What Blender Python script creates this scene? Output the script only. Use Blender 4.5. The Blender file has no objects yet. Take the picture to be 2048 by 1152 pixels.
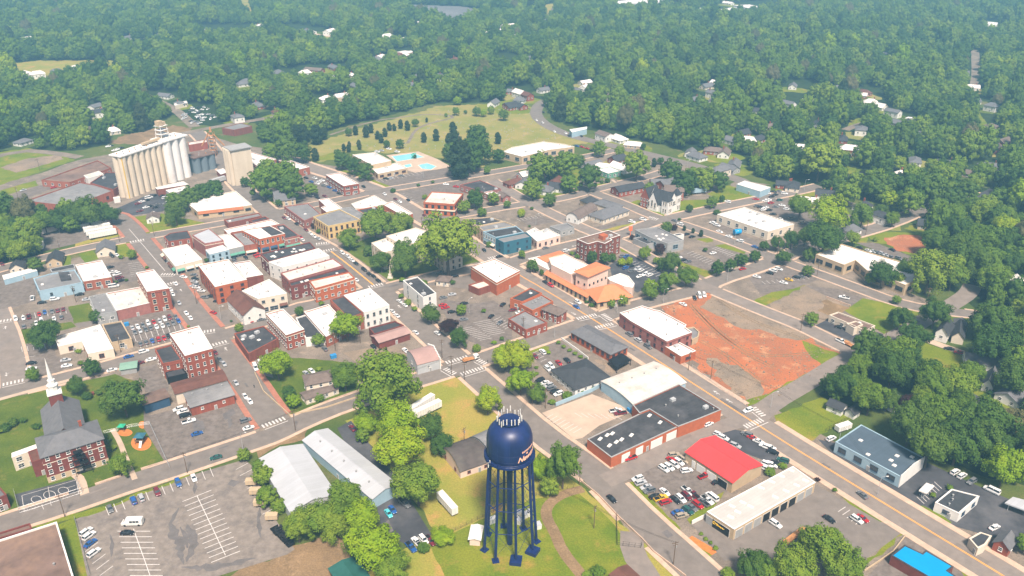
import bpy, bmesh, math, random
from mathutils import Vector, Matrix
random.seed(7)
S = bpy.context.scene
# ---------------- camera ----------------
PITCH = math.radians(25.9); F = 1650.0; CX, CY = 1024.0, 576.0; CAMH = 200.0
cam_d = bpy.data.cameras.new("camera"); cam = bpy.data.objects.new("camera", cam_d)
S.collection.objects.link(cam); S.camera = cam
cam.location = (0, 0, CAMH); cam.rotation_euler = (math.pi/2 - PITCH, 0, 0)
cam_d.sensor_width = 36; cam_d.lens = 36*F/2048; cam_d.clip_start = 1; cam_d.clip_end = 20000
# ---------------- world, sun, exposure ----------------
SUN_EL, SUN_AZ = math.radians(56), math.radians(168)   # azimuth clockwise from +Y
w = bpy.data.worlds.new("World"); S.world = w; w.use_nodes = True
nt = w.node_tree; bg = nt.nodes["Background"]
sky = nt.nodes.new("ShaderNodeTexSky"); sky.sky_type = 'NISHITA'; sky.sun_disc = False
sky.sun_elevation = SUN_EL; sky.sun_rotation = SUN_AZ; sky.dust_density = 3; sky.air_density = 1.0; sky.ozone_density = 0.6
hs = nt.nodes.new("ShaderNodeHueSaturation"); hs.inputs["Saturation"].default_value = .45   # veiled, nearly white overcast
nt.links.new(sky.outputs[0], hs.inputs["Color"]); nt.links.new(hs.outputs[0], bg.inputs[0]); bg.inputs[1].default_value = 0.07
sl = bpy.data.lights.new("sun", 'SUN'); sl.energy = 4.6; sl.angle = math.radians(9); sl.color = (1, .86, .73)
sun = bpy.data.objects.new("sun", sl); S.collection.objects.link(sun)
d = Vector((math.sin(SUN_AZ)*math.cos(SUN_EL), math.cos(SUN_AZ)*math.cos(SUN_EL), math.sin(SUN_EL)))
sun.rotation_euler = (-d).to_track_quat('-Z', 'Y').to_euler(); sun.location = d*400
S.view_settings.view_transform = 'Standard'; S.view_settings.look = 'None'
S.view_settings.exposure = 0.78; S.view_settings.gamma = 1
S.cycles.use_denoising = True; S.cycles.max_bounces = 5; S.cycles.diffuse_bounces = 3; S.cycles.volume_bounces = 1
HAZE_D = 0.00028
S.cycles.transparent_max_bounces = 4

# ---------------- pixel to ground helpers ----------------
ST, CT = math.sin(PITCH), math.cos(PITCH)
def unproj(px, py, z=0.0):
    dx, dy = px-CX, py-CY
    down = dy*CT + F*ST; fwd = F*CT - dy*ST
    t = (CAMH - z)/max(down, 12)
    return Vector((dx*t, fwd*t, z))
def proj(p):
    d = CAMH - p[2]
    dep = p[1]*CT + d*ST
    if dep < 1: return (-9999, -9999, 1)
    return (CX + F*p[0]/dep, CY + F*(d*CT - p[1]*ST)/dep, dep)
VIEWS = {'E': (210, 230, 6.4), 'F': (540, 340, 7.877), 'G': (360, 420, 7.293), 'H': (500, 480, 7.877), 'I': (900, 380, 7.877),
         'J': (1180, 340, 7.877), 'K': (40, 520, 7.877), 'L': (1380, 900, 7.877), 'M': (40, 730, 4.8), 'N': (300, 600, 5.235),
         'O': (1020, 430, 6.0625), 'Q': (910, 940, 5.434), 'X': (0, 0, 1)}
for r in range(4):
    for c in range(4): VIEWS['%d%d' % (r, c)] = (512*c, 288*r, 4)
def toks(s):
    v = None; out = []
    for t in s.split():
        if ':' in t: k, t = t.split(':'); v = VIEWS[k]
        if not t: continue
        f = t.split(',')
        out.append((v[0]+float(f[0])/v[2], v[1]+float(f[1])/v[2]) + tuple(f[2:]))
    return out
def pts(s, z=0.0): return [unproj(t[0], t[1], z) for t in toks(s)]

# ---------------- materials ----------------
MATS = {}
def mat(name, col, rough=.85, var=.12, scale=.35, stain=0.0, stain_col=None, metal=0.0, spec=.3, streak=0, seam=None):
    if name in MATS: return MATS[name]
    m = bpy.data.materials.new(name); m.use_nodes = True; n = m.node_tree; b = n.nodes["Principled BSDF"]
    b.inputs["Roughness"].default_value = rough; b.inputs["Metallic"].default_value = metal
    b.inputs["Specular IOR Level"].default_value = spec
    geo = n.nodes.new("ShaderNodeNewGeometry")
    nz = n.nodes.new("ShaderNodeTexNoise"); nz.inputs["Scale"].default_value = scale; nz.inputs["Detail"].default_value = 6
    nz.inputs["Roughness"].default_value = .65
    mp = n.nodes.new("ShaderNodeMapping"); n.links.new(geo.outputs["Position"], mp.inputs[0]); n.links.new(mp.outputs[0], nz.inputs["Vector"])
    if streak: mp.inputs["Scale"].default_value = (1, 1, .12)
    rp = n.nodes.new("ShaderNodeMapRange"); rp.inputs[1].default_value = .3; rp.inputs[2].default_value = .7
    n.links.new(nz.outputs[0], rp.inputs[0])
    mx = n.nodes.new("ShaderNodeMix"); mx.data_type = 'RGBA'; n.links.new(rp.outputs[0], mx.inputs[0])
    mx.inputs[6].default_value = tuple(c*(1-var) for c in col)+(1,); mx.inputs[7].default_value = tuple(min(1, c*(1+var)) for c in col)+(1,)
    out = mx.outputs[2]
    if stain:
        n2 = n.nodes.new("ShaderNodeTexNoise"); n2.inputs["Scale"].default_value = scale*.35; n2.inputs["Detail"].default_value = 8; n2.inputs["Roughness"].default_value = .7
        n.links.new(geo.outputs["Position"], n2.inputs["Vector"])
        r2 = n.nodes.new("ShaderNodeMapRange"); r2.inputs[1].default_value = .5; r2.inputs[2].default_value = .68; r2.inputs[4].default_value = stain
        n.links.new(n2.outputs[0], r2.inputs[0])
        m2 = n.nodes.new("ShaderNodeMix"); m2.data_type = 'RGBA'; n.links.new(r2.outputs[0], m2.inputs[0]); n.links.new(out, m2.inputs[6])
        m2.inputs[7].default_value = tuple(stain_col or [c*.5 for c in col])+(1,); out = m2.outputs[2]
    if seam:      # membrane seams or metal ribs
        bt = n.nodes.new("ShaderNodeTexBrick"); m3 = n.nodes.new("ShaderNodeMapping"); m3.inputs["Rotation"].default_value = (0, 0, math.radians(-37)); n.links.new(geo.outputs["Position"], m3.inputs[0]); n.links.new(m3.outputs[0], bt.inputs["Vector"])
        for k_, v_ in (("Scale", 1), ("Brick Width", seam[0]), ("Row Height", seam[1]), ("Mortar Size", seam[2]), ("Mortar Smooth", .3)): bt.inputs[k_].default_value = v_
        bt.inputs["Color1"].default_value = (1, 1, 1, 1); bt.inputs["Color2"].default_value = (.93, .93, .92, 1); bt.inputs["Mortar"].default_value = (seam[3],)*3+(1,)
        m4 = n.nodes.new("ShaderNodeMix"); m4.data_type = 'RGBA'; m4.blend_type = 'MULTIPLY'; m4.inputs[0].default_value = 1; n.links.new(out, m4.inputs[6]); n.links.new(bt.outputs[0], m4.inputs[7]); out = m4.outputs[2]
    n.links.new(out, b.inputs["Base Color"])
    MATS[name] = m; return m
def objcol_mat(name, rough=.3, spec=.5):
    m = bpy.data.materials.new(name); m.use_nodes = True; n = m.node_tree; b = n.nodes["Principled BSDF"]
    oi = n.nodes.new("ShaderNodeObjectInfo"); n.links.new(oi.outputs["Color"], b.inputs["Base Color"])
    b.inputs["Roughness"].default_value = rough; b.inputs["Specular IOR Level"].default_value = spec; MATS[name] = m; return m
def leafmat(name, cols, sat=1):
    m = bpy.data.materials.new(name); m.use_nodes = True; n = m.node_tree; b = n.nodes["Principled BSDF"]
    b.inputs["Roughness"].default_value = .7; b.inputs["Specular IOR Level"].default_value = .15
    oi = n.nodes.new("ShaderNodeObjectInfo"); geo = n.nodes.new("ShaderNodeNewGeometry")
    nz = n.nodes.new("ShaderNodeTexNoise"); nz.inputs["Scale"].default_value = .32; nz.inputs["Detail"].default_value = 5
    n.links.new(geo.outputs["Position"], nz.inputs["Vector"])
    r = n.nodes.new("ShaderNodeMapRange"); r.inputs[1].default_value = .32; r.inputs[2].default_value = .68
    n.links.new(nz.outputs[0], r.inputs[0])
    ad = n.nodes.new("ShaderNodeMath"); ad.operation = 'MULTIPLY_ADD'; ad.inputs[1].default_value = .45
    n.links.new(r.outputs[0], ad.inputs[0])
    nb = n.nodes.new("ShaderNodeTexNoise"); nb.inputs["Scale"].default_value = .012; nb.inputs["Detail"].default_value = 3; n.links.new(geo.outputs["Position"], nb.inputs["Vector"])
    av = n.nodes.new("ShaderNodeMath"); av.operation = 'MULTIPLY_ADD'; av.inputs[1].default_value = .9; av.inputs[2].default_value = -.42; n.links.new(nb.outputs[0], av.inputs[0])
    a3 = n.nodes.new("ShaderNodeMath"); a3.operation = 'MULTIPLY_ADD'; a3.inputs[1].default_value = .75; n.links.new(oi.outputs["Random"], a3.inputs[0]); n.links.new(av.outputs[0], a3.inputs[2])
    mu = n.nodes.new("ShaderNodeMath"); mu.operation = 'MULTIPLY'; mu.inputs[1].default_value = .75; n.links.new(a3.outputs[0], mu.inputs[0])
    n.links.new(mu.outputs[0], ad.inputs[2])
    cr = n.nodes.new("ShaderNodeValToRGB"); e = cr.color_ramp.elements
    e[0].color = cols[0]+(1,); e[1].color = cols[-1]+(1,)
    for i, c in enumerate(cols[1:-1]):
        x = e.new((i+1)/(len(cols)-1)); x.color = c+(1,)
    n.links.new(ad.outputs[0], cr.inputs[0]); n.links.new(cr.outputs[0], b.inputs["Base Color"])
    tr = n.nodes.new("ShaderNodeBsdfTranslucent"); n.links.new(cr.outputs[0], tr.inputs[0])
    ms = n.nodes.new("ShaderNodeMixShader"); ms.inputs[0].default_value = .22
    n.links.new(b.outputs[0], ms.inputs[1]); n.links.new(tr.outputs[0], ms.inputs[2])
    n.links.new(ms.outputs[0], n.nodes["Material Output"].inputs[0])
    MATS[name] = m; return m
def ground3(name, a, b_, c, scale=.05, rough=.95, lo=.4, hi=.6):
    """three-tone ground: a/b by broad patches, c in sparse blotches, fine grain over all"""
    m = bpy.data.materials.new(name); m.use_nodes = True; n = m.node_tree; b = n.nodes["Principled BSDF"]
    b.inputs["Roughness"].default_value = rough; b.inputs["Specular IOR Level"].default_value = .1
    geo = n.nodes.new("ShaderNodeNewGeometry")
    def noise(s, l, h, det=6):
        z = n.nodes.new("ShaderNodeTexNoise"); z.inputs["Scale"].default_value = s; z.inputs["Detail"].default_value = det; z.inputs["Roughness"].default_value = .68
        n.links.new(geo.outputs["Position"], z.inputs["Vector"])
        q = n.nodes.new("ShaderNodeMapRange"); q.inputs[1].default_value = l; q.inputs[2].default_value = h; n.links.new(z.outputs[0], q.inputs[0]); return q.outputs[0]
    def mix(f, x, y):
        k = n.nodes.new("ShaderNodeMix"); k.data_type = 'RGBA'; n.links.new(f, k.inputs[0])
        for i, v in ((6, x), (7, y)):
            if isinstance(v, tuple): k.inputs[i].default_value = v+(1,)
            else: n.links.new(v, k.inputs[i])
        return k.outputs[2]
    o = mix(noise(scale, lo, hi), a, b_); o = mix(noise(scale*1.7, .55, .7), o, c)
    k = n.nodes.new("ShaderNodeMix"); k.data_type = 'RGBA'; k.blend_type = 'MULTIPLY'; k.inputs[0].default_value = .5
    n.links.new(o, k.inputs[6]); f = noise(1.6, .2, .7, 3)
    cmb = n.nodes.new("ShaderNodeCombineColor")
    for i in range(3): n.links.new(f, cmb.inputs[i])
    n.links.new(cmb.outputs[0], k.inputs[7]); n.links.new(k.outputs[2], b.inputs["Base Color"])
    MATS[name] = m; return m

mat('brickb', (.30, .095, .055), var=.25, scale=.5, streak=1)
mat('brickc', (.20, .062, .04), var=.25, scale=.7, streak=1)
mat('brick', (.26, .070, .042), var=.22, scale=.6, streak=1)
mat('brickdark', (.17, .045, .035), var=.2, scale=.5)
mat('brickorange', (.40, .11, .045), var=.15, scale=.5)
mat('brickpink', (.30, .12, .10), var=.2, scale=.5)
mat('white', (.68, .66, .63), var=.06, scale=.5)
mat('cream', (.62, .54, .44), var=.08, scale=.5)
mat('tan', (.46, .35, .23), var=.1, scale=.5)
mat('yellowbrick', (.55, .40, .18), var=.12, scale=.5)
mat('grey', (.30, .30, .30), var=.12, scale=.5)
mat('greymetal', (.42, .43, .44), var=.08, scale=.3, rough=.5)
mat('lightblue', (.30, .42, .50), var=.08, scale=.4)
mat('teal', (.032, .12, .17), var=.1, scale=.4)
mat('darkblue', (.03, .07, .13), var=.15, scale=.4)
mat('pink', (.66, .50, .42), var=.06, scale=.4)
mat('greentrim', (.10, .27, .20), var=.1)
mat('roofwhite', (.74, .69, .66), var=.06, scale=.12, stain=.5, stain_col=(.52, .46, .41), seam=(9, 3, .08, .80))
mat('roofpale', (.46, .44, .42), var=.07, scale=.2, stain=.4, stain_col=(.38, .35, .33), seam=(30, 1.2, .05, .82))
mat('roofcharbrown', (.085, .07, .066), var=.25, scale=.25, stain=.6, stain_col=(.13, .12, .10))
mat('roofdirty', (.60, .55, .50), var=.12, scale=.25, stain=.7, stain_col=(.34, .29, .26), seam=(8, 3, .08, .78))
mat('roofdark', (.048, .047, .052), var=.3, scale=.25, stain=.6, stain_col=(.12, .115, .12), seam=(10, 1.6, .07, 1.25))
mat('roofgrey', (.20, .195, .20), var=.15, scale=.2, stain=.6, stain_col=(.30, .29, .29), seam=(10, 1.8, .06, .75))
mat('roofbrown', (.16, .105, .085), var=.3, scale=.18, stain=.8, stain_col=(.27, .17, .12))
mat('roofmaroon', (.13, .055, .04), var=.2, scale=.3, stain=.5, stain_col=(.20, .10, .07))
mat('roofpink', (.34, .22, .20), var=.12, scale=.2)
mat('rooforange', (.55, .20, .09), var=.08, scale=.4)
mat('roofred', (.74, .055, .055), var=.06, scale=.2, rough=.5, seam=(60, 1.0, .04, .85))
mat('roofbrightblue', (.0, .26, .56), var=.05, scale=.2, rough=.5)
mat('roofblue', (.075, .105, .14), var=.1, scale=.2, stain=.4, stain_col=(.11, .145, .18), rough=.6, seam=(60, 1.2, .05, .85))
mat('roofteal', (.025, .10, .085), var=.15, scale=.3, rough=.5)
mat('roofgreen', (.20, .33, .26), var=.1, scale=.3)
mat('shingle', (.13, .13, .14), var=.15, scale=.5, stain=.4, stain_col=(.18, .175, .18))
mat('shingledark', (.045, .048, .055), var=.2, scale=.5)
mat('shinglebrown', (.15, .115, .10), var=.2, scale=.5)
mat('metallight', (.44, .45, .48), var=.05, scale=.15, rough=.45, stain=.4, stain_col=(.35, .36, .39), seam=(60, 1.4, .05, .85))
mat('concretesilo', (.60, .51, .40), var=.1, scale=.25, streak=1, stain=.5, stain_col=(.47, .38, .28))
mat('solar', (.13, .125, .13), var=.2, scale=.02, seam=(60, 8, 1.6, 1.6))
mat('silowhite', (.70, .68, .66), var=.08, scale=.25, streak=1, stain=.4, stain_col=(.45, .33, .26))
mat('silogrey', (.15, .19, .22), var=.12, scale=.3, streak=1, rough=.5)
mat('rust', (.42, .20, .08), var=.3, scale=.6)
mat('towerblue', (.006, .018, .095), var=.3, scale=.5, rough=.42, spec=.5, streak=1, stain=.35, stain_col=(.014, .034, .12))
mat('glass', (.025, .035, .045), rough=.15, var=.3, scale=.8, spec=.6)
mat('black', (.012, .012, .014), rough=.5, var=.2)
mat('rubber', (.015, .015, .016), rough=.8, var=.1)
mat('steel', (.45, .46, .48), rough=.4, var=.1, metal=.3)
mat('wood', (.13, .085, .055), var=.25, scale=1)
mat('bark', (.10, .075, .055), var=.3, scale=1.5)
mat('mulch', (.50, .17, .04), var=.2, scale=.8)
mat('skin', (.5, .3, .2)); mat('lampglass', (.7, .7, .68))
mat('yellow', (.75, .48, .05), var=.06); mat('redpaint', (.50, .03, .03), var=.08); mat('greenplay', (.03, .35, .2), var=.05)
mat('pool', (.22, .52, .60), rough=.1, var=.08, scale=.2)
mat('signorange', (.85, .17, .06), var=.04); mat('letterpeach', (.90, .50, .34), var=.03); mat('bluepaint', (.03, .22, .48), var=.05)
mat('asphalt_road', (.215, .18, .158), var=.15, scale=.25, stain=.6, stain_col=(.15, .135, .13))
mat('asphalt_street', (.18, .154, .137), var=.16, scale=.25, stain=.6, stain_col=(.14, .12, .108))
mat('asphalt_lot', (.15, .125, .11), var=.32, scale=.45, stain=.85, stain_col=(.205, .175, .16))
mat('asphalt_big', (.21, .178, .155), var=.24, scale=.4, stain=.9, stain_col=(.125, .11, .105))
mat('asphalt_patch', (.13, .117, .114), var=.25, scale=.3, stain=.7, stain_col=(.15, .138, .135))
mat('asphalt_dark', (.055, .056, .065), var=.3, scale=.12, stain=.7, stain_col=(.13, .125, .13))
mat('pavement', (.50, .36, .27), var=.16, scale=.4, stain=.4, stain_col=(.38, .26, .19))
mat('brickpaving', (.36, .15, .10), var=.2, scale=.5)
mat('concrete', (.45, .345, .265), var=.12, scale=.15, stain=.5, stain_col=(.44, .32, .24))
mat('marking', (.56, .53, .51), var=.2, scale=1.2); mat('markingyellow', (.80, .36, .08), var=.08, scale=1)
ground3('grass', (.13, .19, .014), (.22, .24, .022), (.34, .24, .05), .045)
ground3('grassdry', (.38, .30, .07), (.27, .28, .045), (.50, .28, .10), .04)
ground3('lawn', (.080, .125, .014), (.125, .165, .020), (.21, .19, .04), .06)
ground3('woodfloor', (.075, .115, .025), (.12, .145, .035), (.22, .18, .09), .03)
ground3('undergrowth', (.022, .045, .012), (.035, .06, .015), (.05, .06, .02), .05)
ground3('cemgrass', (.33, .28, .09), (.24, .25, .06), (.42, .31, .14), .035)
ground3('reddirt', (.50, .17, .075), (.37, .155, .085), (.60, .33, .18), .06)
ground3('browndirt', (.30, .20, .11), (.22, .15, .085), (.40, .27, .16), .07)
ground3('gravel', (.29, .235, .19), (.20, .165, .135), (.38, .30, .235), .09)
ground3('oldslab', (.25, .20, .155), (.34, .255, .185), (.14, .115, .095), .06)
PAINT = objcol_mat('car_paint')
leafmat('leafG', [(.066, .130, .014), (.125, .210, .018), (.215, .285, .025)])
leafmat('leafY', [(.13, .24, .006), (.21, .32, .008), (.32, .38, .012)])
leafmat('leafD', [(.034, .084, .014), (.064, .128, .018), (.110, .175, .022)])
leafmat('leafP', [(.022, .050, .020), (.034, .062, .022), (.055, .075, .026)])
leafmat('leafB', [(.09, .10, .035), (.14, .14, .055), (.19, .17, .08)])
leafmat('leafM', [(.030, .012, .016), (.045, .018, .020), (.06, .022, .02)])

# ---------------- object helpers ----------------
COL = S.collection
def link(name, me, mats, parent=None, loc=None, rot=0):
    o = bpy.data.objects.new(name, me); COL.objects.link(o)
    for m in (mats if isinstance(mats, (list, tuple)) else [mats]):
        if m and len(me.materials) < (len(mats) if isinstance(mats, (list, tuple)) else 1): me.materials.append(MATS[m] if isinstance(m, str) else m)
    if parent: o.parent = parent
    if loc is not None: o.location = loc
    if rot: o.rotation_euler = (0, 0, rot)
    return o
def empty(name, loc, label=None, cat=None, group=None, rz=0):
    o = bpy.data.objects.new(name, None); COL.objects.link(o); o.location = loc; o.rotation_euler = (0, 0, rz)
    o.empty_display_size = .5
    tag(o, label, cat, group); return o
def tag(o, label=None, cat=None, group=None, kind=None):
    if label: o['label'] = label
    if cat: o['category'] = cat
    if group: o['group'] = group
    if kind: o['kind'] = kind
    return o
class MB:
    def __init__(s): s.v = []; s.f = []; s.m = []
    def add(s, vs, fs, mi=0):
        b = len(s.v); s.v += [tuple(v) for v in vs]; s.f += [tuple(b+i for i in f) for f in fs]; s.m += [mi]*len(fs)
    def box(s, x0, x1, y0, y1, z0, z1, mi=0, M=None):
        vs = [Vector(p) for p in ((x0,y0,z0),(x1,y0,z0),(x1,y1,z0),(x0,y1,z0),(x0,y0,z1),(x1,y0,z1),(x1,y1,z1),(x0,y1,z1))]
        if M: vs = [M @ v for v in vs]
        s.add(vs, [(0,3,2,1),(4,5,6,7),(0,1,5,4),(1,2,6,5),(2,3,7,6),(3,0,4,7)], mi)
    def tube(s, a, b, r0, r1=None, n=8, mi=0, caps=True):
        a = Vector(a); b = Vector(b); r1 = r0 if r1 is None else r1
        q = (b-a).to_track_quat('Z', 'Y'); vs = []
        for P_, r in ((a, r0), (b, r1)):
            for i in range(n):
                t = 2*math.pi*i/n; vs.append(P_ + q @ Vector((math.cos(t)*r, math.sin(t)*r, 0)))
        fs = [(i, (i+1) % n, n+(i+1) % n, n+i) for i in range(n)]
        if caps: fs += [tuple(range(n-1, -1, -1)), tuple(range(n, 2*n))]
        s.add(vs, fs, mi)
    def lathe(s, prof, n=24, c=(0, 0, 0), mi=0):
        vs = []; fs = []
        for r, z in prof:
            for i in range(n):
                t = 2*math.pi*i/n; vs.append((c[0]+r*math.cos(t), c[1]+r*math.sin(t), c[2]+z))
        for k in range(len(prof)-1):
            for i in range(n):
                j = (i+1) % n; fs.append((k*n+i, k*n+j, (k+1)*n+j, (k+1)*n+i))
        fs.append(tuple(range(n-1, -1, -1))); fs.append(tuple((len(prof)-1)*n+i for i in range(n)))
        s.add(vs, fs, mi)
    def prism(s, poly, z0, z1, mi=0, cap=True):
        n = len(poly); vs = [(p[0], p[1], z0) for p in poly]+[(p[0], p[1], z1) for p in poly]
        fs = [(i, (i+1) % n, n+(i+1) % n, n+i) for i in range(n)]
        if cap: fs += [tuple(range(n, 2*n)), tuple(range(n-1, -1, -1))]
        s.add(vs, fs, mi)
    def mesh(s, name='mesh', smooth=False):
        me = bpy.data.meshes.new(name); me.from_pydata(s.v, [], s.f)
        if any(s.m): me.polygons.foreach_set('material_index', s.m)
        if smooth: me.polygons.foreach_set('use_smooth', [True]*len(s.f))
        me.update(); return me
    def build(s, name, mats, parent=None, loc=None, rot=0, smooth=False): return link(name, s.mesh(name, smooth), mats, parent, loc, rot)
def ccw(p):
    a = sum(p[i][0]*p[(i+1) % len(p)][1]-p[(i+1) % len(p)][0]*p[i][1] for i in range(len(p)))
    return list(p) if a > 0 else list(reversed(p))
def inset(p, d):
    out = []; n = len(p)
    for i in range(n):
        a, b, c = Vector(p[i-1][:2]), Vector(p[i][:2]), Vector(p[(i+1) % n][:2])
        u = (b-a).normalized(); v = (c-b).normalized(); n1 = Vector((-u.y, u.x)); n2 = Vector((-v.y, v.x))
        k = n1+n2; k = k/max(.35, k.dot(n1)) if k.length > .1 else n1
        out.append(b + k*d)
    return out
def inpoly(x, y, poly):
    r = False; n = len(poly)
    for i in range(n):
        x1, y1 = poly[i][0], poly[i][1]; x2, y2 = poly[i-1][0], poly[i-1][1]
        if (y1 > y) != (y2 > y) and x < (x2-x1)*(y-y1)/(y2-y1)+x1: r = not r
    return r
AUTO = []      # objects whose label needs telling apart: (obj, base, place)
def auto(o, base, place, group=None):
    AUTO.append((o, base, place)); 
    if group: o['group'] = group
LAND = []      # landmarks (phrase, px, py)
# ================= ground =================
RG = random.Random(99)
def sheet(name, s, z, m, poly=None, rough=0):
    p = ccw([Vector(q[:2]) for q in (poly or pts(s))])
    if rough:
        q = []
        for a, b in zip(p, p[1:]+p[:1]):
            L = (b-a).length; n = max(1, int(L/3.5)); u = (b-a)/max(L, 1e-6); nn = Vector((-u.y, u.x)); am = min(rough, L*.12)
            for i in range(n): t = i/n; q.append(a+(b-a)*t+(nn*RG.uniform(-am, am)*(1 if i else 0)))
        p = q
    mb = MB(); mb.add([(q.x, q.y, z) for q in p], [tuple(range(len(p)))])
    return tag(mb.build(name, m), kind='structure')
sheet('ground', '', -0.02, 'woodfloor', [(-12000, -600), (12000, -600), (12000, 14000), (-12000, 14000)])
TOWN = ("X:-150,545 60,535 225,500 215,430 -120,440 -120,395 150,330 260,300 390,262 480,290 560,300 620,325 760,345 900,330 1050,345 1180,315 1250,295 1480,360 1640,385 1820,440 "
        "1700,470 1620,500 1750,560 1890,612 1700,712 1545,815 1700,900 2100,1080 2100,1250 1380,1250 1200,980 940,745 560,870 300,940 -150,1080")
sheet('town_pavement', TOWN, 0.0, 'gravel')
def offset_line(p, d):
    out = []
    for i, q in enumerate(p):
        a = (p[i]-p[i-1]).normalized() if i else (p[1]-p[0]).normalized(); b = (p[i+1]-p[i]).normalized() if i < len(p)-1 else a
        n1 = Vector((-a.y, a.x)); n2 = Vector((-b.y, b.x)); k = (n1+n2); k = k/max(.5, k.dot(n1)); out.append(q+k*d)
    return out
def resample(p, st):
    out = [p[0]]
    for a, b in zip(p, p[1:]):
        L = (b-a).length; n = max(1, round(L/st)); out += [a+(b-a)*(i/n) for i in range(1, n+1)]
    return out
def smooth(p):
    q = [p[0]]
    for i in range(1, len(p)-1): q += [p[i]*.75+p[i-1]*.25, p[i]*.75+p[i+1]*.25]
    return q+[p[-1]]
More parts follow.
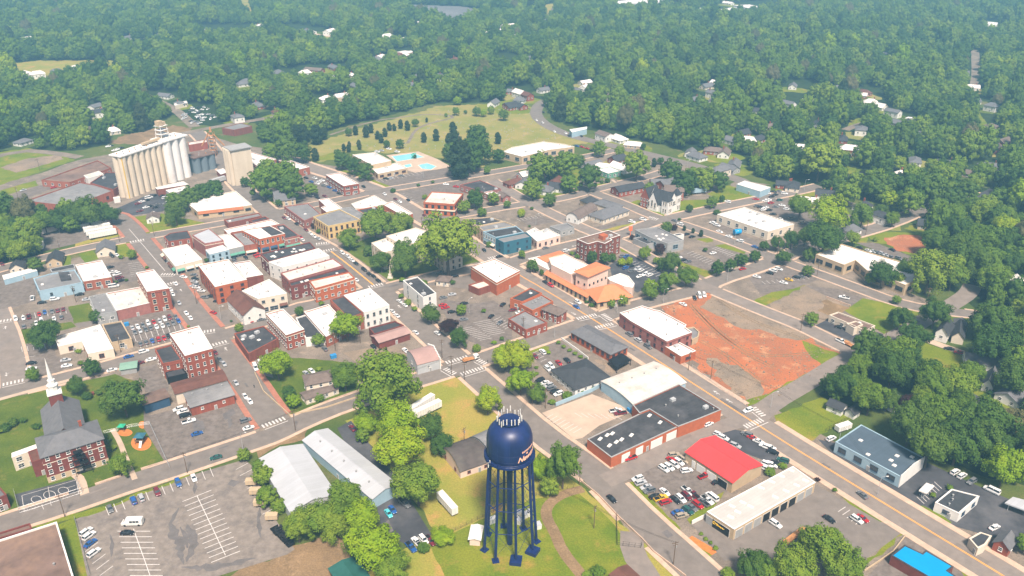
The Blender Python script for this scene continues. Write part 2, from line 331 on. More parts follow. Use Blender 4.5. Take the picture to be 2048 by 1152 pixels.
GR = [ # grass, lawns, dirt  (name, material, outline, z)
 ('lawn', 'lawn', 'X:-60,815 230,748 275,765 292,830 338,938 -60,1060', .03),
 ('lawn', 'lawn', '20:125,340 570,270 610,310 450,350 430,440 155,450', .03),
 ('lawn', 'lawn', '20:545,150 710,120 820,250 590,285', .03),
 ('lawn', 'lawn', '21:30,680 200,560 350,560 800,600 830,860 560,940 270,1010', .03),
 ('grass_field', 'grassdry', 'X:690,842 838,777 907,753 935,770 1000,835 1155,968 1385,1175 700,1175 790,1110 870,1062 780,930 700,850', .03),
 ('lawn', 'grass', 'X:1060,1000 1155,985 1215,1035 1280,1110 1300,1160 1140,1180 900,1180 860,1090 960,1040', .036),
 ('grass_field', 'grass', '10:-60,80 200,30 400,60 600,128 0,330 -60,330', .03),
 ('grass_field', 'grass', '10:-60,380 290,290 310,330 0,420 -60,425', .03),
 ('burnt_patch', 'oldslab', '10:0,190 200,120 470,85 515,120 130,230', .036),
 ('lawn', 'grass', '10:1030,590 1290,555 1640,630 1500,670 1160,718', .03),
 ('lawn', 'grass', '10:630,880 740,850 790,920 680,950', .03), ('lawn', 'grass', '10:890,805 1035,785 1110,900 1000,905 930,880', .03),
 ('lawn', 'grass', '10:480,900 560,890 570,965 500,975', .03),
 ('verge', 'grassdry', '10:330,690 600,640 960,660 1010,730 600,820 590,790 330,700', .02),
 ('lawn', 'lawn', '11:690,830 930,740 1760,880 1830,930 1080,1105', .03),
 ('lawn', 'lawn', '11:20,470 140,400 380,440 240,470 150,525', .03),
 ('cemetery_lawn', 'cemgrass', 'X:600,318 620,290 740,250 880,212 1060,203 1072,245 1190,287 1010,300 965,335 900,322 860,312 700,300 640,325', .025),
 ('lawn', 'grass', '11:430,120 640,60 770,90 640,125 540,130', .03), ('lawn', 'grass', '11:610,210 700,200 960,290 1090,345 1010,350', .03),
 ('lawn', 'grass', '12:920,480 1000,450 1360,450 1700,440 1760,480 1440,575 1250,592', .03),
 ('lawn', 'grass', '12:200,410 560,330 800,305 800,320 420,400 200,450', .03), ('lawn', 'grass', '12:400,90 560,150 540,320 300,330 280,250', .03),
 ('lawn', 'grass', '12:1730,330 1800,350 2000,420 1800,450 1650,440 1560,400', .03),
 ('lawn', 'grass', '12:1300,930 1680,1050 1560,1075 1270,930', .06), ('lawn', 'grass', '12:1470,760 1600,750 1610,780 1560,790', .06),
 ('lawn', 'grass', '12:1620,815 1700,800 1870,865 1860,880', .06), ('verge', 'grassdry', '12:1100,600 1130,610 800,690 700,695', .06),
 ('lawn', 'grass', '12:870,820 1000,870 960,880 870,860', .06),
 ('lawn', 'grass', '23:610,180 750,80 1240,180 1160,260 960,385', .03),
 ('lawn', 'grass', '23:1170,410 1620,560 1560,720 1470,785 1150,640', .03),
 ('grass_field', 'grass', '23:50,1020 430,870 720,1010 640,1060 450,1160 150,1160', .03),
 ('lawn', 'grass', '23:1480,820 1560,780 1840,880 1980,900 2048,1040 1700,880', .03),
 ('lawn', 'lawn', '23:1400,260 1480,200 1680,220 1640,290', .03),
 ('verge', 'grass', '23:40,20 200,-60 300,-20 100,90 -100,170 -100,90', .03), ('verge', 'grass', '23:50,170 300,280 290,310 30,200', .03),
 ('verge', 'grass', '22:300,470 240,460 140,490 150,520 290,500', .06),
 ('verge', 'grass', '32:895,430 960,395 1350,775 1310,800', .03), ('verge', 'grass', '32:1390,860 1430,840 1600,985 1560,1005', .03),
 ('verge', 'grass', '32:1700,470 1560,640 1430,740 1400,700 1600,560 1690,480', .05),
 ('verge', 'grass', '33:540,480 600,500 960,690 900,725 700,640', .05), ('verge', 'grass', '33:1180,590 1240,590 1470,725 1440,750', .06),
 ('verge', 'grass', '33:1140,900 1200,870 1250,900 1230,970', .05), ('verge', 'grass', '33:1480,1080 1520,1060 1640,1150 1520,1160', .05),
 ('verge', 'grass', '33:790,1010 1080,800 1090,820 800,1050', .05), ('verge', 'grass', '33:210,-10 420,-60 480,0 300,90', .05),
 ('verge', 'grass', '30:250,755 860,590 1500,340 1520,350 900,600 600,690 260,780', .05),
 ('lawn', 'grass', '30:470,740 590,690 640,860 740,1200 610,1200', .04),
 ('dirt_yard', 'browndirt', '31:-300,1200 0,1050 350,900 640,800 760,960 700,1200', .04), ('dirt_yard', 'browndirt', '31:0,100 400,-80 390,60 190,105 20,210', .04),
 ('red_dirt_lot', 'reddirt', '22:1190,140 1590,20 2648,540 2148,860 1890,945 1480,640 1400,400', .03),
 ('broken_slab', 'oldslab', '22:1600,60 1680,60 2390,400 2280,420 2150,400 1980,330 1850,330 1700,240 1500,150', .036),
 ('broken_slab', 'oldslab', '22:1560,560 1640,560 1900,680 2020,820 1960,900 1880,915 1700,760', .034),
 ('verge', 'grass', '22:2320,420 2648,540 2500,640 2400,560', .04), ('verge', 'grass', '22:2648,540 2600,560 2000,860 1870,900 1890,945 2148,860 2640,570', .04),
 ('bare_earth', 'reddirt', '13:930,750 1040,730 1250,740 1280,880 1200,890 1000,840', .03), ('lawn', 'grass', '13:800,740 950,700 1300,720 1340,900 1100,880 950,800 850,790', .02),
 ('rubble_lot', 'oldslab', '23:20,150 300,-20 480,60 640,160 500,220 480,240 400,290 300,290', .03), ('bare_earth', 'browndirt', '23:390,180 470,90 660,160 590,230 500,225', .04),
 ('far_field', 'grassdry', '00:20,515 300,485 800,480 1050,490 900,560 620,590 420,640 200,665 160,600', .03), ('far_field', 'grass', '00:1850,680 2048,690 2048,770 1900,740', .03),
 ('bare_bank', 'browndirt', '00:850,1152 1000,1080 1380,1000 1540,1030 1480,1080 1200,1152', .03),
 ('far_field', 'grassdry', '01:400,260 620,290 620,340 480,335', .03), ('far_field', 'grassdry', '02:235,40 380,20 340,60 300,120 240,90', .03),
 ('far_field', 'grassdry', '03:555,195 730,178 1200,190 1200,200 760,190 720,215 560,230', .03),
 ('solar_field', 'solar', '01:1120,45 1200,36 1640,52 1930,95 1860,110 1640,180 1480,150', .2),
 ('lawn', 'grass', '03:1640,830 1760,1000 1860,1080 1700,1060', .03), ('lawn', 'grass', '03:660,960 800,930 780,980 640,1010', .03),
 ('lawn', 'grass', '13:560,200 640,160 760,200 660,260 620,240', .03), ('lawn', 'grass', '13:1040,160 1180,130 1240,180 1020,200', .03),
 ('lawn', 'grass', '01:1880,820 2048,800 2048,880 1960,860', .04), ('playground_mulch', 'mulch', '', 0),
 ('planting_bed', 'mulch', '32:1400,860 1440,830 1660,950 1600,985', .05), ('dark_soil', 'oldslab', '22:650,570 780,590 1020,600 800,690', .05),
]
for n_, m_, s_, z_ in GR:
    if s_: sheet(n_, s_, z_+.001*random.random()*3, m_, rough=1.0 if n_ in ('verge', 'grass_field', 'burnt_patch') else 2.6 if n_ in ('red_dirt_lot', 'broken_slab', 'bare_earth', 'rubble_lot', 'dirt_yard', 'dark_soil', 'bare_bank', 'far_field', 'cemetery_lawn') else .35)
def ellipse(view, cx, cy, rx, ry, z, m, name):
    c = toks('%s:%g,%g %g,%g %g,%g' % (view, cx, cy, cx+rx, cy, cx, cy+ry))
    a = unproj(c[0][0], c[0][1]); b = unproj(c[1][0], c[1][1])-a; d_ = unproj(c[2][0], c[2][1])-a
    sheet(name, '', z, m, [a+b*math.cos(t*.3142)+d_*math.sin(t*.3142) for t in range(20)])
ellipse('30', 1130, 88, 82, 62, .05, 'mulch', 'playground_mulch'); ellipse('30', 1000, 5, 60, 30, .05, 'mulch', 'playground_mulch')
ellipse('20', 1140, 1095, 32, 30, .05, 'mulch', 'playground_mulch')
LOTS = [
 ('asphalt_big', '30:600,700 860,600 1500,355 1960,220 2048,300 31:0,350 120,640 310,940 250,980 30:1600,1200 1400,1260 720,1260'),
 ('asphalt_dark', '31:650,-30 760,-90 1120,360 1400,815 1390,850 1200,900 1010,800 960,560'),
 ('asphalt_lot', '20:1150,960 1200,1020 1860,860 2060,1130 30:1340,275 1150,-30'),
 ('asphalt_lot', '20:1090,640 1250,610 1350,780 1340,860 1160,830'),
 ('asphalt_lot', '20:110,240 520,150 590,250 120,330'), ('asphalt_lot', '20:950,230 1380,170 1520,320 1380,420 1090,470'),
 ('asphalt_lot', '20:165,450 420,430 450,540 600,620 440,680 220,700'), ('asphalt_street', '20:610,280 830,250 820,290 620,320'),
 ('asphalt_lot', '10:840,960 1120,920 1180,1010 1100,1090 900,1150'), ('asphalt_lot', '10:330,720 620,670 760,750 600,800 340,860'),
 ('asphalt_dark', '10:920,520 1200,400 1400,390 1440,470 1300,540 1000,580'), ('asphalt_lot', '10:0,440 330,330 460,340 200,440 30,510'),
 ('asphalt_lot', '10:-60,940 130,1000 270,1080 290,1160 20:290,100 0,190 -60,180'),
 ('asphalt_lot', '11:380,240 540,250 700,400 560,440 420,430'), ('asphalt_lot', '11:1100,390 1270,360 1350,440 1240,490'),
 ('asphalt_lot', '11:950,290 1330,220 1560,190 1640,230 1400,290 1080,340'), ('asphalt_lot', '11:1270,370 1480,300 1700,270 1650,400 1420,380 1330,430'),
 ('asphalt_dark', '12:780,970 930,880 1000,900 1280,1010 1180,1100 1000,1190 800,1060'), ('asphalt_lot', '12:1270,900 1400,850 1700,960 1560,1040'),
 ('asphalt_lot', '12:1480,830 1700,810 1900,890 1700,950'), ('asphalt_lot', '12:640,670 1000,590 1120,600 780,690'),
 ('asphalt_lot', '12:40,590 240,580 360,620 140,660'), ('asphalt_lot', '12:1560,600 1640,600 1980,800 2100,800 1900,860'),
 ('asphalt_lot', '12:1900,470 2048,420 13:300,470 700,640 600,720 250,640'), ('asphalt_lot', '13:700,790 860,790 1200,920 1150,950 1080,930'),
 ('asphalt_lot', '13:-150,1080 30,950 420,1080 200,1160 -60,1200'), ('asphalt_lot', '13:1770,50 1900,20 2048,60 2048,130 1850,80'),
 ('asphalt_lot', '22:150,470 350,400 600,570 480,600 300,690 180,560'), ('concrete', '22:240,1000 640,850 980,980 700,1100 32:560,50 500,60'),
 ('asphalt_lot', '21:1470,80 1700,130 1900,100 2048,200 2048,420 1850,480 1640,400 1500,200'),
 ('asphalt_dark', '23:380,300 500,240 960,380 760,470'), ('asphalt_lot', '23:300,-20 560,10 760,80 660,150 480,70'),
 ('asphalt_lot', '32:970,330 1400,210 1780,430 1540,610 1320,700'), ('asphalt_dark', '32:1500,30 1700,-40 33:60,60 300,250 33:0,240'),
 ('asphalt_street', '32:1440,745 1560,690 33:380,420 900,720 1080,800 790,1010 32:2400,1000 1700,1030'),
 ('asphalt_dark', '33:400,60 540,90 1060,400 1260,240 1700,440 2120,620 2120,1000 1900,870 1440,740 1180,580 540,200'), ('asphalt_lot', '33:1090,830 1240,890 1520,1080 1600,1200 760,1200'),
 ('asphalt_street', '21:0,600 90,570 140,720 20,690'), ('asphalt_street', '20:1720,200 1830,170 1900,270 1760,300'),
 ('asphalt_street', '11:1300,1060 1500,1080 1760,1050 1700,1160 1380,1130'), ('oldslab', '21:700,520 900,480 1210,470 1250,560 880,560 800,600'),
]
for i, (m_, s_) in enumerate(LOTS): sheet('parking_lot' if 'asphalt' in m_ else 'concrete_yard', s_, .05+.0015*(i % 8), m_)
for i_, s_ in enumerate(('30:1560,400 1580,440 1555,500 1540,460', '30:1850,380 1920,400 1870,440 1820,420', '20:1540,1080 1620,1060 1640,1140 1560,1152', '20:1780,1010 1860,960 1890,1000 1800,1060', '31:1000,760 1060,700 1100,790 1030,830')):
    sheet('worn_asphalt_patch', s_, .066+i_*.0008, 'asphalt_patch', rough=2.2)
RB = random.Random(17)
for i_, (s_, w_) in enumerate((('30:1430,610 1385,680 1360,750 1400,820 1440,900 1455,990 1470,1060', 2.0), ('30:1500,740 1520,800 1565,880 1530,960 1490,1040', 2.2), ('30:1450,1080 1560,1085 1700,1085 1850,1060 2040,1010', 2.0), ('30:1440,760 1490,850 1500,930', 1.2), ('30:880,820 900,900 890,1000', .8), ('20:1560,1040 1600,1100 1570,1160', 1.4), ('20:1800,1000 1850,1060 1830,1120', 1.2), ('31:30,600 20,720 40,850', 1.0))):
    l_ = resample(smooth([Vector(q[:2]) for q in pts(s_)]), 1.6); A, B = [], []
    for j, q in enumerate(l_):
        u = (l_[min(j+1, len(l_)-1)]-l_[max(0, j-1)]).normalized(); n = Vector((-u.y, u.x)); t = math.sin(math.pi*(j+.6)/(len(l_)+.2)); A.append(q+n*w_*t*RB.uniform(.25, 1.2)); B.append(q-n*w_*t*RB.uniform(.25, 1.2))
    m_ = MB(); k_ = len(A); m_.add([(v.x, v.y, .072+i_*.0006) for v in A+B], [(j+1, j, k_+j, k_+j+1) for j in range(k_-1)]); tag(m_.build('worn_asphalt_patch', 'asphalt_patch'), kind='structure')
sheet('basketball_court', '30:120,500 600,375 660,490 175,650', .07, 'roofblue' if 0 else 'asphalt_dark')
# ---------- tyre tracks on the dirt ----------
TRK_ = ['22:1420,130 1600,330 1850,520 2100,640', '22:1450,140 1700,400 2000,560 2400,520', '22:1500,420 1700,520 2000,760', '22:1650,90 1900,260 2250,380 2520,470']
# ---------- roads ----------
ROADS = [  # (name, width m, material, centreline, sidewalk width or 0)
 ('main_street', 13.5, 'asphalt_road', 'X:560,312 622,336 700,360 762,384 844,435 960,500 1041,552 1084,576 1214,656 1330,731 1536,864 1760,1002 2006,1151.5 2140,1235', 2.6),
 ('street', 12.5, 'asphalt_street', 'X:390,262 418,290 450,335 480,375 560,443 620,480 662,503 747,570 825,638 928,731 1000,795 1082,868 1184,940 1224,980 1286,1044 1405,1152 1490,1235', 1.8),
 ('street', 12.5, 'asphalt_street', '10:890,575 950,590 1050,680 1110,760 1200,870 1340,1040 20:1440,60 1560,220 1680,360 1830,560 1980,760 21:60,960 150,1080', 2.4),
 ('street', 11, 'asphalt_road', '20:-30,180 0,265 55,400 110,640 120,800', 1.5),
 ('street', 10.5, 'asphalt_street', 'X:-80,1078 0,1050 130,1010 260,965 370,930 512,882 549,869 612,838 687,808 800,771 849,756 899,741 928,731 1056,686 1129,661 1194,638 1264,613 1349,591 1414,576 1424,563 1536,528 1611,495 1711,468 1773,450 1861,413 1936,405 1990,385', 1.6),
 ('street', 10, 'asphalt_street', 'X:-80,812 0,788 150,751 250,723 310,706 425,676 512,650 590,617 637,608 700,590 760,580 837,560 900,545 1010,530 1060,512 1119,496 1157,487 1241,471 1300,446 1336,437 1399,423 1534,395 1586,385 1640,372', 1.6),
 ('street', 9, 'asphalt_street', 'X:-80,560 0,538 75,518 175,495 237,483 287,474 350,463 437,448 512,435 542,428 600,415 672,400 752,383 862,365 924,355 1022,338 1110,323 1180,312 1230,300', 1.3),
 ('street', 9, 'asphalt_street', 'X:844,440 862,438 937,427 1022,412 1112,400 1224,371 1299,353 1345,338', 1.3),
 ('street', 9.5, 'asphalt_road', 'X:985,362 1039,395 1074,413 1129,440 1185,465 1241,484 1300,517 1350,545 1414,576 1536,626 1601,651 1661,681 1712,706', 1.2),
 ('street', 9, 'asphalt_street', 'X:1150,372 1194,388 1249,408 1311,435 1336,439 1449,478 1499,497 1560,520 1586,530 1643,550 1711,575 1786,603 1848,618 1961,630 2060,648', 1.2),
 ('street', 9.5, 'asphalt_road', 'X:1505,842 1536,811 1623,761 1691,718 1726,706 1773,683 1818,658 1861,633 1906,608 1936,588 1946,570', 0),
 ('side_street', 8, 'asphalt_road', 'X:1210,962 1249,946 1299,921 1349,889 1399,866 1450,851 1500,838', 0),
 ('residential_street', 8, 'asphalt_dark', 'X:1885,755 1901,773 1961,806 2060,850', 0),
 ('highway', 12, 'asphalt_street', 'X:1100,198 1085,204 1074,214 1071,232 1094,252 1136,270 1184,282 1240,295 1274,303 1324,315 1386,330 1449,350 1490,364 1534,395', 0),
 ('road', 10, 'gravel', 'X:280,185 300,195 350,218 390,254', 0), ('road', 9, 'gravel', 'X:-80,398 0,378 87,350 155,323 220,312', 0), ('road', 9, 'gravel', 'X:-80,335 40,300 110,306 160,315', 0),  # wood floor coloured extra dark, painting in the shade of the gaps between crowns
 ('road', 9, 'gravel', 'X:220,312 300,285 350,270 390,262 425,255 512,240 562,232 610,210', 0), ('road', 9, 'gravel', 'X:-80,415 0,420 50,428 100,431 225,430', 0),
 ('road', 7, 'gravel', 'X:1215,225 1217,205 1220,185', 0), ('road', 7, 'gravel', 'X:1098,32 1110,12 1122,6', 0), ('road', 10, 'gravel', 'X:1950,100 1953,150 1948,175', 0),
 ('road', 9, 'concrete', 'X:608,64 640,70 668,74', 0), ('road', 9, 'asphalt_dark', 'X:1680,360 1711,350 1765,342 1790,335', 0), ('road', 8, 'asphalt_dark', 'X:1935,410 1960,395 1990,380', 0),
 ('cemetery_path', 3, 'gravel', 'X:815,287 830,260 850,250 860,247 920,232 850,228 800,235 745,242 660,270', 0),
 ('road', 8, 'gravel', 'X:1690,260 1715,250 1732,246', 0), ('road', 14, 'grassdry', 'X:395,-20 394,5 393,14', 0), ('road', 14, 'grassdry', 'X:484,-30 492,15 503,38', 0),
 ('dirt_track', 4, 'browndirt', '32:570,455 430,490 320,550 270,620 280,700 340,800 400,950 560,1150', 0),
 ('driveway', 8, 'asphalt_road', '32:960,800 960,960 1100,1180', 0), ('driveway', 5, 'concrete', '23:1150,370 1330,440 1560,520', 0),
 ('footpath', 2, 'concrete', '30:900,-20 960,80 1010,220 1080,380', 0), ('footpath', 2.4, 'concrete', 'X:-40,810 60,782 110,768 140,760', 0),
 ('footpath', 3, 'concrete', '30:600,340 650,380 680,500', 0), ('footpath', 2, 'concrete', '12:800,285 830,310', 0),
]
RL = []
def ribbon(name, line, wid, z, m, kind='structure'):
    L, R = offset_line(line, wid/2), offset_line(line, -wid/2); n = len(line); mb = MB()
    mb.add([(v.x, v.y, z) for v in L]+[(v.x, v.y, z) for v in R], [(i+1, i, n+i, n+i+1) for i in range(n-1)])
    o = mb.build(name, m)
    if kind: tag(o, kind=kind)
    return o
for i, (nm, wd, m_, s_, sw) in enumerate(ROADS):
    ln = smooth([Vector(q[:2]) for q in pts(s_)]); RL.append((ln, wd, sw)); ribbon(nm, ln, wd, .075+.004*(i % 9), m_)
def near_road(p, skip, pad):
    for k, (ln, wd, sw) in enumerate(RL):
        if k == skip: continue
        r = wd/2+pad
        for a, b in zip(ln, ln[1:]):
            if min(a.x, b.x)-r > p.x or max(a.x, b.x)+r < p.x or min(a.y, b.y)-r > p.y or max(a.y, b.y)+r < p.y: continue
            ab = b-a; t = max(0, min(1, (p-a).dot(ab)/max(1e-6, ab.length_squared)))
            if (a+ab*t-p).length < r: return True
    return False
for k, (ln, wd, sw) in enumerate(RL):
    if not sw: continue
    for sd in (-1, 1):
        l2 = resample(offset_line(ln, sd*(wd/2+sw/2)), 3); run = []; mb = MB()
        def flush():
            if len(run) > 2:
                A, B = offset_line(run, sw/2), offset_line(run, -sw/2)
                for j in range(len(run)-1):
                    q = [A[j], A[j+1], B[j+1], B[j]]; q = ccw(q)
                    mb.prism(q, -.05, .20, cap=False); mb.add([(v.x, v.y, .20) for v in q], [(0, 1, 2, 3)])
        for p in l2:
            if near_road(p, k, .3): flush(); run = []
            else: run.append(p)
        flush()
        if mb.v: tag(mb.build('pavement', 'pavement' if k not in (2,) else 'brickpaving'), kind='structure')
RP = random.Random(8)
for k, (ln, wd, sw) in enumerate(RL[:12]):     # utility-cut and resurfacing patches
    pl_ = resample(ln, 6)
    for j in range(6, len(pl_)-6, 9):
        if RP.random() < .45: continue
        a, b = pl_[j], pl_[j+1]; u = (b-a).normalized(); n = Vector((-u.y, u.x)); o_ = RP.uniform(-wd*.35, wd*.25); L_ = RP.uniform(3, 14); w_ = RP.uniform(.8, 2.6)
        q = a+n*o_; sheet('road_patch', '', .112+.0006*(j % 5), RP.choice(['asphalt_patch', 'asphalt_patch', 'asphalt_street', 'asphalt_road']), [q, q+u*L_, q+u*L_+n*w_, q+n*w_])
for s_ in TRK_:
    l_ = smooth(smooth([Vector(q[:2]) for q in pts(s_)]))
    for o_ in (-1, 1): ribbon('tyre_track', offset_line(l_, o_*.9), .5, .058, 'browndirt')
mbr = MB(); rp_ = [t[:2] for t in toks('22:1190,140 1590,20 2648,540 2148,860 1890,945 1480,640 1400,400')]; n_ = 0
while n_ < 700:
    x, y = RP.uniform(1320, 1690), RP.uniform(580, 812)
    if inpoly(x, y, rp_): p = unproj(x, y); s_ = RP.uniform(.12, .5)**1.2; mbr.box(-s_, s_, -s_*.7, s_*.7, 0, s_*.6, 0, Matrix.Translation(p+Vector((0, 0, .03))) @ Matrix.Rotation(RP.uniform(0, 3), 4, 'Z')); n_ += 1
tag(mbr.build('rubble', 'oldslab'), 'scattered broken rubble over the red dirt lot', 'rubble', kind='stuff')
# ---------- markings ----------
def stripe(s, wid=.25, z=.118, m='marking', name='road_marking', poly=None):
    ln = poly or [Vector(q[:2]) for q in pts(s)]
    return ribbon(name, ln, wid, z, m)
r1 = RL[0][0]; sub = [p for p in r1 if p.y < unproj(1024, 530).y]
ribbon('road_marking', offset_line(sub, .22), .28, .12, 'markingyellow'); ribbon('road_marking', offset_line(sub, -.22), .28, .12, 'markingyellow')
stripe('X:662,503 705,536 748,571', .8, m='markingyellow')
stripe('X:258,458 290,495 330,542', .3, m='marking')
mbm = MB()
def bar(a, b, wid, z=.122):
    u = (b-a).normalized(); n = Vector((-u.y, u.x))*wid/2
    mbm.add([(v.x, v.y, z) for v in (a-n, b-n, b+n, a+n)], [(0, 1, 2, 3)])
def crosswalk(s, ln=2.8):
    a, b = [Vector(q[:2]) for q in pts(s)]; u = (b-a).normalized(); n = Vector((-u.y, u.x)); L = (b-a).length; t = .4
    while t < L:
        c = a+u*t; bar(c-n*ln/2, c+n*ln/2, .7); t += 1.5
    bar(a-n*(ln/2+1.3), b-n*(ln/2+1.3), .35)
for s_ in ('21:50,1110 235,1040', '21:1520,600 1700,548', '21:1640,692 1835,632', '21:1512,645 1600,695', '21:1775,575 1845,612', '22:520,248 680,212',
           '22:670,318 820,285', '22:725,210 800,262', '22:1865,1112 2010,1050', '22:1930,958 2020,1030', '20:1630,352 1722,338', '20:1700,458 1820,425',
           '20:0,268 100,252', '20:20,775 200,735', '11:540,857 640,838', '10:1040,786 1155,765', '10:1290,1043 1400,1045', '10:1340,1122 1430,1100',
           'I:600,1080 780,1040', 'J:930,740 1080,780', '11:480,800 590,790', '11:900,1145 1010,1120', '12:-20,720 20,800'): crosswalk(s_)
def stalls(s, n, ext, wid=.22):
    """n stall lines from a to b, each running along ext (a px vector in the same view)"""
    t = toks(s); v = VIEWS[s.split(':')[0]]
    for i in range(n):
        f = i/(n-1); x = t[0][0]+(t[1][0]-t[0][0])*f; y = t[0][1]+(t[1][1]-t[0][1])*f
        a = unproj(x, y); b = unproj(x+ext[0]/v[2], y+ext[1]/v[2]); bar(a.xy, b.xy, wid, .095)
stalls('30:940,795 1040,1150', 9, (262, 0), .28); bar(unproj(267, 1058).xy, unproj(300, 1151).xy, .25, .1)
stalls('30:1460,558 1690,1045', 14, (232, -92), .28); bar(unproj(394, 992).xy, unproj(451, 1111).xy, .25, .1)
stalls('30:845,600 1680,290', 14, (28, 68)); stalls('30:680,960 800,1150', 5, (105, -78)); stalls('30:1890,300 2100,660', 8, (95, -50))
stalls('20:1040,300 1400,200', 9, (50, 130)); stalls('20:1100,430 1340,370', 6, (30, 55)); stalls('20:130,220 520,160', 9, (12, 45)); stalls('20:190,560 230,690', 4, (90, -15)); stalls('20:170,470 400,440', 6, (10, 40))
stalls('21:1630,330 1790,420', 9, (100, -20)); stalls('21:1740,280 1860,380', 9, (130, -25)); stalls('21:1900,260 1990,330', 6, (60, -30))
stalls('12:1400,880 1640,1000', 11, (55, -22)); stalls('12:1600,840 1740,900', 8, (50, -18)); stalls('12:930,960 1150,1060', 9, (60, -22)); stalls('12:40,600 230,560', 8, (30, 18))
stalls('10:1020,960 1050,1060', 8, (110, -15)); stalls('22:170,520 230,590', 4, (45, -20)); stalls('22:330,1010 560,1120', 8, (-70, 40)); stalls('22:500,1000 820,1020', 7, (60, 35))
stalls('13:-50,1100 300,1060', 10, (30, 22)); stalls('33:560,640 700,740', 5, (60, -40)); stalls('11:1120,410 1240,480', 7, (70, -15)); stalls('11:960,290 1300,220', 12, (30, 18))
stalls('33:1190,520 1330,400', 8, (60, 55)); stalls('22:1200,170 1240,150', 2, (10, 10))
tag(mbm.build('road_marking', 'marking'), kind='structure')
# arrows and stop text blocks on the lanes are built as short bars; court lines
mbm = MB()
def ring_px(view, cx, cy, rx, ry, wid=.18, z=.1):
    c = toks('%s:%g,%g' % (view, cx, cy))[0]; v = VIEWS[view]; q = []
    for i in range(25):
        t = i*math.pi/12; q.append(unproj(c[0]+rx/v[2]*math.cos(t), c[1]+ry/v[2]*math.sin(t)).xy)
    for a, b in zip(q, q[1:]): bar(a, b, wid, z)
ring_px('30', 292, 540, 42, 27); ring_px('30', 397, 505, 48, 32); ring_px('30', 508, 470, 42, 27)
for a_, b_ in (((175, 510), (195, 640)), ((610, 385), (630, 495)), ((175, 510), (610, 385)), ((195, 640), (630, 495)), ((385, 440), (405, 560)), ((215, 580), (300, 560)), ((520, 490), (610, 460)), ((530, 450), (600, 430)), ((335, 585), (350, 620)), ((400, 545), (410, 590))):
    bar(unproj(a_[0]/4, 864+a_[1]/4).xy, unproj(b_[0]/4, 864+b_[1]/4).xy, .16, .1)
def arrow(view, x, y, dx, dy):
    t = toks('%s:%g,%g' % (view, x, y))[0]; s_ = VIEWS[view][2]; a = unproj(t[0], t[1]).xy; u = (unproj(t[0]+dx/s_, t[1]+dy/s_).xy-a).normalized(); n = Vector((-u.y, u.x))
    bar(a-u*1.6, a+u*.8, .3, .124); mbm.add([(v.x, v.y, .124) for v in (a+u*.8-n*.7, a+u*2.2, a+u*.8+n*.7)], [(0, 1, 2)]); bar(a-u*.4, a-u*.4+n*1.1, .28, .1245)
for q_ in (('20', 45, 320, -5, -60), ('20', 50, 690, 5, 60), ('20', 1810, 490, -50, -70), ('20', 1450, 20, -50, -60), ('22', 1740, 905, -60, -35), ('22', 1640, 840, -60, -35), ('21', 1150, 150, -40, -30), ('22', 490, 205, 60, 30), ('12', 500, 815, -60, 15), ('22', 470, 120, 60, 30)): arrow(*q_)
tag(mbm.build('ground_marking', 'marking'), kind='structure')
# ================= building kit =================
CAMP = Vector((0, 0))
WMESH = {}
def window_mesh(w_, h_, fr, glass='glass'):
    k = (round(w_, 1), round(h_, 1), fr, glass)
    if k not in WMESH:
        mb = MB(); f = .14
        mb.box(-w_/2-f, w_/2+f, -.10, 0, -h_/2-f, h_/2+f, 0); mb.box(-w_/2, w_/2, -.13, -.10, -h_/2, h_/2, 1)
        mb.box(-w_/2, w_/2, -.16, -.13, -.05, .05, 0); mb.box(-w_/2-.22, w_/2+.22, -.24, 0, -h_/2-f-.12, -h_/2-f, 0)
        if w_ > 1.6: mb.box(-.04, .04, -.16, -.131, -h_/2, h_/2, 0)
        me = mb.mesh('window'); me.materials.append(MATS[fr]); me.materials.append(MATS[glass]); WMESH[k] = me
    return WMESH[k]
def door_mesh(w_, h_, m='grey'):
    k = ('d', w_, h_, m)
    if k not in WMESH:
        mb = MB(); mb.box(-w_/2-.12, w_/2+.12, -.08, 0, 0, h_+.12, 0); mb.box(-w_/2, w_/2, -.12, -.08, 0.02, h_, 1)
        me = mb.mesh('door'); me.materials.append(MATS['white']); me.materials.append(MATS[m]); WMESH[k] = me
    return WMESH[k]
def place(me, name, root, x, y, z, ang):
    o = bpy.data.objects.new(name, me); COL.objects.link(o); o.parent = root; o.location = (x, y, z); o.rotation_euler = (0, 0, ang); return o
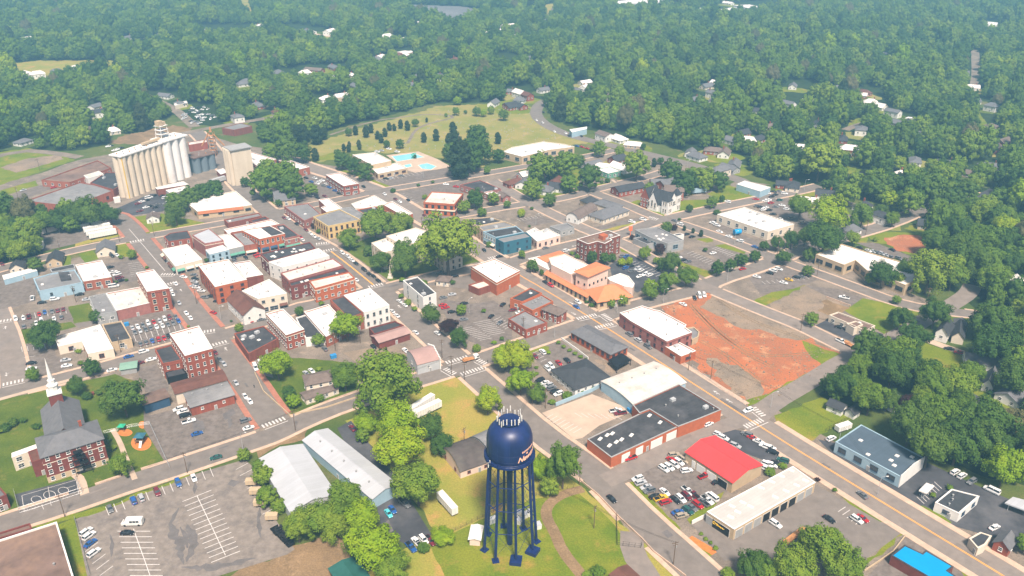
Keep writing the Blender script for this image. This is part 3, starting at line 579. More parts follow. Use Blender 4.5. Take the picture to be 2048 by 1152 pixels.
def facade(root, c, a, b, h, win, shop, base=0.0, door=False, off=0.02):
    """windows on the wall from a to b (world xy, outward normal on the right of a->b)"""
    u = (b-a); L = u.length
    if L < 3: return 0
    u = u/L; n = Vector((u.y, -u.x)); mid = (a+b)/2
    if n.dot(CAMP-mid) <= 0: return 0
    ang = math.atan2(u.y, u.x); cnt = 0
    if win:
        rows, sp, ww, wh = win[:4]; fr = win[4] if len(win) > 4 else 'white'
        fl = h/max(rows, 1); k = max(1, int((L-1.2)/sp))
        while k*rows > 40: k -= 1
        for r in range(rows):
            if shop and r == 0: continue
            z = base+fl*r+fl*.55
            for i in range(k):
                p = a+u*(L*(i+.5)/k)+n*off
                place(window_mesh(ww, wh, fr), 'window', root, p.x-c.x, p.y-c.y, z, ang); cnt += 1
    if shop:
        n_ = max(1, int(L/4.5))
        for i in range(n_):
            p = a+u*(L*(i+.5)/n_)+n*off
            place(window_mesh(round(L/n_*.78, 0) if L/n_ > 2.5 else 1.5, 2.2, 'greymetal' if shop is True else shop), 'shop_window', root, p.x-c.x, p.y-c.y, 1.55, ang)
            if L/n_ > 2.5: 
                ck = random.Random(int(p.x*3+p.y)).choice(['greentrim', 'roofmaroon', 'cream', 'darkblue', None])
                if ck:
                    k = ('aw', round(L/n_), ck)
                    if k not in WMESH: w_ = L/n_*.42; mb = MB(); mb.add([(-w_, 0, 1.0), (w_, 0, 1.0), (w_, -1.5, .3), (-w_, -1.5, .3), (-w_, 0, .9), (w_, 0, .9), (w_, -1.5, .0), (-w_, -1.5, .0)], [(3, 2, 1, 0), (7, 6, 2, 3), (4, 5, 6, 7), (0, 4, 7, 3), (1, 2, 6, 5)]); WMESH[k] = mb.mesh('awning'); WMESH[k].materials.append(MATS[ck])
                    place(WMESH[k], 'awning', root, p.x-c.x, p.y-c.y, 2.3, ang)
    if door:
        p = a+u*(L*.5+1.2)+n*(off+.02); place(door_mesh(1.1, 2.2, 'redpaint' if door == 'r' else 'grey'), 'door', root, p.x-c.x, p.y-c.y, 0, ang)
    return cnt
UNIT = {}
def unit_mesh(k):
    if k not in UNIT:
        mb = MB()
        if k == 0: mb.box(-1.1, 1.1, -.8, .8, 0, 1.1); mb.lathe([(.5, 1.1), (.5, 1.3), (.0, 1.3)], 10); m = 'greymetal'
        elif k == 1: mb.tube((0, 0, 0), (0, 0, .8), .22, n=8); mb.tube((0, 0, .8), (0, 0, .95), .4, .3, n=8); m = 'grey'
        elif k == 2: mb.box(-.7, .7, -.7, .7, 0, .35); mb.add([(-.7, -.7, .35), (.7, -.7, .35), (.7, .7, .35), (-.7, .7, .35), (0, 0, .75)], [(0, 1, 4), (1, 2, 4), (2, 3, 4), (3, 0, 4)]); m = 'white'
        else: mb.box(-.6, .6, -1.1, 1.1, 0, .25); m = 'white'
        me = mb.mesh('rooftop_unit'); me.materials.append(MATS[m]); UNIT[k] = me
    return UNIT[k]
NB = []; FOOT = []
def flat(label, s, h, wall='brick', roof='roofwhite', win=None, shop=None, par=.6, units=5, cop=None, door=True, cat='building', name='commercial_building', group=None, lm=None, z0=-.4, utype=None):
    rp = pts(s, h); p = ccw([Vector(q[:2]) for q in rp]); c = sum(p, Vector((0, 0)))/len(p)
    root = empty(name, (c.x, c.y, 0), label, cat, group); FOOT.append(p)
    L = [q-c for q in p]; n = len(L); inn = inset(L, .4)
    mb = MB(); mb.prism(L, z0, h-.12, cap=False)
    mb.add([(q.x, q.y, h-.12) for q in L]+[(q.x, q.y, h-.12) for q in inn], [(i, (i+1) % n, n+(i+1) % n, n+i) for i in range(n)])
    mb.add([(q.x, q.y, h-.12) for q in inn]+[(q.x, q.y, h-par-.1) for q in inn], [((i+1) % n, i, n+i, n+(i+1) % n) for i in range(n)])
    wm = random.Random(len(label)*13+int(p[0].x)).choice(['brick', 'brickb', 'brickc']) if wall == 'brick' else wall
    mb.build('wall', wm, root)
    if wall.startswith('brick') and h > 7: mb = MB(); mb.prism(inset(L, -.16), h-1.5, h-1.2); mb.build('cornice', random.Random(int(p[0].x)).choice(['cream', wm, 'brickdark']), root)
    mb = MB(); mb.add([(q.x, q.y, h-par) for q in inset(L, .38)], [tuple(range(n))]); mb.build('roof', roof, root)
    mb = MB(); o2 = inset(L, -.06); i2 = inset(L, .46)
    mb.add([(q.x, q.y, h) for q in o2]+[(q.x, q.y, h) for q in i2]+[(q.x, q.y, h-.14) for q in o2]+[(q.x, q.y, h-.14) for q in i2],
           [(i, (i+1) % n, n+(i+1) % n, n+i) for i in range(n)]+[(2*n+i, 2*n+(i+1) % n, (i+1) % n, i) for i in range(n)]+[(n+i, n+(i+1) % n, 3*n+(i+1) % n, 3*n+i) for i in range(n)])
    mb.build('parapet_coping', cop or ('white' if roof == 'roofwhite' else wall), root)
    fr_edges = []
    for i in range(n):
        a, b = p[i], p[(i+1) % n]
        if facade(root, c, a, b, h-par, win, shop): fr_edges.append((a, b))
    best = None
    for i in range(n):
        a, b = p[i], p[(i+1) % n]; u = (b-a); 
        if u.length < 3: continue
        nn = Vector((u.y, -u.x)).normalized(); f = nn.dot((CAMP-(a+b)/2).normalized())
        if f > 0 and (best is None or f > best[0]): best = (f, a, b)
    if best and door and not shop:
        facade(root, c, best[1], best[2], h, None, None, door=True, off=.05)
    R = random.Random(len(NB)*7+3)
    xs = [q.x for q in L]; ys = [q.y for q in L]; k = 0; tries = 0; inn3 = inset(L, 1.8)
    while k < units and tries < 60:
        tries += 1; x, y = R.uniform(min(xs), max(xs)), R.uniform(min(ys), max(ys))
        if inpoly(x, y, inn3):
            ut = utype if utype is not None else R.choice([0, 0, 1, 1, 2]); place(unit_mesh(ut), 'skylight' if ut in (2, 3) else 'rooftop_unit', root, x, y, h-par, math.atan2((p[1]-p[0]).y, (p[1]-p[0]).x)); k += 1
    NB.append(root)
    if lm: q = proj((c.x, c.y, h*.6)); LAND.append((lm, q[0], q[1]))
    return root, p, c
def rect3(s, h):
    A, B, C = [Vector(q[:2]) for q in pts(s, h)[:3]]
    u = (B-A).normalized(); n = Vector((-u.y, u.x)); d = (C-B).dot(n)
    D = A+n*d; C = B+n*d
    return A, B, C, D
def pitched(label, s, h, rise, ridge='ab', style='gable', wall='brick', roof='shingle', win=None, over=.5, hip=0.0, chimney=False, door=True, cat='building', name='building', group=None, lm=None, shop=None, rect=None, autop=None, units=0, zb=0):
    A, B, C, D = rect or rect3(s, h)
    if ridge == 'bc': A, B, C, D = B, C, D, A
    c = (A+B+C+D)/4; u = (B-A); Lh = u.length/2; u = u.normalized(); v = Vector((-u.y, u.x)); Wh = abs((C-B).dot(v))/2
    root = empty(name, (c.x, c.y, zb), label, cat, group, rz=math.atan2(u.y, u.x)); FOOT.append(ccw([A, B, C, D]))
    if style == 'barrel':
        N = 12; prof = [(-Wh*math.cos(math.pi*i/N), 0) for i in range(N+1)]
        R_ = (Wh*Wh+rise*rise)/(2*rise)
        prof = [(y, math.sqrt(max(0, R_*R_-y*y))-(R_-rise)) for y, _ in prof]
    else: prof = [(-Wh, 0), (0, rise), (Wh, 0)]
    # walls with gable ends
    mb = MB(); m = len(prof)
    endp = [(-Wh, -h-.3)]+[(y, z) for y, z in prof]+[(Wh, -h-.3)]
    if hip: endp = [(-Wh, -h-.3), (-Wh, 0), (Wh, 0), (Wh, -h-.3)]
    k = len(endp); vs = [(-Lh, y, h+z) for y, z in endp]+[(Lh, y, h+z) for y, z in endp]
    mb.add(vs, [tuple(range(k-1, -1, -1)), tuple(range(k, 2*k)), (0, 1, k+1, k), (k-2, k-1, 2*k-1, 2*k-2)])
    mb.build('wall', wall, root)
    # roof
    mb = MB(); th = .22; so = over*(rise/Wh if style != 'barrel' else .2)
    P_ = [(prof[0][0]-over, prof[0][1]-so)]+prof[1:-1]+[(prof[-1][0]+over, prof[-1][1]-so)]
    top = [(y, z+.06) for y, z in P_]; bot = [(y, z+.06-th) for y, z in P_]; X = Lh+over
    if hip:
        hx = min(Lh-.2, Wh*hip); e = top[0][1]
        vs = [(-X, top[0][0], h+e), (X, top[0][0], h+e), (X, top[-1][0], h+e), (-X, top[-1][0], h+e), (-(Lh-hx), 0, h+rise), (Lh-hx, 0, h+rise)]
        vs += [(x, y, z-th-.04) for x, y, z in vs[:4]]
        mb.add(vs, [(0, 1, 5, 4), (1, 2, 5), (2, 3, 4, 5), (3, 0, 4), (6, 7, 1, 0), (7, 8, 2, 1), (8, 9, 3, 2), (9, 6, 0, 3), (9, 8, 7, 6)])
    else:
        q = top+bot[::-1]; k = len(q)
        vs = [(-X, y, h+z) for y, z in q]+[(X, y, h+z) for y, z in q]
        mb.add(vs, [(i, (i+1) % k, k+(i+1) % k, k+i) for i in range(k)]+[(i, i+1, k-2-i, k-1-i) for i in range(m-1)]+[(k+i+1, k+i, 2*k-1-i, 2*k-2-i) for i in range(m-1)])
    ro = mb.build('roof', roof, root)
    if style == 'gable' or hip:
        mb = MB(); l_ = (Lh-min(Lh-.2, Wh*hip)) if hip else Lh+over; mb.box(-l_, l_, -.15, .15, h+rise-.02, h+rise+.12); mb.build('ridge_cap', roof, ro)
    if chimney: mb = MB(); mb.box(-.5, .5, -.4, .4, h, h+rise+1.3); mb.box(-.6, .6, -.5, .5, h+rise+1.3, h+rise+1.5, 0); mb.build('chimney', 'brick', ro, (Lh*.45, Wh*.3, 0))
    for (a, b) in ((Vector((-Lh, -Wh)), Vector((Lh, -Wh))), (Vector((Lh, -Wh)), Vector((Lh, Wh))), (Vector((Lh, Wh)), Vector((-Lh, Wh))), (Vector((-Lh, Wh)), Vector((-Lh, -Wh)))):
        rm = Matrix.Rotation(math.atan2(u.y, u.x), 2); wa, wb = rm @ a + c, rm @ b + c; n_ = Vector(((wb-wa).y, -(wb-wa).x))
        if n_.dot(CAMP-(wa+wb)/2) > 0:
            global CAMPX
            # local frame placement
            uu = (b-a).normalized(); L = (b-a).length; nn = Vector((uu.y, -uu.x)); ang = math.atan2(uu.y, uu.x)
            if win and L > 3:
                rows, sp, ww, wh = win[:4]; fr = win[4] if len(win) > 4 else 'white'; kk = max(1, int((L-1)/sp))
                while kk*rows > 34: kk -= 1
                for r in range(rows):
                    for i in range(kk):
                        p = a+uu*(L*(i+.5)/kk)+nn*.02; place(window_mesh(ww, wh, fr), 'window', root, p.x, p.y, h/rows*(r+.55), ang)
            if door and L > 3: p = a+uu*(L*.5+.9)+nn*.04; place(door_mesh(1.0, 2.1, 'grey'), 'door', root, p.x, p.y, 0, ang); door = False
    for i in range(units): place(unit_mesh(1), 'roof_vent', root, -Lh*.7+1.4*Lh*i/max(1, units-1), Wh*.35, h+rise*.6, 0)
    q = proj((c.x, c.y, h*.6)); NB.append(root)
    if lm: LAND.append((lm, q[0], q[1]))
    if autop: auto(root, autop, q)
    return root, (Lh, Wh, c, u)
def extra(root, c, name, m, fn, parent=None):
    mb = MB(); fn(mb); return mb.build(name, m, parent or root)
def box_on(root, c, name, m, s, z0, z1, zr=None):
    """extruded outline part on a building root; outline px is read at height zr"""
    p = ccw([Vector(q[:2])-c for q in pts(s, zr if zr is not None else z1)]); mb = MB(); mb.prism(p, z0, z1); return mb.build(name, m, root)
W2 = (2, 3.6, 1.1, 1.6); W3 = (3, 3.2, 1.0, 1.7); W1 = (1, 4, 1.6, 1.3)
def awning(root, c, s, m, h=3.2, drop=.8, out=1.8):
    a, b = [Vector(q[:2]) for q in pts(s, 0)]
    u = (b-a).normalized(); n = Vector((u.y, -u.x)); 
    if n.dot(CAMP-a) < 0: n = -n
    a -= c; b -= c; mb = MB()
    mb.add([(a.x, a.y, h), (b.x, b.y, h), (b.x+n.x*out, b.y+n.y*out, h-drop), (a.x+n.x*out, a.y+n.y*out, h-drop), (a.x, a.y, h-.15), (b.x, b.y, h-.15), (b.x+n.x*out, b.y+n.y*out, h-drop-.25), (a.x+n.x*out, a.y+n.y*out, h-drop-.25)],
           [(0, 1, 2, 3), (3, 2, 6, 7), (7, 6, 5, 4), (0, 3, 7, 4), (1, 5, 6, 2)])
    return mb.build('awning', m, root)

# ================= the named buildings =================
T_ = {}
# -- row of the silos, left
T_['wedge'] = flat('wedge-shaped old brick warehouse with patched grey roof beside the tan grain silos', '10:200,455 640,305 760,325 905,372 575,497', 7, 'brick', 'roofgrey', (1, 9, 2, 2, 'brickdark'), units=4, lm='the wedge-shaped warehouse')
flat('long brick building with faded brown roof behind the wedge-shaped warehouse', '10:330,288 780,130 890,190 555,307', 5, 'brick', 'roofbrown', (1, 5, 1.6, 1.6), units=0)
flat('white flat-roofed shed tucked behind the wedge-shaped warehouse roof', '10:670,250 790,215 830,240 700,275', 6, 'white', 'roofdirty', None, units=0)
flat('low charcoal roofed brick sheds at the foot of the tan silos', '10:720,310 850,225 960,225 970,330 905,365', 5.5, 'brick', 'roofdark', None, units=2)
flat('red brick shop with long white roof in front of the silos', '10:1242,347 1465,297 1508,322 1258,362', 5, 'brick', 'roofwhite', None, units=0, par=.3)
flat('grey annex with pale roof beside the red brick shop by the silos', '10:1325,368 1480,335 1520,350 1430,380 1372,400', 4.4, 'grey', 'roofwhite', None, units=1, par=.3)
T_['orange'] = flat('wide shop with white roof and orange front fascia opposite the silos', '10:1495,470 1590,440 1600,425 1885,375 2015,485 1945,497 1580,540', 5.5, 'tan', 'roofwhite', (1, 9, 3.4, 1.4, 'black'), units=2, lm='the orange-fronted shop')
r_, p_, c_ = T_['orange']; mb = MB(); a, b = [Vector(q[:2])-c_ for q in pts('10:1580,541 1945,499', 5.5)]; u = (b-a).normalized(); n = Vector((u.y, -u.x))*.25
mb.prism(ccw([a, b, b+n, a+n]), 3.4, 5.6); mb.build('fascia_sign', 'rooforange', r_)
# -- north-west shops
T_['h1'] = pitched('grey gabled cottage with white porch beside the corner of the trailer yard', '10:770,865 915,845 850,795', 3.6, 3, 'bc', wall='cream', roof='shingle', win=(1, 3, 1, 1.3), name='house', cat='house', lm='the grey gabled cottage')
pitched('small grey gabled cottage with tan porch near the round green tree', '10:365,950 490,935 440,880', 3.2, 2.8, 'bc', wall='tan', roof='shingledark', win=(1, 3, 1, 1.3), name='house', cat='house')
pitched('small dark-roofed cottage behind the long pale blue building', '10:75,1000 185,985 150,945', 3, 2.5, 'bc', wall='cream', roof='shingledark', win=(1, 3, 1, 1.2), name='house', cat='house')
pitched('white gabled cottage with white sheds on the lawn below the silos', '10:1170,600 1270,590 1230,560', 3.4, 2.2, 'bc', wall='white', roof='shinglebrown', win=(1, 3, 1, 1.2), name='house', cat='house', lm='the white cottage')
flat('long pale blue building with white roof at the edge of town', '10:18,1050 270,988 297,1012 30,1085', 3.4, 'lightblue', 'roofwhite', None, units=0, par=.2)
T_['lb'] = flat('light blue walled building with patchy grey and black roof', 'K:210,290 470,215 860,150 985,350 300,490', 6, 'lightblue', 'roofgrey', (1, 7, 1, 1.2, 'black'), units=2, lm='the light blue building')
box_on(T_['lb'][0], T_['lb'][2], 'roof_hatch', 'roofdark', 'K:600,190 770,180 800,290 640,310', 5.4, 6.6)
flat('black ridge-roofed store room behind the light blue building', 'K:470,140 850,60 870,120 500,190', 6.4, 'grey', 'roofdark', None, units=0, par=.2)
T_['bank1'] = flat('brick shop with white roof, grey front and arched parapet next to the light blue building', '10:602,966 815,928 892,1062 668,1098', 6, 'brick', 'roofwhite', (1, 3.4, 2.4, 2.2), units=3, door='r', cop='white')
flat('grey-roofed stucco building with bare walls left of the speckled white roof', '20:710,68 845,40 930,187 768,215', 6, 'grey', 'roofgrey', W1, units=3)
flat('brick building with speckled white roof beside the tall brick tower block', '20:847,40 1130,-12 1207,115 930,180', 6, 'brickpink', 'roofdirty', None, units=4, cop='white')
T_['tall1'] = flat('tall slender brick block with white roof and bricked-up windows at the street', '10:1087,1030 1230,1003 1352,1152 1175,1180', 12.5, 'brick', 'roofwhite', (3, 4.4, 1.5, 2.2, 'cream'), units=0, lm='the slender tall brick block')
flat('two-storey brick house-like office with dark roof and a white roof stripe', '10:1310,742 1360,712 1500,692 1535,752 1345,782', 7, 'brick', 'roofdark', W2, units=0, par=.3)
T_['corner'] = flat('cream corner shop with large white roof and grey awnings', '10:1293,842 1495,800 1617,922 1403,978', 5.5, 'cream', 'roofwhite', None, True, units=2)
T_['brick3'] = flat('three-storey brick building with broad white roof and many roof vents', 'G:265,800 700,715 975,1010 510,1120', 10.5, 'brickorange', 'roofwhite', (3, 5, 1.6, 1.8, 'brickdark'), units=9, utype=1, lm='the three-storey brick building')
flat('lower white-roofed brick annex joined to the three-storey brick building', 'G:770,770 1020,735 1210,940 960,985', 8.5, 'brick', 'roofwhite', None, units=5, utype=1)
flat('tall red-sided building with pale metal roof and whitish front gable', 'G:180,365 420,265 635,440 360,490', 9, 'brickpink', 'metallight', None, units=0, par=.3)
flat('pale blue-grey shop with stepped front and white roof', 'G:370,580 620,510 720,575 430,645', 6.2, 'lightblue', 'roofwhite', (2, 3.5, .9, 1.1, 'black'), units=0)
T_['green'] = flat('white-roofed shop with green and grey metal awnings along its front', 'G:535,370 720,345 935,520 715,570', 6.5, 'grey', 'roofwhite', None, True, units=0)
flat('shop with sunken grey roof and brick party walls beside the green awnings', 'G:745,325 900,300 1125,490 935,522', 6.8, 'brick', 'roofgrey', None, True, units=1, par=1.2)
awning(T_['green'][0], T_['green'][2], 'G:735,700 975,655', 'greentrim', 3.6)
flat('long low shop row with pinkish white roof behind the green awnings', 'G:640,280 1330,135 1450,200 1120,265 870,310 700,345', 6, 'brickorange', 'roofwhite', None, units=3)
T_['ob'] = flat('bright orange brick shop with half white, half black roof and arched windows', 'G:900,290 1310,225 1530,340 1160,420', 9.5, 'brickorange', 'roofwhite', (2, 2.6, 1.2, 2.2), True, units=0, lm='the bright orange brick shop')
box_on(T_['ob'][0], T_['ob'][2], 'roof_patch', 'roofdark', 'G:1165,250 1320,228 1500,345 1335,375', 8.95, 9.02)
flat('black-roofed brick shop at the street corner next to the bright orange shop', 'G:1385,225 1510,205 1740,370 1530,415', 8, 'brickpink', 'roofdark', (2, 3, 1, 1.6), True, units=1)
flat('low grey-topped garage in the gap behind the pinkish white roofs', 'G:640,140 1150,40 1190,85 700,190', 4, 'brick', 'roofgrey', None, units=1)
flat('small brick store with black roof behind the pinkish white roofs', 'G:1000,150 1240,90 1300,125 1060,180', 4.5, 'brick', 'roofdark', None, units=0)
# -- block along the yellow-lined street
flat('brick shop with long black tarred roof full of vents facing the courthouse square', 'H:160,215 940,30 1030,125 290,340', 9, 'brickdark', 'roofdark', (2, 5, 1, 1.6), None, units=11, utype=2, lm='the long black roof')
flat('long white-roofed shop with whitewashed rear walls beside the long black roof', 'H:290,345 1080,130 1250,245 510,430', 9.2, 'white', 'roofwhite', (2, 5, 1, 1.4), None, units=3)
flat('brick shop with pale patched roof and a brown strip at its rear', 'H:480,515 1310,285 1470,400 610,640', 8.6, 'brickpink', 'roofdirty', (2, 3.5, 1, 1.8, 'brick'), None, units=5, utype=1)
flat('shop with narrow black roof and white skylights between two pale roofs', 'H:610,670 1480,430 1550,490 940,650 640,730', 8.4, 'brickdark', 'roofdark', (2, 4, 1.4, 1.4), None, units=7, utype=2)
T_['long'] = flat('long orange brick building with a strip of upper windows facing the alley', 'H:930,640 1560,505 1650,590 1020,765', 8.6, 'brickorange', 'roofdirty', (2, 3.2, 1.5, 1.1), None, units=2, cop='brickorange', lm='the long orange brick building')
flat('cream two-storey building with white roof on the alley corner', 'H:-130,800 300,615 580,835 125,925', 8.5, 'cream', 'roofwhite', (2, 4.4, 1.5, 1.4, 'grey'), True, units=7, utype=1, lm='the cream two-storey building')
pitched('white building with steep maroon roof joined to the cream building', '20:1815,85 1945,215 2085,135', 6, 3.6, 'ab', wall='white', roof='roofmaroon', win=(1, 4, 1, 1.2))
T_['b2'] = flat('narrow brick building with clean white roof and white-framed upper windows', '21:80,206 217,166 385,328 240,376', 8.5, 'brick', 'roofwhite', (2, 2.2, 1.1, 1.7), None, units=3, utype=1)
flat('low building with black roof squeezed between two white roofs', '21:318,238 400,212 548,385 395,398', 5, 'white', 'roofdark', None, units=1)
flat('brick-sided building with wide white roof behind the tall green tree', '21:385,190 580,130 740,300 560,388', 6, 'brick', 'roofwhite', W1, units=2)
flat('black-roofed building adjoining the white twin-gabled building', '21:592,92 702,60 857,198 740,240', 9, 'brick', 'roofdark', None, units=0)
T_['twin'] = flat('white painted two-storey building with twin white roofs at the street', '21:702,57 912,0 1067,135 865,195', 9.5, 'white', 'roofwhite', (2, 3.2, 1.1, 1.8, 'grey'), None, units=6, utype=1, lm='the white twin-roofed building')
T_['pinkroof'] = pitched('brown brick workshop with tan metal roof and black rear roof', '21:985,435 1230,357 1180,300', 4, 1.2, 'ab', wall='brickdark', roof='roofpink', win=None)
flat('black-roofed rear part of the tan metal-roofed workshop', '21:903,318 1110,263 1182,297 945,368', 4.8, 'brickdark', 'roofdark', None, units=0)
T_['barn'] = pitched('corrugated green barn with rusty brown roof and white stepped gable', '21:1290,615 1465,570 1395,460', 5.2, 2.6, 'ab', 'barrel', wall='greymetal', roof='roofpink', win=(1, 12, 1, 1), over=.2)
r_, (lh, wh, c_, u_) = T_['barn']; mb = MB()
for i in range(9):
    y0 = -wh-.6+(2*wh+1.2)*i/9; zt = 8.8-abs(i-4)*.62; mb.box(lh+.05, lh+.55, y0, y0+(2*wh+1.2)/9, 0, zt)
mb.build('stepped_gable', 'white', r_)
T_['wb'] = flat('white three-storey building with dark roof and windowless long side', '21:1175,-62 1292,-92 1442,40 1335,75', 9, 'white', 'roofdark', (3, 9, .9, 1.4, 'grey'), units=3, cop='white', lm='the white three-storey building')
flat('low brick corner shop with black roof and white rooftop ducts', 'N:880,350 1190,270 1345,400 1030,562', 5, 'brick', 'roofdark', None, units=6, lm='the low black-roofed corner shop')
# -- offices and tower, left centre
T_['L'] = flat('L-shaped office with white roof and courtyard garden', '20:438,395 800,290 907,485 702,525 655,425 465,467', 4.6, 'cream', 'roofwhite', (1, 5, 2, 1.8, 'brickdark'), units=2, lm='the L-shaped office')
flat('black-roofed brick extension of the L-shaped office', '20:815,290 970,262 1052,405 888,437', 4.8, 'tan', 'roofdark', (1, 4, 2, 2), units=0)
T_['tower'] = flat('three-storey brick corner building with white roof and white-framed windows', 'N:205,350 510,268 655,505 365,582', 13, 'brick', 'roofwhite', (3, 2.5, .9, 1.7), units=3, utype=1, lm='the brick corner building')
T_['t2'] = flat('two-storey brick wing with dark roof behind the brick corner building', 'N:50,510 225,465 335,625 130,668', 8, 'brick', 'roofdark', (2, 3.4, 1, 1.7), units=0)
T_['porch'] = flat('dark carport roof attached to the brick corner building', 'N:160,760 330,700 385,765 180,815', 3.6, 'black', 'roofdark', None, units=0, par=.15, door=False)
pitched('long single-storey building with rusty maroon roof below the brick corner building', '20:1405,845 1815,732 1755,660', 5.5, .6, 'ab', wall='cream', roof='roofmaroon', win=None)
pitched('brick garage with grey tar roof beside the maroon-roofed building', '20:1525,952 1870,852 1805,742', 4.6, .4, 'ab', wall='brick', roof='roofgrey', win=(1, 6, .9, .9), units=3)
pitched('deep blue walled shed with tan sloping roof behind the large dark tree', '20:1150,932 1350,868 1338,795', 4.6, .5, 'ab', wall='darkblue', roof='roofbrown', win=None, door=False)
pitched('small green metal roofed shelter at the street by the large dark tree', '20:962,652 1088,632 1055,590', 3, .3, 'ab', wall='grey', roof='roofgreen', win=None, door=False)
# -- church and school
T_['school'] = pitched('four-storey brick church school with grey hip roof and white sash windows', 'M:200,885 795,700 735,525', 12, 3.2, 'ab', wall='brickdark', roof='shingle', win=(4, 2.9, 1.1, 1.5), hip=.9, lm='the church school', chimney=True)
r_, (lh, wh, c_, u_) = T_['school']
mb = MB(); mb.box(-lh-.08, lh+.08, -wh-.08, wh+.08, -.3, 2.6); mb.build('basement_band', 'tan', r_)
mb = MB(); mb.box(-lh-.06, lh+.06, -wh-.06, wh+.06, 8.2, 8.5); mb.build('stone_course', 'cream', r_)
mb = MB()
for k in range(4):
    z = 2.4+k*2.6; mb.box(1.5-k*.6, 4.5-k*.6, -wh-2.2, -wh-.1, z, z+.15); mb.box(1.5-k*.6, 4.5-k*.6, -wh-2.25, -wh-2.15, z+.15, z+1.1)
    mb.box(-1, 2, -wh-1.4, -wh-.5, z-1.4, z-1.2)
for x in (-1.2, 4.4): mb.tube((x, -wh-2.1, 0), (x, -wh-2.1, 10), .1)
mb.build('fire_escape', 'black', r_)
T_['nave'] = pitched('brick church nave with steep grey roof behind the church school', 'M:258,760 205,430 555,330', 8.5, 5.2, 'ab', wall='brickdark', roof='shingle', win=None)
pr = unproj(*toks('M:338,290')[0][:2], 15.0)
st = T_['nave'][0]; cc = Vector((pr.x, pr.y)); rel = Matrix.Rotation(-st.rotation_euler.z, 2) @ (cc - Vector(st.location[:2]))
mb = MB(); mb.box(-2.4, 2.4, -2.4, 2.4, 9, 16.5); b1 = mb.build('belfry', 'brickdark', st, (rel.x, rel.y, 0))
mb = MB(); mb.box(-2.7, 2.7, -2.7, 2.7, 16.5, 17.1); mb.lathe([(2.5, 17.1), (2.5, 17.5), (1.9, 17.6), (1.9, 19.8), (2.2, 19.9), (2.2, 20.3), (1.4, 20.8), (1.3, 22.2), (1.5, 22.4), (.95, 22.8), (.03, 32.5)], 8)
mb.build('steeple', 'white', b1)
flat('glazed link corridor with white roof joined to the church school', 'M:-80,845 150,762 163,800 -80,888', 6.5, 'cream', 'roofwhite', (2, 2.6, 1.8, 1.6), units=0, par=.2)
flat('brick stair annex at the corner of the church school', 'M:75,832 160,800 205,905 110,935', 7, 'brickdark', 'roofmaroon', None, units=0, par=.2)
flat('grey-roofed brick building cut off at the picture edge below the glazed link', '30:-120,490 0,440 52,500 -80,560', 6, 'brickdark', 'shingle', W2, units=0)
T_['bl'] = flat('large flat building with stained brown roof and white parapet', '30:-140,905 452,717 595,1180 -140,1400', 7, 'white', 'roofbrown', None, units=2, cop='white', lm='the stained brown roof')
flat('narrow brown-roofed annex behind the stained brown roof', '30:-120,840 238,728 256,770 -120,885', 4.5, 'brickdark', 'roofbrown', None, units=0)
# -- warehouses, bottom middle
T_['w1'] = pitched('wide warehouse with pale metal gable roof behind the hedge of trees', '31:275,640 25,215 370,97', 5, 2.0, 'ab', wall='greymetal', roof='metallight', win=None, over=.3, lm='the pale metal warehouse')
T_['w2'] = pitched('very long narrow warehouse with pale metal roof and light blue end wall', '31:930,535 375,65 585,-18', 4.6, 1.5, 'ab', wall='lightblue', roof='metallight', win=None, over=.3, units=5, lm='the long narrow warehouse')
T_['q'] = pitched('quonset hut with brown arched roof and cream end wall on the field', '31:1635,318 1905,222 1760,30', 3.2, 3.4, 'ab', 'barrel', wall='pink', roof='roofcharbrown', win=(1, 6, 1.1, .9, 'brickdark'), over=.25, lm='the quonset hut')
pitched('grey arched metal roof section joined to the rear of the quonset hut', 'X:986,918 1038,894 1000,849', 3.7, 4.1, 'ab', 'barrel', wall='grey', roof='roofgrey', win=None, over=.2, door=False)
pitched('dark green ribbed metal roof of a shed among the bottom trees', '31:590,1092 720,1290 895,1145', 3.4, .8, 'ab', wall='wood', roof='roofteal', win=None, door=False)
pitched('small white-roofed shed with pinkish walls beside the water tower', '31:1708,852 1790,858 1822,755', 3, .4, 'bc', wall='pink', roof='roofwhite', win=None, cat='shed', name='shed', lm='the small white shed')
pitched('maroon metal roof of a small building at the bottom edge by the gate', '32:790,1140 920,1068 1040,1190', 3.2, .8, 'bc', wall='wood', roof='roofmaroon', win=None)
# -- centre right
T_['sky'] = flat('low brick warehouse with dark roof, rows of skylights and white roller doors', '32:603,55 1100,-187 1330,-45 795,203', 5, 'brickorange', 'roofdark', None, units=0, cop='grey', par=.3, lm='the skylit brick warehouse')
r_, p_, c_ = T_['sky']
for t in toks('32:705,55 762,25 803,12 780,108 835,80 877,60 955,25 22:1100,1020 1185,1075'):
    q = unproj(t[0], t[1], 4.8).xy-c_; place(unit_mesh(3), 'skylight', r_, q.x, q.y, 4.7, math.radians(-35))
A_, B_ = [q.xy for q in pts('32:795,203 1330,-45', 5)]; u = (B_-A_).normalized(); n = Vector((u.y, -u.x)); n = n if n.dot(-A_) > 0 else -n
for f, wd in ((.21, 4), (.41, 3.6), (.67, 6), (.9, 5.4)):
    q = A_+(B_-A_)*f+n*.03-c_; place(door_mesh(wd, 3.6, 'white'), 'roller_door', r_, q.x, q.y, 0, math.atan2(u.y, u.x))
T_['blk'] = flat('big black tar-roofed brick building on the main street corner', '22:965,932 1335,767 1675,972 1515,1038 1330,1108 1100,968 1020,1000', 5.6, 'brickorange', 'roofdark', None, units=5, cop='grey', lm='the big black roof')
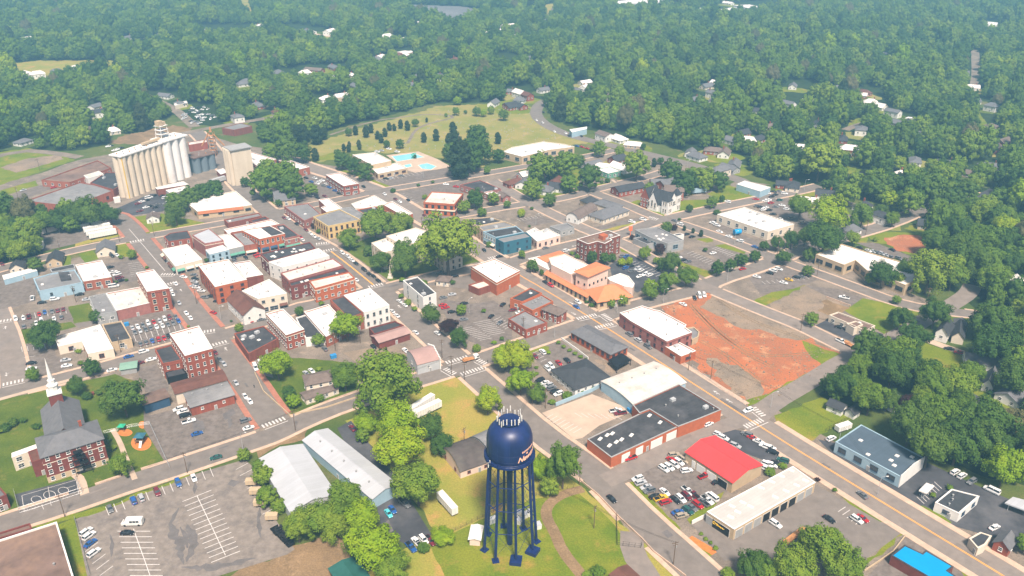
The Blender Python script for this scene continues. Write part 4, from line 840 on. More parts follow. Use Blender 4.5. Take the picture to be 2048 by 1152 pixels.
T_['arch'] = pitched('white arched-roof warehouse with pale blue end wall and a long dock', '22:715,745 965,925 1345,725', 5, 1.15, 'bc', 'barrel', wall='lightblue', roof='roofdirty', win=None, over=.3, units=4, lm='the white arched warehouse')
T_['dep'] = pitched('long brick depot restaurant with dark grey hip roof beside the main street', '22:473,348 790,527 930,470', 4.6, 2.2, 'ab', wall='brickorange', roof='shingle', win=(1, 3.2, 1.6, 1.8, 'brickdark'), hip=.5, lm='the brick depot')
mb = MB(); 
T_['hip'] = pitched('white office with charcoal hip roof and clipped hedges', '22:318,655 505,808 765,697', 3.6, 3.0, 'bc', wall='white', roof='shingledark', win=(1, 3.2, 1, 1.2), hip=.8, lm='the charcoal hip-roofed office')
T_['curved'] = flat('brick building with gleaming white roof and bowed end wall beside the red dirt lot', '22:862,197 1042,140 1140,172 1180,178 1395,292 1385,312 1440,352 1238,425 950,262', 7.5, 'brickpink', 'roofwhite', (2, 4.4, 1.2, 1.7, 'brickdark'), None, units=5, utype=1, lm='the brick building by the dirt lot')
flat('small brick annex with terrace on top beside the bowed brick building', '22:1225,465 1325,425 1472,502 1352,545', 4.5, 'brickorange', 'roofwhite', (1, 5, 3, 1.2, 'brickdark'), units=2)
flat('curved concrete terrace wrapped round the end of the bowed brick building', '22:1385,320 1455,310 1500,350 1490,390 1440,415 1420,360', 3.2, 'tan', 'roofgrey', None, units=0, door=False)
flat('long brick building with dark roof and orange parapet facing the civic centre', 'O:0,1010 250,880 388,945 150,1052', 6, 'brickorange', 'roofdark', W1, units=2)
flat('flat brick building with grey roof and many dark vents', '22:60,125 235,50 330,105 165,180', 5.6, 'brickorange', 'roofgrey', W1, units=8, utype=1)
pitched('brick bank branch with brown eight-sided hip roof at the corner', '22:240,165 370,215 460,185', 5.4, 2, 'ab', wall='brick', roof='shinglebrown', win=(2, 3, 1, 1.5), hip=1)
flat('grey flat-roofed brick building with small square windows on the corner', '22:-30,245 105,178 283,275 110,335', 5, 'brick', 'roofgrey', (1, 3, .9, 1.1), units=2)
T_['bank'] = flat('brick bank with overhanging white roof and drive-through canopies', '11:1718,975 1908,915 2110,1012 1925,1108', 8, 'brickorange', 'roofwhite', None, units=5, utype=1, lm='the white-roofed brick bank')
flat('low white-roofed drive-through canopy in front of the brick bank', '11:1700,1125 1840,1085 1900,1120 1780,1160', 4, 'brick', 'roofdirty', None, units=0, door=False)
pitched('small round drive-through kiosk with dark eight-sided roof', '11:1440,1090 1540,1100 1590,1060', 3.4, 1.6, 'ab', wall='cream', roof='shinglebrown', win=(1, 3, 1, 1.2), hip=1, cat='kiosk', name='kiosk')
# courthouse
T_['court'] = flat('cream stone courthouse with flat white roof among the square trees', '11:1040,735 1280,668 1500,740 1180,812', 13, 'cream', 'roofwhite', (3, 3.4, 1.2, 2.2, 'tan'), units=3, cop='cream', lm='the courthouse')
flat('lower left wing of the cream courthouse', '11:922,790 1040,752 1152,835 1020,868', 11, 'cream', 'roofwhite', (3, 3.2, 1.1, 1.8, 'tan'), units=1, cop='cream')
flat('lower right wing of the cream courthouse half hidden by the great tree', '11:1420,830 1560,790 1650,850 1500,890', 11, 'cream', 'roofwhite', (3, 3.2, 1.1, 1.8, 'tan'), units=1, cop='cream')
# north of the courthouse
T_['yel'] = flat('yellow brick corner building with grey roof and tall side windows', 'F:680,735 1090,612 1425,780 910,885', 9, 'yellowbrick', 'roofgrey', (2, 3, 1.2, 2.2, 'brickdark'), None, units=4, lm='the yellow brick corner building')
flat('orange-sided shop with dark roof next to the yellow brick building', 'F:1370,625 1650,570 1945,690 1560,735', 7.5, 'brickorange', 'roofdark', None, units=2)
flat('grey flat-roofed shop between the yellow and the orange-sided building', 'F:1090,610 1270,580 1560,735 1440,790', 8, 'grey', 'roofgrey', None, units=1)
flat('curved white-fronted building with white roof near the big intersection', 'F:1280,530 1650,400 1860,520 1540,600 1340,600', 6.5, 'cream', 'roofwhite', W1, units=6, utype=1)
flat('long narrow building with blank white roof parallel to the main street', 'F:1780,540 1925,490 2250,680 2130,740', 7, 'brickorange', 'roofwhite', None, units=0)
flat('pinkish brick corner shop with grey roof around a sunken black roof', 'F:220,570 600,520 800,690 540,800', 6, 'brickpink', 'roofgrey', (1, 4, 1.4, 1.3), units=1, lm='the shop with the sunken roof')
flat('white stepped roofs of a small brick building behind the sunken-roof shop', 'F:765,465 915,440 1140,600 890,660 800,590 870,560', 6, 'brick', 'roofwhite', None, units=1)
T_['bb'] = flat('brick box building with white roof beside a crowded car park', '11:558,245 668,228 822,315 700,335', 8, 'brick', 'roofwhite', (2, 5, 3, 1.6), units=0, lm='the brick box building')
T_['gh'] = pitched('grey gambrel-roofed house with dormer and porch under the trees', 'F:90,490 400,450 345,330', 4.5, 4.5, 'ab', wall='tan', roof='shingle', win=W2, chimney=True, cat='house', name='house', lm='the grey gambrel house')
flat('large brick mill with white roof behind the concrete silo', '10:1885,28 2210,120 2060,175 1990,135', 11, 'brick', 'roofwhite', (3, 4, 1.4, 1.8), units=3, lm='the brick mill')
flat('long white-roofed brick wing of the mill by the trees', '11:180,130 235,115 428,182 345,202', 6, 'brick', 'roofwhite', (1, 4, 1.4, 1.6), units=0)
T_['pool'] = flat('aquatic centre hall with white roof beside the swimming pools', '11:770,85 950,65 1082,132 925,165', 8, 'tan', 'roofwhite', None, units=2, lm='the aquatic centre')
flat('low tan entrance wing of the aquatic centre with white roof', '11:930,200 1120,148 1210,190 975,238', 4.5, 'tan', 'roofwhite', (1, 5, 3, 1.4, 'brickdark'), units=2)
T_['off'] = flat('orange brick two-storey office with pale roof and white band', '11:1340,465 1405,380 1658,395 1588,482', 9, 'brickorange', 'roofdirty', (2, 4, 1.6, 2, 'black'), units=4, lm='the orange brick office')
box_on(T_['off'][0], T_['off'][2], 'stone_band', 'cream', '11:1337,467 1403,379 1662,394 1590,485', 3.8, 4.6, 9)
flat('low brick building with dark roof behind the orange brick office', '11:1630,325 1790,287 1962,358 1825,388', 5, 'brickpink', 'roofdark', W1, units=3)
flat('small white-roofed brick clinic behind the orange brick office', '11:1820,385 1882,372 1958,408 1905,428', 5, 'brickpink', 'roofwhite', W1, units=0)
pitched('tan house with brown roof beside the white-roofed clinic', '11:1975,430 2035,420 2000,385', 3.6, 1.6, 'bc', wall='brickpink', roof='shinglebrown', win=(1, 3, 1, 1.2), cat='house', name='house')
flat('tan shop row with black roofs behind the grey-roofed tan shop east of the square', 'I:200,455 620,420 840,490 430,565', 8, 'tan', 'roofdark', (2, 3.2, 1, 1.8, 'brickdark'), None, units=4)
flat('tan shop with grey roof in the middle of the block east of the square', 'I:435,570 850,490 1040,560 520,640', 8.4, 'tan', 'roofgrey', (2, 3.2, 1, 1.8, 'brickdark'), None, units=2)
flat('grey-blue shop with black roof next to the teal corner building', 'I:520,650 1040,565 1160,660 720,745', 8.4, 'lightblue', 'roofdark', (2, 2, 1, 1.7, 'white'), True, units=2)
T_['teal'] = flat('teal painted corner building with grey roof', 'I:720,760 1190,665 1285,735 845,830', 8.2, 'teal', 'roofgrey', (2, 6, 1.2, 1.3, 'darkblue'), None, units=0, lm='the teal corner building')
flat('white-roofed cream shop next to the teal corner building', 'I:1200,655 1340,590 1420,640 1530,600 1740,710 1370,810', 5.4, 'pink', 'roofwhite', (1, 3.4, 1.2, 1.7, 'brickdark'), units=4)
flat('grey fuel canopy office beside the white-roofed cream shop', 'I:1570,570 1850,515 1960,585 1740,640', 4.5, 'grey', 'roofgrey', W1, units=0)
T_['civic'] = flat('red brick three-storey civic building with white-edged dark roof', 'O:808,290 1190,183 1338,243 1215,285 1240,300 1150,345 1060,318 945,350', 12, 'brick', 'roofbrown', (3, 2.6, 1.0, 1.7), units=4, cop='white', lm='the red civic building')
box_on(T_['civic'][0], T_['civic'][2], 'penthouse', 'brickorange', 'O:1075,235 1135,215 1190,240 1130,262', 11.4, 14)
# orange civic centre
T_['cc1'] = flat('pink walled civic hall with flat white roof and orange canopies', 'O:470,520 670,470 990,620 800,690 740,720 500,600', 10, 'pink', 'roofwhite', None, units=3, cop='pink', lm='the orange-roofed civic centre')
pitched('square raised pavilion with orange tiled roof on the civic hall', 'O:800,680 945,740 1255,660', 12.6, .8, 'bc', wall='pink', roof='rooforange', win=(1, 3, .8, .8, 'black'), hip=1, over=1, door=False)
T_['cc2'] = pitched('spreading orange tiled hip roof of the civic centre entrance', 'O:930,900 1065,1038 1425,935', 5.5, 4.5, 'bc', wall='tan', roof='rooforange', win=(1, 4, 1.6, 1.8, 'brickdark'), hip=1, over=1)
pitched('long orange tiled veranda along the street side of the civic hall', 'O:420,710 935,990 985,960', 4.2, 1.2, 'ab', wall='tan', roof='rooforange', win=(1, 3.4, 1.2, 2.2, 'brickdark'), over=.5)
flat('low white-roofed wing at the street corner of the civic centre', 'O:215,530 360,495 520,600 470,665', 6, 'pink', 'roofwhite', None, units=0)
pitched('orange tiled corner canopy with white lantern at the civic centre', 'O:350,510 500,590 650,460', 6, 1.5, 'bc', wall='tan', roof='rooforange', win=None, hip=1, over=.6)
flat('round-cornered white-roofed rear hall of the civic centre', 'O:1180,760 1340,705 1440,740 1510,830 1490,880 1380,860 1210,790', 5.5, 'pink', 'roofwhite', None, units=0, lm='the round-cornered hall')
T_['gb'] = flat('grey concrete bank with domed skylights and orange signs', '12:985,685 1165,662 1375,768 1245,795 1100,745', 6.5, 'grey', 'roofgrey', (1, 6, 3.5, 2.4, 'lightblue'), units=6, utype=2, lm='the grey bank')
mb = MB(); mb.box(-1.1, 1.1, -.3, .3, 3.5, 6.5); mb.tube((0, 0, 0), (0, 0, 3.6), .18)
o = mb.build('sign', 'signorange', None, unproj(*toks('12:945,735')[0][:2])); tag(o, 'orange square pole sign in front of the grey bank', 'sign')
flat('low dark entrance canopy of the grey bank', '12:970,752 1060,735 1150,785 1080,800', 4, 'grey', 'roofdark', None, units=0, door=False)
flat('flat open drive-through canopy behind the grey bank', '12:1290,722 1345,712 1378,722 1320,735', 3.6, 'white', 'roofdark', None, units=0, door=False, par=.1)
T_['gho'] = pitched('sprawling grey hip-roofed clinic with cream walls', '12:612,560 728,602 982,542', 4, 3.4, 'bc', wall='cream', roof='shingle', win=(1, 3.6, 1, 1.3), hip=.9, lm='the grey hip-roofed clinic')
pitched('rear wing of the grey hip-roofed clinic', '12:650,470 810,520 860,480', 4, 2, 'ab', wall='cream', roof='shingle', win=None, hip=.8)
pitched('white barn-shaped building with brown curved roof', '12:435,575 530,600 650,512', 4, 3.4, 'bc', 'barrel', wall='white', roof='shinglebrown', win=(1, 4, 1, 1.2), lm='the white barn')
pitched('small tan garage with round-hipped dark roof by the white barn', '12:545,445 600,470 680,440', 4, 2.4, 'bc', wall='tan', roof='shingledark', win=None, hip=1)
# gothic church
gq = [q.xy for q in pts('J:790,575 1215,705 1460,650', 0)]; gu = (gq[1]-gq[0]).normalized(); gn = Vector((-gu.y, gu.x)); gd = (gq[2]-gq[1]).dot(gn)
T_['ch'] = pitched('white gothic church with steep charcoal roofs, twin spires and brick rear', None, 5, 0.01, 'ab', wall='white', roof='shingledark', win=None, door=False, over=.02, name='church', cat='church', lm='the white gothic church', rect=(gq[0], gq[1], gq[1]+gn*gd, gq[0]+gn*gd))
r_, (lh, wh, c_, u_) = T_['ch']
def cross(x0, x1, y0, y1, h, rise, axis, wall, roof):
    if axis == 'x': cy = (y0+y1)/2; pr_ = [(y0, h), (cy, h+rise), (y1, h)]; V = lambda t, q: (t, q[0], q[1]); a, b = x0, x1
    else: cx = (x0+x1)/2; pr_ = [(x0, h), (cx, h+rise), (x1, h)]; V = lambda t, q: (q[0], t, q[1]); a, b = y0, y1
    mb = MB(); e = [(pr_[0][0], 0)]+pr_+[(pr_[2][0], 0)]; vs = [V(a, q) for q in e]+[V(b, q) for q in e]
    mb.add(vs, [(0, 1, 2, 3, 4), (9, 8, 7, 6, 5), (0, 5, 6, 1), (3, 8, 9, 4)]); mb.build('wall', wall, r_)
    mb = MB(); k = rise/(abs(pr_[1][0]-pr_[0][0])); t = [(pr_[0][0]-.5, h-.5*k+.1), (pr_[1][0], h+rise+.1), (pr_[2][0]+.5, h-.5*k+.1)]; q = t+[(p[0], p[1]-.25) for p in t[::-1]]
    vs = [V(a+.25, p) for p in q]+[V(b-.25, p) for p in q]; mb.add(vs, [(i, (i+1) % 6, 6+(i+1) % 6, 6+i) for i in range(6)]+[(0, 1, 4, 5), (1, 2, 3, 4), (6, 11, 10, 7), (7, 10, 9, 8)]); mb.build('roof', roof, r_)
cross(-lh, -lh*.42, -wh-.1, wh+.1, 8, 6, 'y', 'brick', 'shingledark'); cross(-lh*.40, lh*.28, -wh-1.0, wh*.3, 5.5, 7.5, 'y', 'white', 'shingledark'); cross(-lh*.5, lh*.97, -wh*.7, wh*.8, 6.5, 7, 'x', 'white', 'shingledark')
for (tx, ty, hh, sz) in ((lh-1.8, -wh+1.6, 9.5, 2.6), (lh-1.6, wh-1.4, 11.5, 2.2)):
    mb = MB(); mb.box(-sz, sz, -sz, sz, 0, hh); tw = mb.build('tower', 'white', r_, (tx, ty, 0)); e = sz+.35
    mb = MB(); mb.add([(-e, -e, hh), (e, -e, hh), (e, e, hh), (-e, e, hh), (-.8, -.8, hh+3.4), (.8, -.8, hh+3.4), (.8, .8, hh+3.4), (-.8, .8, hh+3.4), (0, 0, hh+4.4)], [(0, 1, 5, 4), (1, 2, 6, 5), (2, 3, 7, 6), (3, 0, 4, 7), (4, 5, 8), (5, 6, 8), (6, 7, 8), (7, 4, 8), (3, 2, 1, 0)]); mb.build('spire', 'shingledark', tw)
    for z in (2.6, 7.6):
        for o_ in (-1, 1): place(window_mesh(.7, 2.4, 'cream'), 'lancet_window', r_, tx+o_*.9, ty-sz-.02, z, 0); place(window_mesh(.7, 2.4, 'cream'), 'lancet_window', r_, tx+sz+.02, ty+o_*.9, z, math.pi/2)
for i in range(3):
    place(window_mesh(.9, 3.2+(i == 1), 'cream'), 'lancet_window', r_, -lh*.07+(i-1)*2.6, -wh-1.24, 4.6+(i == 1)*.9, 0)
    place(window_mesh(.9, 1.6, 'white'), 'window', r_, -lh*.71+(i-1)*2.4, -wh-.14, 2.4, 0); place(window_mesh(.9, 1.6, 'white'), 'window', r_, -lh*.71+(i-1)*2.4, -wh-.14, 6, 0)
for o_ in (-1.6, 0, 1.6): place(window_mesh(.9, 3.2, 'cream'), 'lancet_window', r_, lh*.97+.03, o_, 6, math.pi/2)
pitched('brick parish hall with dark grey roof behind the gothic church', 'J:465,345 880,265 780,190', 4.2, 2.4, 'ab', wall='brick', roof='shingledark', win=(1, 3.4, 1.1, 1.3), lm='the parish hall')
pitched('brown-roofed brick sunday school wing behind the gothic church', 'J:1180,330 1480,340 1400,255', 7, 2.6, 'ab', wall='brickpink', roof='shinglebrown', win=(2, 3, 1, 1.3))
pitched('brick and white cottage with green-grey roof behind the parish hall', 'J:975,230 1240,230 1180,150', 4, 2.4, 'ab', wall='brickpink', roof='shingle', win=(1, 3, 1, 1.2), cat='house', name='house')
T_['cl'] = flat('big cream clinic with white roof and blue entrance arch', '12:1642,562 1862,505 13:210,640 0,700', 6, 'cream', 'roofwhite', (1, 6, 2, 2.4), units=8, cop='white', lm='the big pale clinic')
mb = MB(); qa, qb, qc = [q.xy-T_['cl'][2] for q in pts('12:1790,668 1870,705 1885,665', 3.6)]
av = (qb-qa).normalized(); an = Vector((av.y, -av.x)); an = an if an.dot(-T_['cl'][2]) > 0 else -an; am = (qa+qb)/2; mb.tube((am.x, am.y, 2.6), (am.x+an.x*5, am.y+an.y*2.4, 2.6), 1.7, n=20); mb.build('entrance_arch', 'roofbrightblue', T_['cl'][0])
T_['bs'] = flat('long pale blue workshop with white roof behind the church lawn', '12:1798,320 1862,293 2070,345 1985,378', 5, 'lightblue', 'roofwhite', None, units=0, par=.3, lm='the pale blue workshop')
flat('school building with white roof and grey glazed bays at the cemetery', '12:-72,60 0,25 250,-20 420,0 500,20 300,45 80,100', 6.5, 'tan', 'roofwhite', (1, 7, 4, 2.6, 'grey'), units=4, lm='the school by the cemetery')
flat('small office with white roof and green trim', '12:680,200 785,176 872,213 768,235', 4.4, 'greentrim', 'roofwhite', (1, 3, 1.4, 1.4), units=0, lm='the green-trimmed office')
T_['mod'] = flat('modern L-shaped office with white roof and dark window bands', '13:383,882 590,798 780,857 1160,968 1185,1090 1100,1128 850,1030 790,1010 700,930 610,967', 6.5, 'tan', 'roofwhite', (1, 5, 4, 2, 'black'), units=4, utype=2, cop='tan', lm='the modern L-shaped office')
# -- right and bottom right
T_['wbr'] = flat('low cream building with patched brown roof in a dark lot', '23:490,215 562,190 858,300 785,342', 4, 'cream', 'roofbrown', W1, units=1, lm='the brown-roofed low building')
flat('brick wing with small porch beside the patched brown roof', '23:630,285 700,262 760,290 690,320', 4.4, 'cream', 'roofbrown', None, units=0, door=False)
T_['wh'] = pitched('white gabled house with dark roof and red basement wall', '23:1345,345 1440,372 1500,300', 5, 3.2, 'bc', wall='white', roof='shingledark', win=(1, 3, 1.4, 1.2), cat='house', name='house', lm='the white gabled house')
pitched('rear gable of the white house with dark roof and cream front', '23:1475,380 1570,400 1640,310', 4, 2.8, 'bc', wall='cream', roof='shingledark', win=None, cat='house', name='house')
pitched('dark hip roof of the extension behind the white gabled house', '23:1500,285 1600,300 1650,265', 4.5, 2.4, 'ab', wall='cream', roof='shingle', win=None, hip=.8, cat='house', name='house')
pitched('white cottage with blue-grey roof by the round bright green tree', '23:1715,765 1800,790 1850,690', 3.4, 3.2, 'bc', wall='white', roof='shingle', win=(1, 3, 1, 1.2), cat='house', name='house', lm='the white cottage by the lane')
pitched('white bungalow with black roof at the foot of the wooded slope', '23:472,930 590,980 640,935', 3, 1.6, 'ab', wall='white', roof='shingledark', win=(1, 3, 1, 1.1), cat='house', name='house', lm='the white bungalow')
pitched('white garage with black roof next to the bungalow on the slope', '23:620,975 690,1010 720,970', 2.8, 1.4, 'bc', wall='white', roof='shingledark', win=None, cat='garage', name='garage')
T_['red'] = pitched('auto shop with bright red metal gable roof and tan walls', '32:1392,158 1765,402 2005,263', 5, 2.0, 'ab', wall='tan', roof='roofred', win=None, over=.4, door=False, lm='the red-roofed auto shop')
r_, (lh, wh, c_, u_) = T_['red']
for x, wd, m_ in ((-lh*.62, 1.6, 'white'), (-lh*.3, 4, 'white'), (lh*.15, 4.4, 'white'), (lh*.62, 4.2, 'black')): place(door_mesh(wd, 3.2, m_), 'roller_door', r_, x, -wh-.03, 0, 0)
T_['wash'] = flat('long tan service bay building with pale roof and open bays', '32:1560,636 2248,272 2428,402 1778,778', 4.8, 'tan', 'roofpale', None, units=0, par=.2, cop='white', door=False, lm='the tan service bay building')
r_, p_, c_ = T_['wash']
for t in toks('L:660,890 750,980 830,830 950,895 640,1060 1120,600 1290,505 1440,415 1590,325 1340,745 1510,650 1680,560 1815,485'):
    q = unproj(t[0], t[1], 4.6).xy-c_; place(unit_mesh(3), 'skylight', r_, q.x, q.y, 4.62, math.radians(50))
A_, B_ = [q.xy for q in pts('L:540,1240 1985,510', 4.8)]; A_, B_ = [q.xy for q in pts('32:1778,778 2428,402', 4.8)]; u = (B_-A_).normalized(); n = Vector((u.y, -u.x)); n = n if n.dot(-A_) > 0 else -n
for i in range(9):
    q = A_+(B_-A_)*((i+.6)/9.3)+n*.03-c_; place(door_mesh(3.6, 3.6, 'black' if i in (3, 4, 5, 6) else 'grey'), 'bay_door', r_, q.x, q.y, 0, math.atan2(u.y, u.x))  # black panels paint the shaded inside of the open bays, grey ones are doors
A_, B_ = [q.xy for q in pts('32:1560,636 1778,778', 4.8)]; u = (B_-A_).normalized(); n = Vector((u.y, -u.x)); n = n if n.dot(-A_) > 0 else -n
for f, m_, wd in ((.14, 'grey', 3.0), (.55, 'black', 7)): q = A_+(B_-A_)*f+n*.03-c_; place(door_mesh(wd, 3.4, m_), 'bay_door', r_, q.x, q.y, 0, math.atan2(u.y, u.x))
SIGNP = (A_+(B_-A_)*.5+n*.2, math.atan2(u.y, u.x))
T_['blue'] = flat('long blue-grey flat-roofed store with stepped white end parapet', '33:540,78 745,-60 1250,205 1060,357', 5, 'lightblue', 'roofblue', (1, 5.5, 3, 2, 'darkblue'), units=6, utype=2, par=.3, lm='the blue-grey store')
r_, p_, c_ = T_['blue']; A_, B_ = [q.xy-c_ for q in pts('33:1060,357 1250,205', 5)]; u = (B_-A_).normalized(); mb = MB()
for i in range(9):
    a = A_+(B_-A_)*i/9; b = A_+(B_-A_)*(i+1)/9; n = Vector((u.y, -u.x)); n = n*.3*(1 if n.x > 0 else -1); mb.prism(ccw([a+n*.1, b+n*.1, b+n, a+n]), 0, 6.6-abs(i-4)*.22)
mb.build('stepped_parapet', 'white', r_)
T_['wo'] = flat('small white office with charcoal roof on the roadside lawn', '33:1338,562 1470,455 1692,512 1530,652', 4, 'white', 'shingledark', (1, 5, 2, 1.3, 'darkblue'), units=3, utype=1, cop='white', par=.3, lm='the small white office')
T_['bri'] = flat('L-shaped building with vivid blue metal roof at the bottom edge', '33:985,985 1092,903 1235,970 1262,945 1485,1075 1440,1110 1530,1170 1320,1180', 4, 'brickdark', 'roofbrightblue', None, units=0, par=.1, cop='roofdark', door=False, lm='the vivid blue roof')
flat('grey-roofed kiosk near the small brick house at the right bottom', '33:1610,850 1700,800 1790,830 1740,900 1680,930', 3.6, 'cream', 'shingledark', None, units=1, par=.2)
pitched('brick house with grey roof at the right bottom by the main street', '33:1810,875 1930,935 1995,860', 3.8, 2, 'bc', wall='brick', roof='shingle', win=(1, 3, 1, 1.2), cat='house', name='house')
def canopy(label, s, h, m, trim):
    p = ccw([q.xy for q in pts(s, h)]); c = sum(p, Vector((0, 0)))/len(p); root = empty('canopy', (c.x, c.y, 0), label, 'canopy')
    mb = MB(); mb.prism([q-c for q in p], h-.5, h); mb.build('canopy_roof', m, root)
    for q in inset([q-c for q in p], 1.0): mb = MB(); mb.tube((q.x, q.y, 0), (q.x, q.y, h-.5), .14); mb.build('post', 'steel', root)
canopy('white flat canopy standing in the dark lot by the small white office', '33:1208,465 1268,405 1332,430 1270,490', 3.6, 'roofwhite', 0)
canopy('grey sheet-metal carport at the right edge of the dark lot', '33:1895,565 1960,518 2120,560 2100,640', 3.4, 'metallight', 0)
canopy('brown slatted pergola over the roadside planting bed', '33:120,865 270,755 320,765 160,893', 2.8, 'rust', 0)
# depot terrace
a = pts('22:770,575 880,520 955,575 840,640', 3); p = ccw([q.xy for q in a]); c = sum(p, Vector((0, 0)))/4; root = empty('terrace', (c.x, c.y, 0), 'raised black terrace with railings at the end of the brick depot', 'terrace')
mb = MB(); mb.prism([q-c for q in p], 2.7, 3.0); mb.build('deck', 'black', root)
mb = MB(); L_ = [q-c for q in p]
for i in range(4):
    a, b = L_[i], L_[(i+1) % 4]; mb.tube((a.x, a.y, 4), (b.x, b.y, 4), .05, n=5)
    for k in range(6): q = a+(b-a)*k/6; mb.tube((q.x, q.y, 3), (q.x, q.y, 4), .035, n=4)
mb.build('railing', 'black', root)
for q in L_: mb = MB(); mb.tube((q.x*.95, q.y*.95, 0), (q.x*.95, q.y*.95, 2.7), .15); mb.build('post', 'black', root)
# pools
for nm_, lb_, s_ in (('swimming_pool', 'turquoise lap pool behind the aquatic centre hall', '11:1090,100 1260,75 1340,105 1130,140'), ('swimming_pool', 'round-edged leisure pool with pale blue water', '11:1300,170 1370,155 1440,180 1400,205 1330,198'), ('swimming_pool', 'small splash pool beside the pale blue leisure pool', '11:1185,170 1235,160 1245,180 1200,190')):
    p = ccw([q.xy for q in pts(s_)]); mb = MB(); mb.prism(inset(p, -.8), 0, .12); mb.add([(q.x, q.y, .14) for q in p], [tuple(range(len(p)))], 1); tag(mb.build(nm_, ['cream', 'pool']), lb_, 'pool')
sheet('pool_deck', '11:1040,90 1300,60 1450,120 1560,180 1300,240 1210,210', .06, 'concrete')
mb = MB(); q = unproj(512+1265/4, 288+115/4); 
for k in range(4): mb.tube((math.cos(k*1.6)*1.5, math.sin(k*1.6)*1.5, 0), (math.cos(k*1.6)*1.2, math.sin(k*1.6)*1.2, 4.4), .14)
for k in range(20):
    t0, t1 = k*.5, (k+1)*.5; mb.tube((math.cos(t0)*1.9, math.sin(t0)*1.9, 4.4-k*.2), (math.cos(t1)*1.9, math.sin(t1)*1.9, 4.2-k*.2), .32, n=6)
tag(mb.build('water_slide', 'greenplay', None, q), 'small spiral green water slide beside the pale pool', 'water slide')
# ================= silos =================
def silo_block(label, base_a, base_b, n, r, h, m, rows=1, deck=None, lm=None, cat='grain silos', zr=0):
    a, b = unproj(*toks(base_a)[0][:2]).xy, unproj(*toks(base_b)[0][:2]).xy
    u = (b-a).normalized(); v = Vector((-u.y, u.x)); root = empty('grain_silo_block', (a.x, a.y, 0), label, cat, rz=math.atan2(u.y, u.x))
    for j in range(rows):
        for i in range(n):
            mb = MB(); mb.lathe([(r, -.3), (r, h*.33), (r, h*.66), (r, h)], 20); mb.build('silo', m, root, (i*r*1.96, r+j*r*1.96, 0), smooth=False)
    if deck:
        mb = MB(); mb.box(-r-.4, (n-1)*r*1.96+r+.4, -.3, rows*r*1.96+.4, h+.02, h+.9); dk = mb.build('deck', deck, root)
        for i in range(n*2): mb = MB(); mb.box(-.35, .35, -.35, .35, 0, .8); mb.build('hatch', 'rust' if i % 3 == 0 else 'grey', dk, (i*r*.95, r*(1 if i % 2 else 2.4), h+.9))
    if lm: q = proj((a.x+u.x*n*r, a.y+u.y*n*r, h*.4)); LAND.append((lm, q[0], q[1]))
    return root, u, v
T_['silo'] = silo_block('huge block of tan concrete grain silos with white deck on top', 'E:355,1062', 'E:840,872', 8, 2.75, 30.6, 'concretesilo', 2, 'silowhite', 'the tan grain silos')
r_ = T_['silo'][0]; mb = MB(); mb.tube((-2.4, .3, .3), (-2.4, .3, 31), .16, n=5); mb.tube((-2, .3, .3), (-2, .3, 31), .16, n=5); mb.build('ladder', 'yellow', r_)
mb = MB(); mb.box(22, 42, 4.2, 6.6, 32.4, 33.8); mb.build('conveyor_gallery', 'tan', r_)
T_['silow'] = silo_block('four white grain silos streaked with rust beside the tan silos', 'E:905,862', 'E:1080,800', 3, 3.6, 31.5, 'silowhite', 2, 'silowhite', None)
r_ = T_['silow'][0]
mb = MB(); mb.box(-2, 6, 4, 11, 32.4, 33.2)
for x in (-1.6, 5.6):
    for y in (4.4, 10.6): mb.tube((x, y, 33), (x*.7+.6, y*.8+1.5, 43), .25, n=5)
for z in (36, 39, 42): mb.box(-1.8, 5.8, 4.2, 10.8, z, z+.2)
hh_ = mb.build('head_house', 'silowhite', r_); mb = MB(); mb.box(-1.6, 2.2, 5, 9, 42.5, 46); mb.box(2.6, 5.4, 6, 9.6, 42.5, 44.6); mb.build('elevator_head', 'tan', hh_)
T_['silod'] = silo_block('cluster of squat blue-grey steel silos with rusty deck', 'E:1220,745', 'E:1420,690', 3, 3.3, 12, 'silogrey', 2, 'roofbrown', None)
T_['siloc'] = silo_block('pair of stout concrete silos standing apart before the brick mill', 'E:1665,905', 'E:1830,870', 4, 1.95, 27, 'concretesilo', 3, None, 'the concrete silo pair')
mb = MB(); mb.box(.4, 15.2, -1.5, 9.8, 0, 27); mb.build('infill_wall', 'concretesilo', T_['siloc'][0]); mb = MB(); mb.box(-.6, 16, -2.6, 10.6, 27.05, 27.7); mb.build('roof_slab', 'grey', T_['siloc'][0])
q = unproj(*toks('E:1400,520')[0][:2]); root = empty('elevator_tower', q, 'rusty orange elevator tower with conveyors among the silos', 'tower')
mb = MB()
for x in (-2, 2):
    for y in (-2, 2): mb.tube((x, y, 0), (x, y, 20), .25, n=5)
for z in range(2, 20, 3): mb.box(-2.2, 2.2, -2.2, 2.2, z, z+.25)
mb.build('frame', 'rust', root)
mb = MB(); mb.tube((-2, 0, 19), (-8, -3, 9), .5); mb.tube((2, 0, 18), (9, 2, 8), .5); mb.tube((0, 0, 20), (0, 0, 24), 1.2, .6); mb.build('conveyor', 'rust', root)
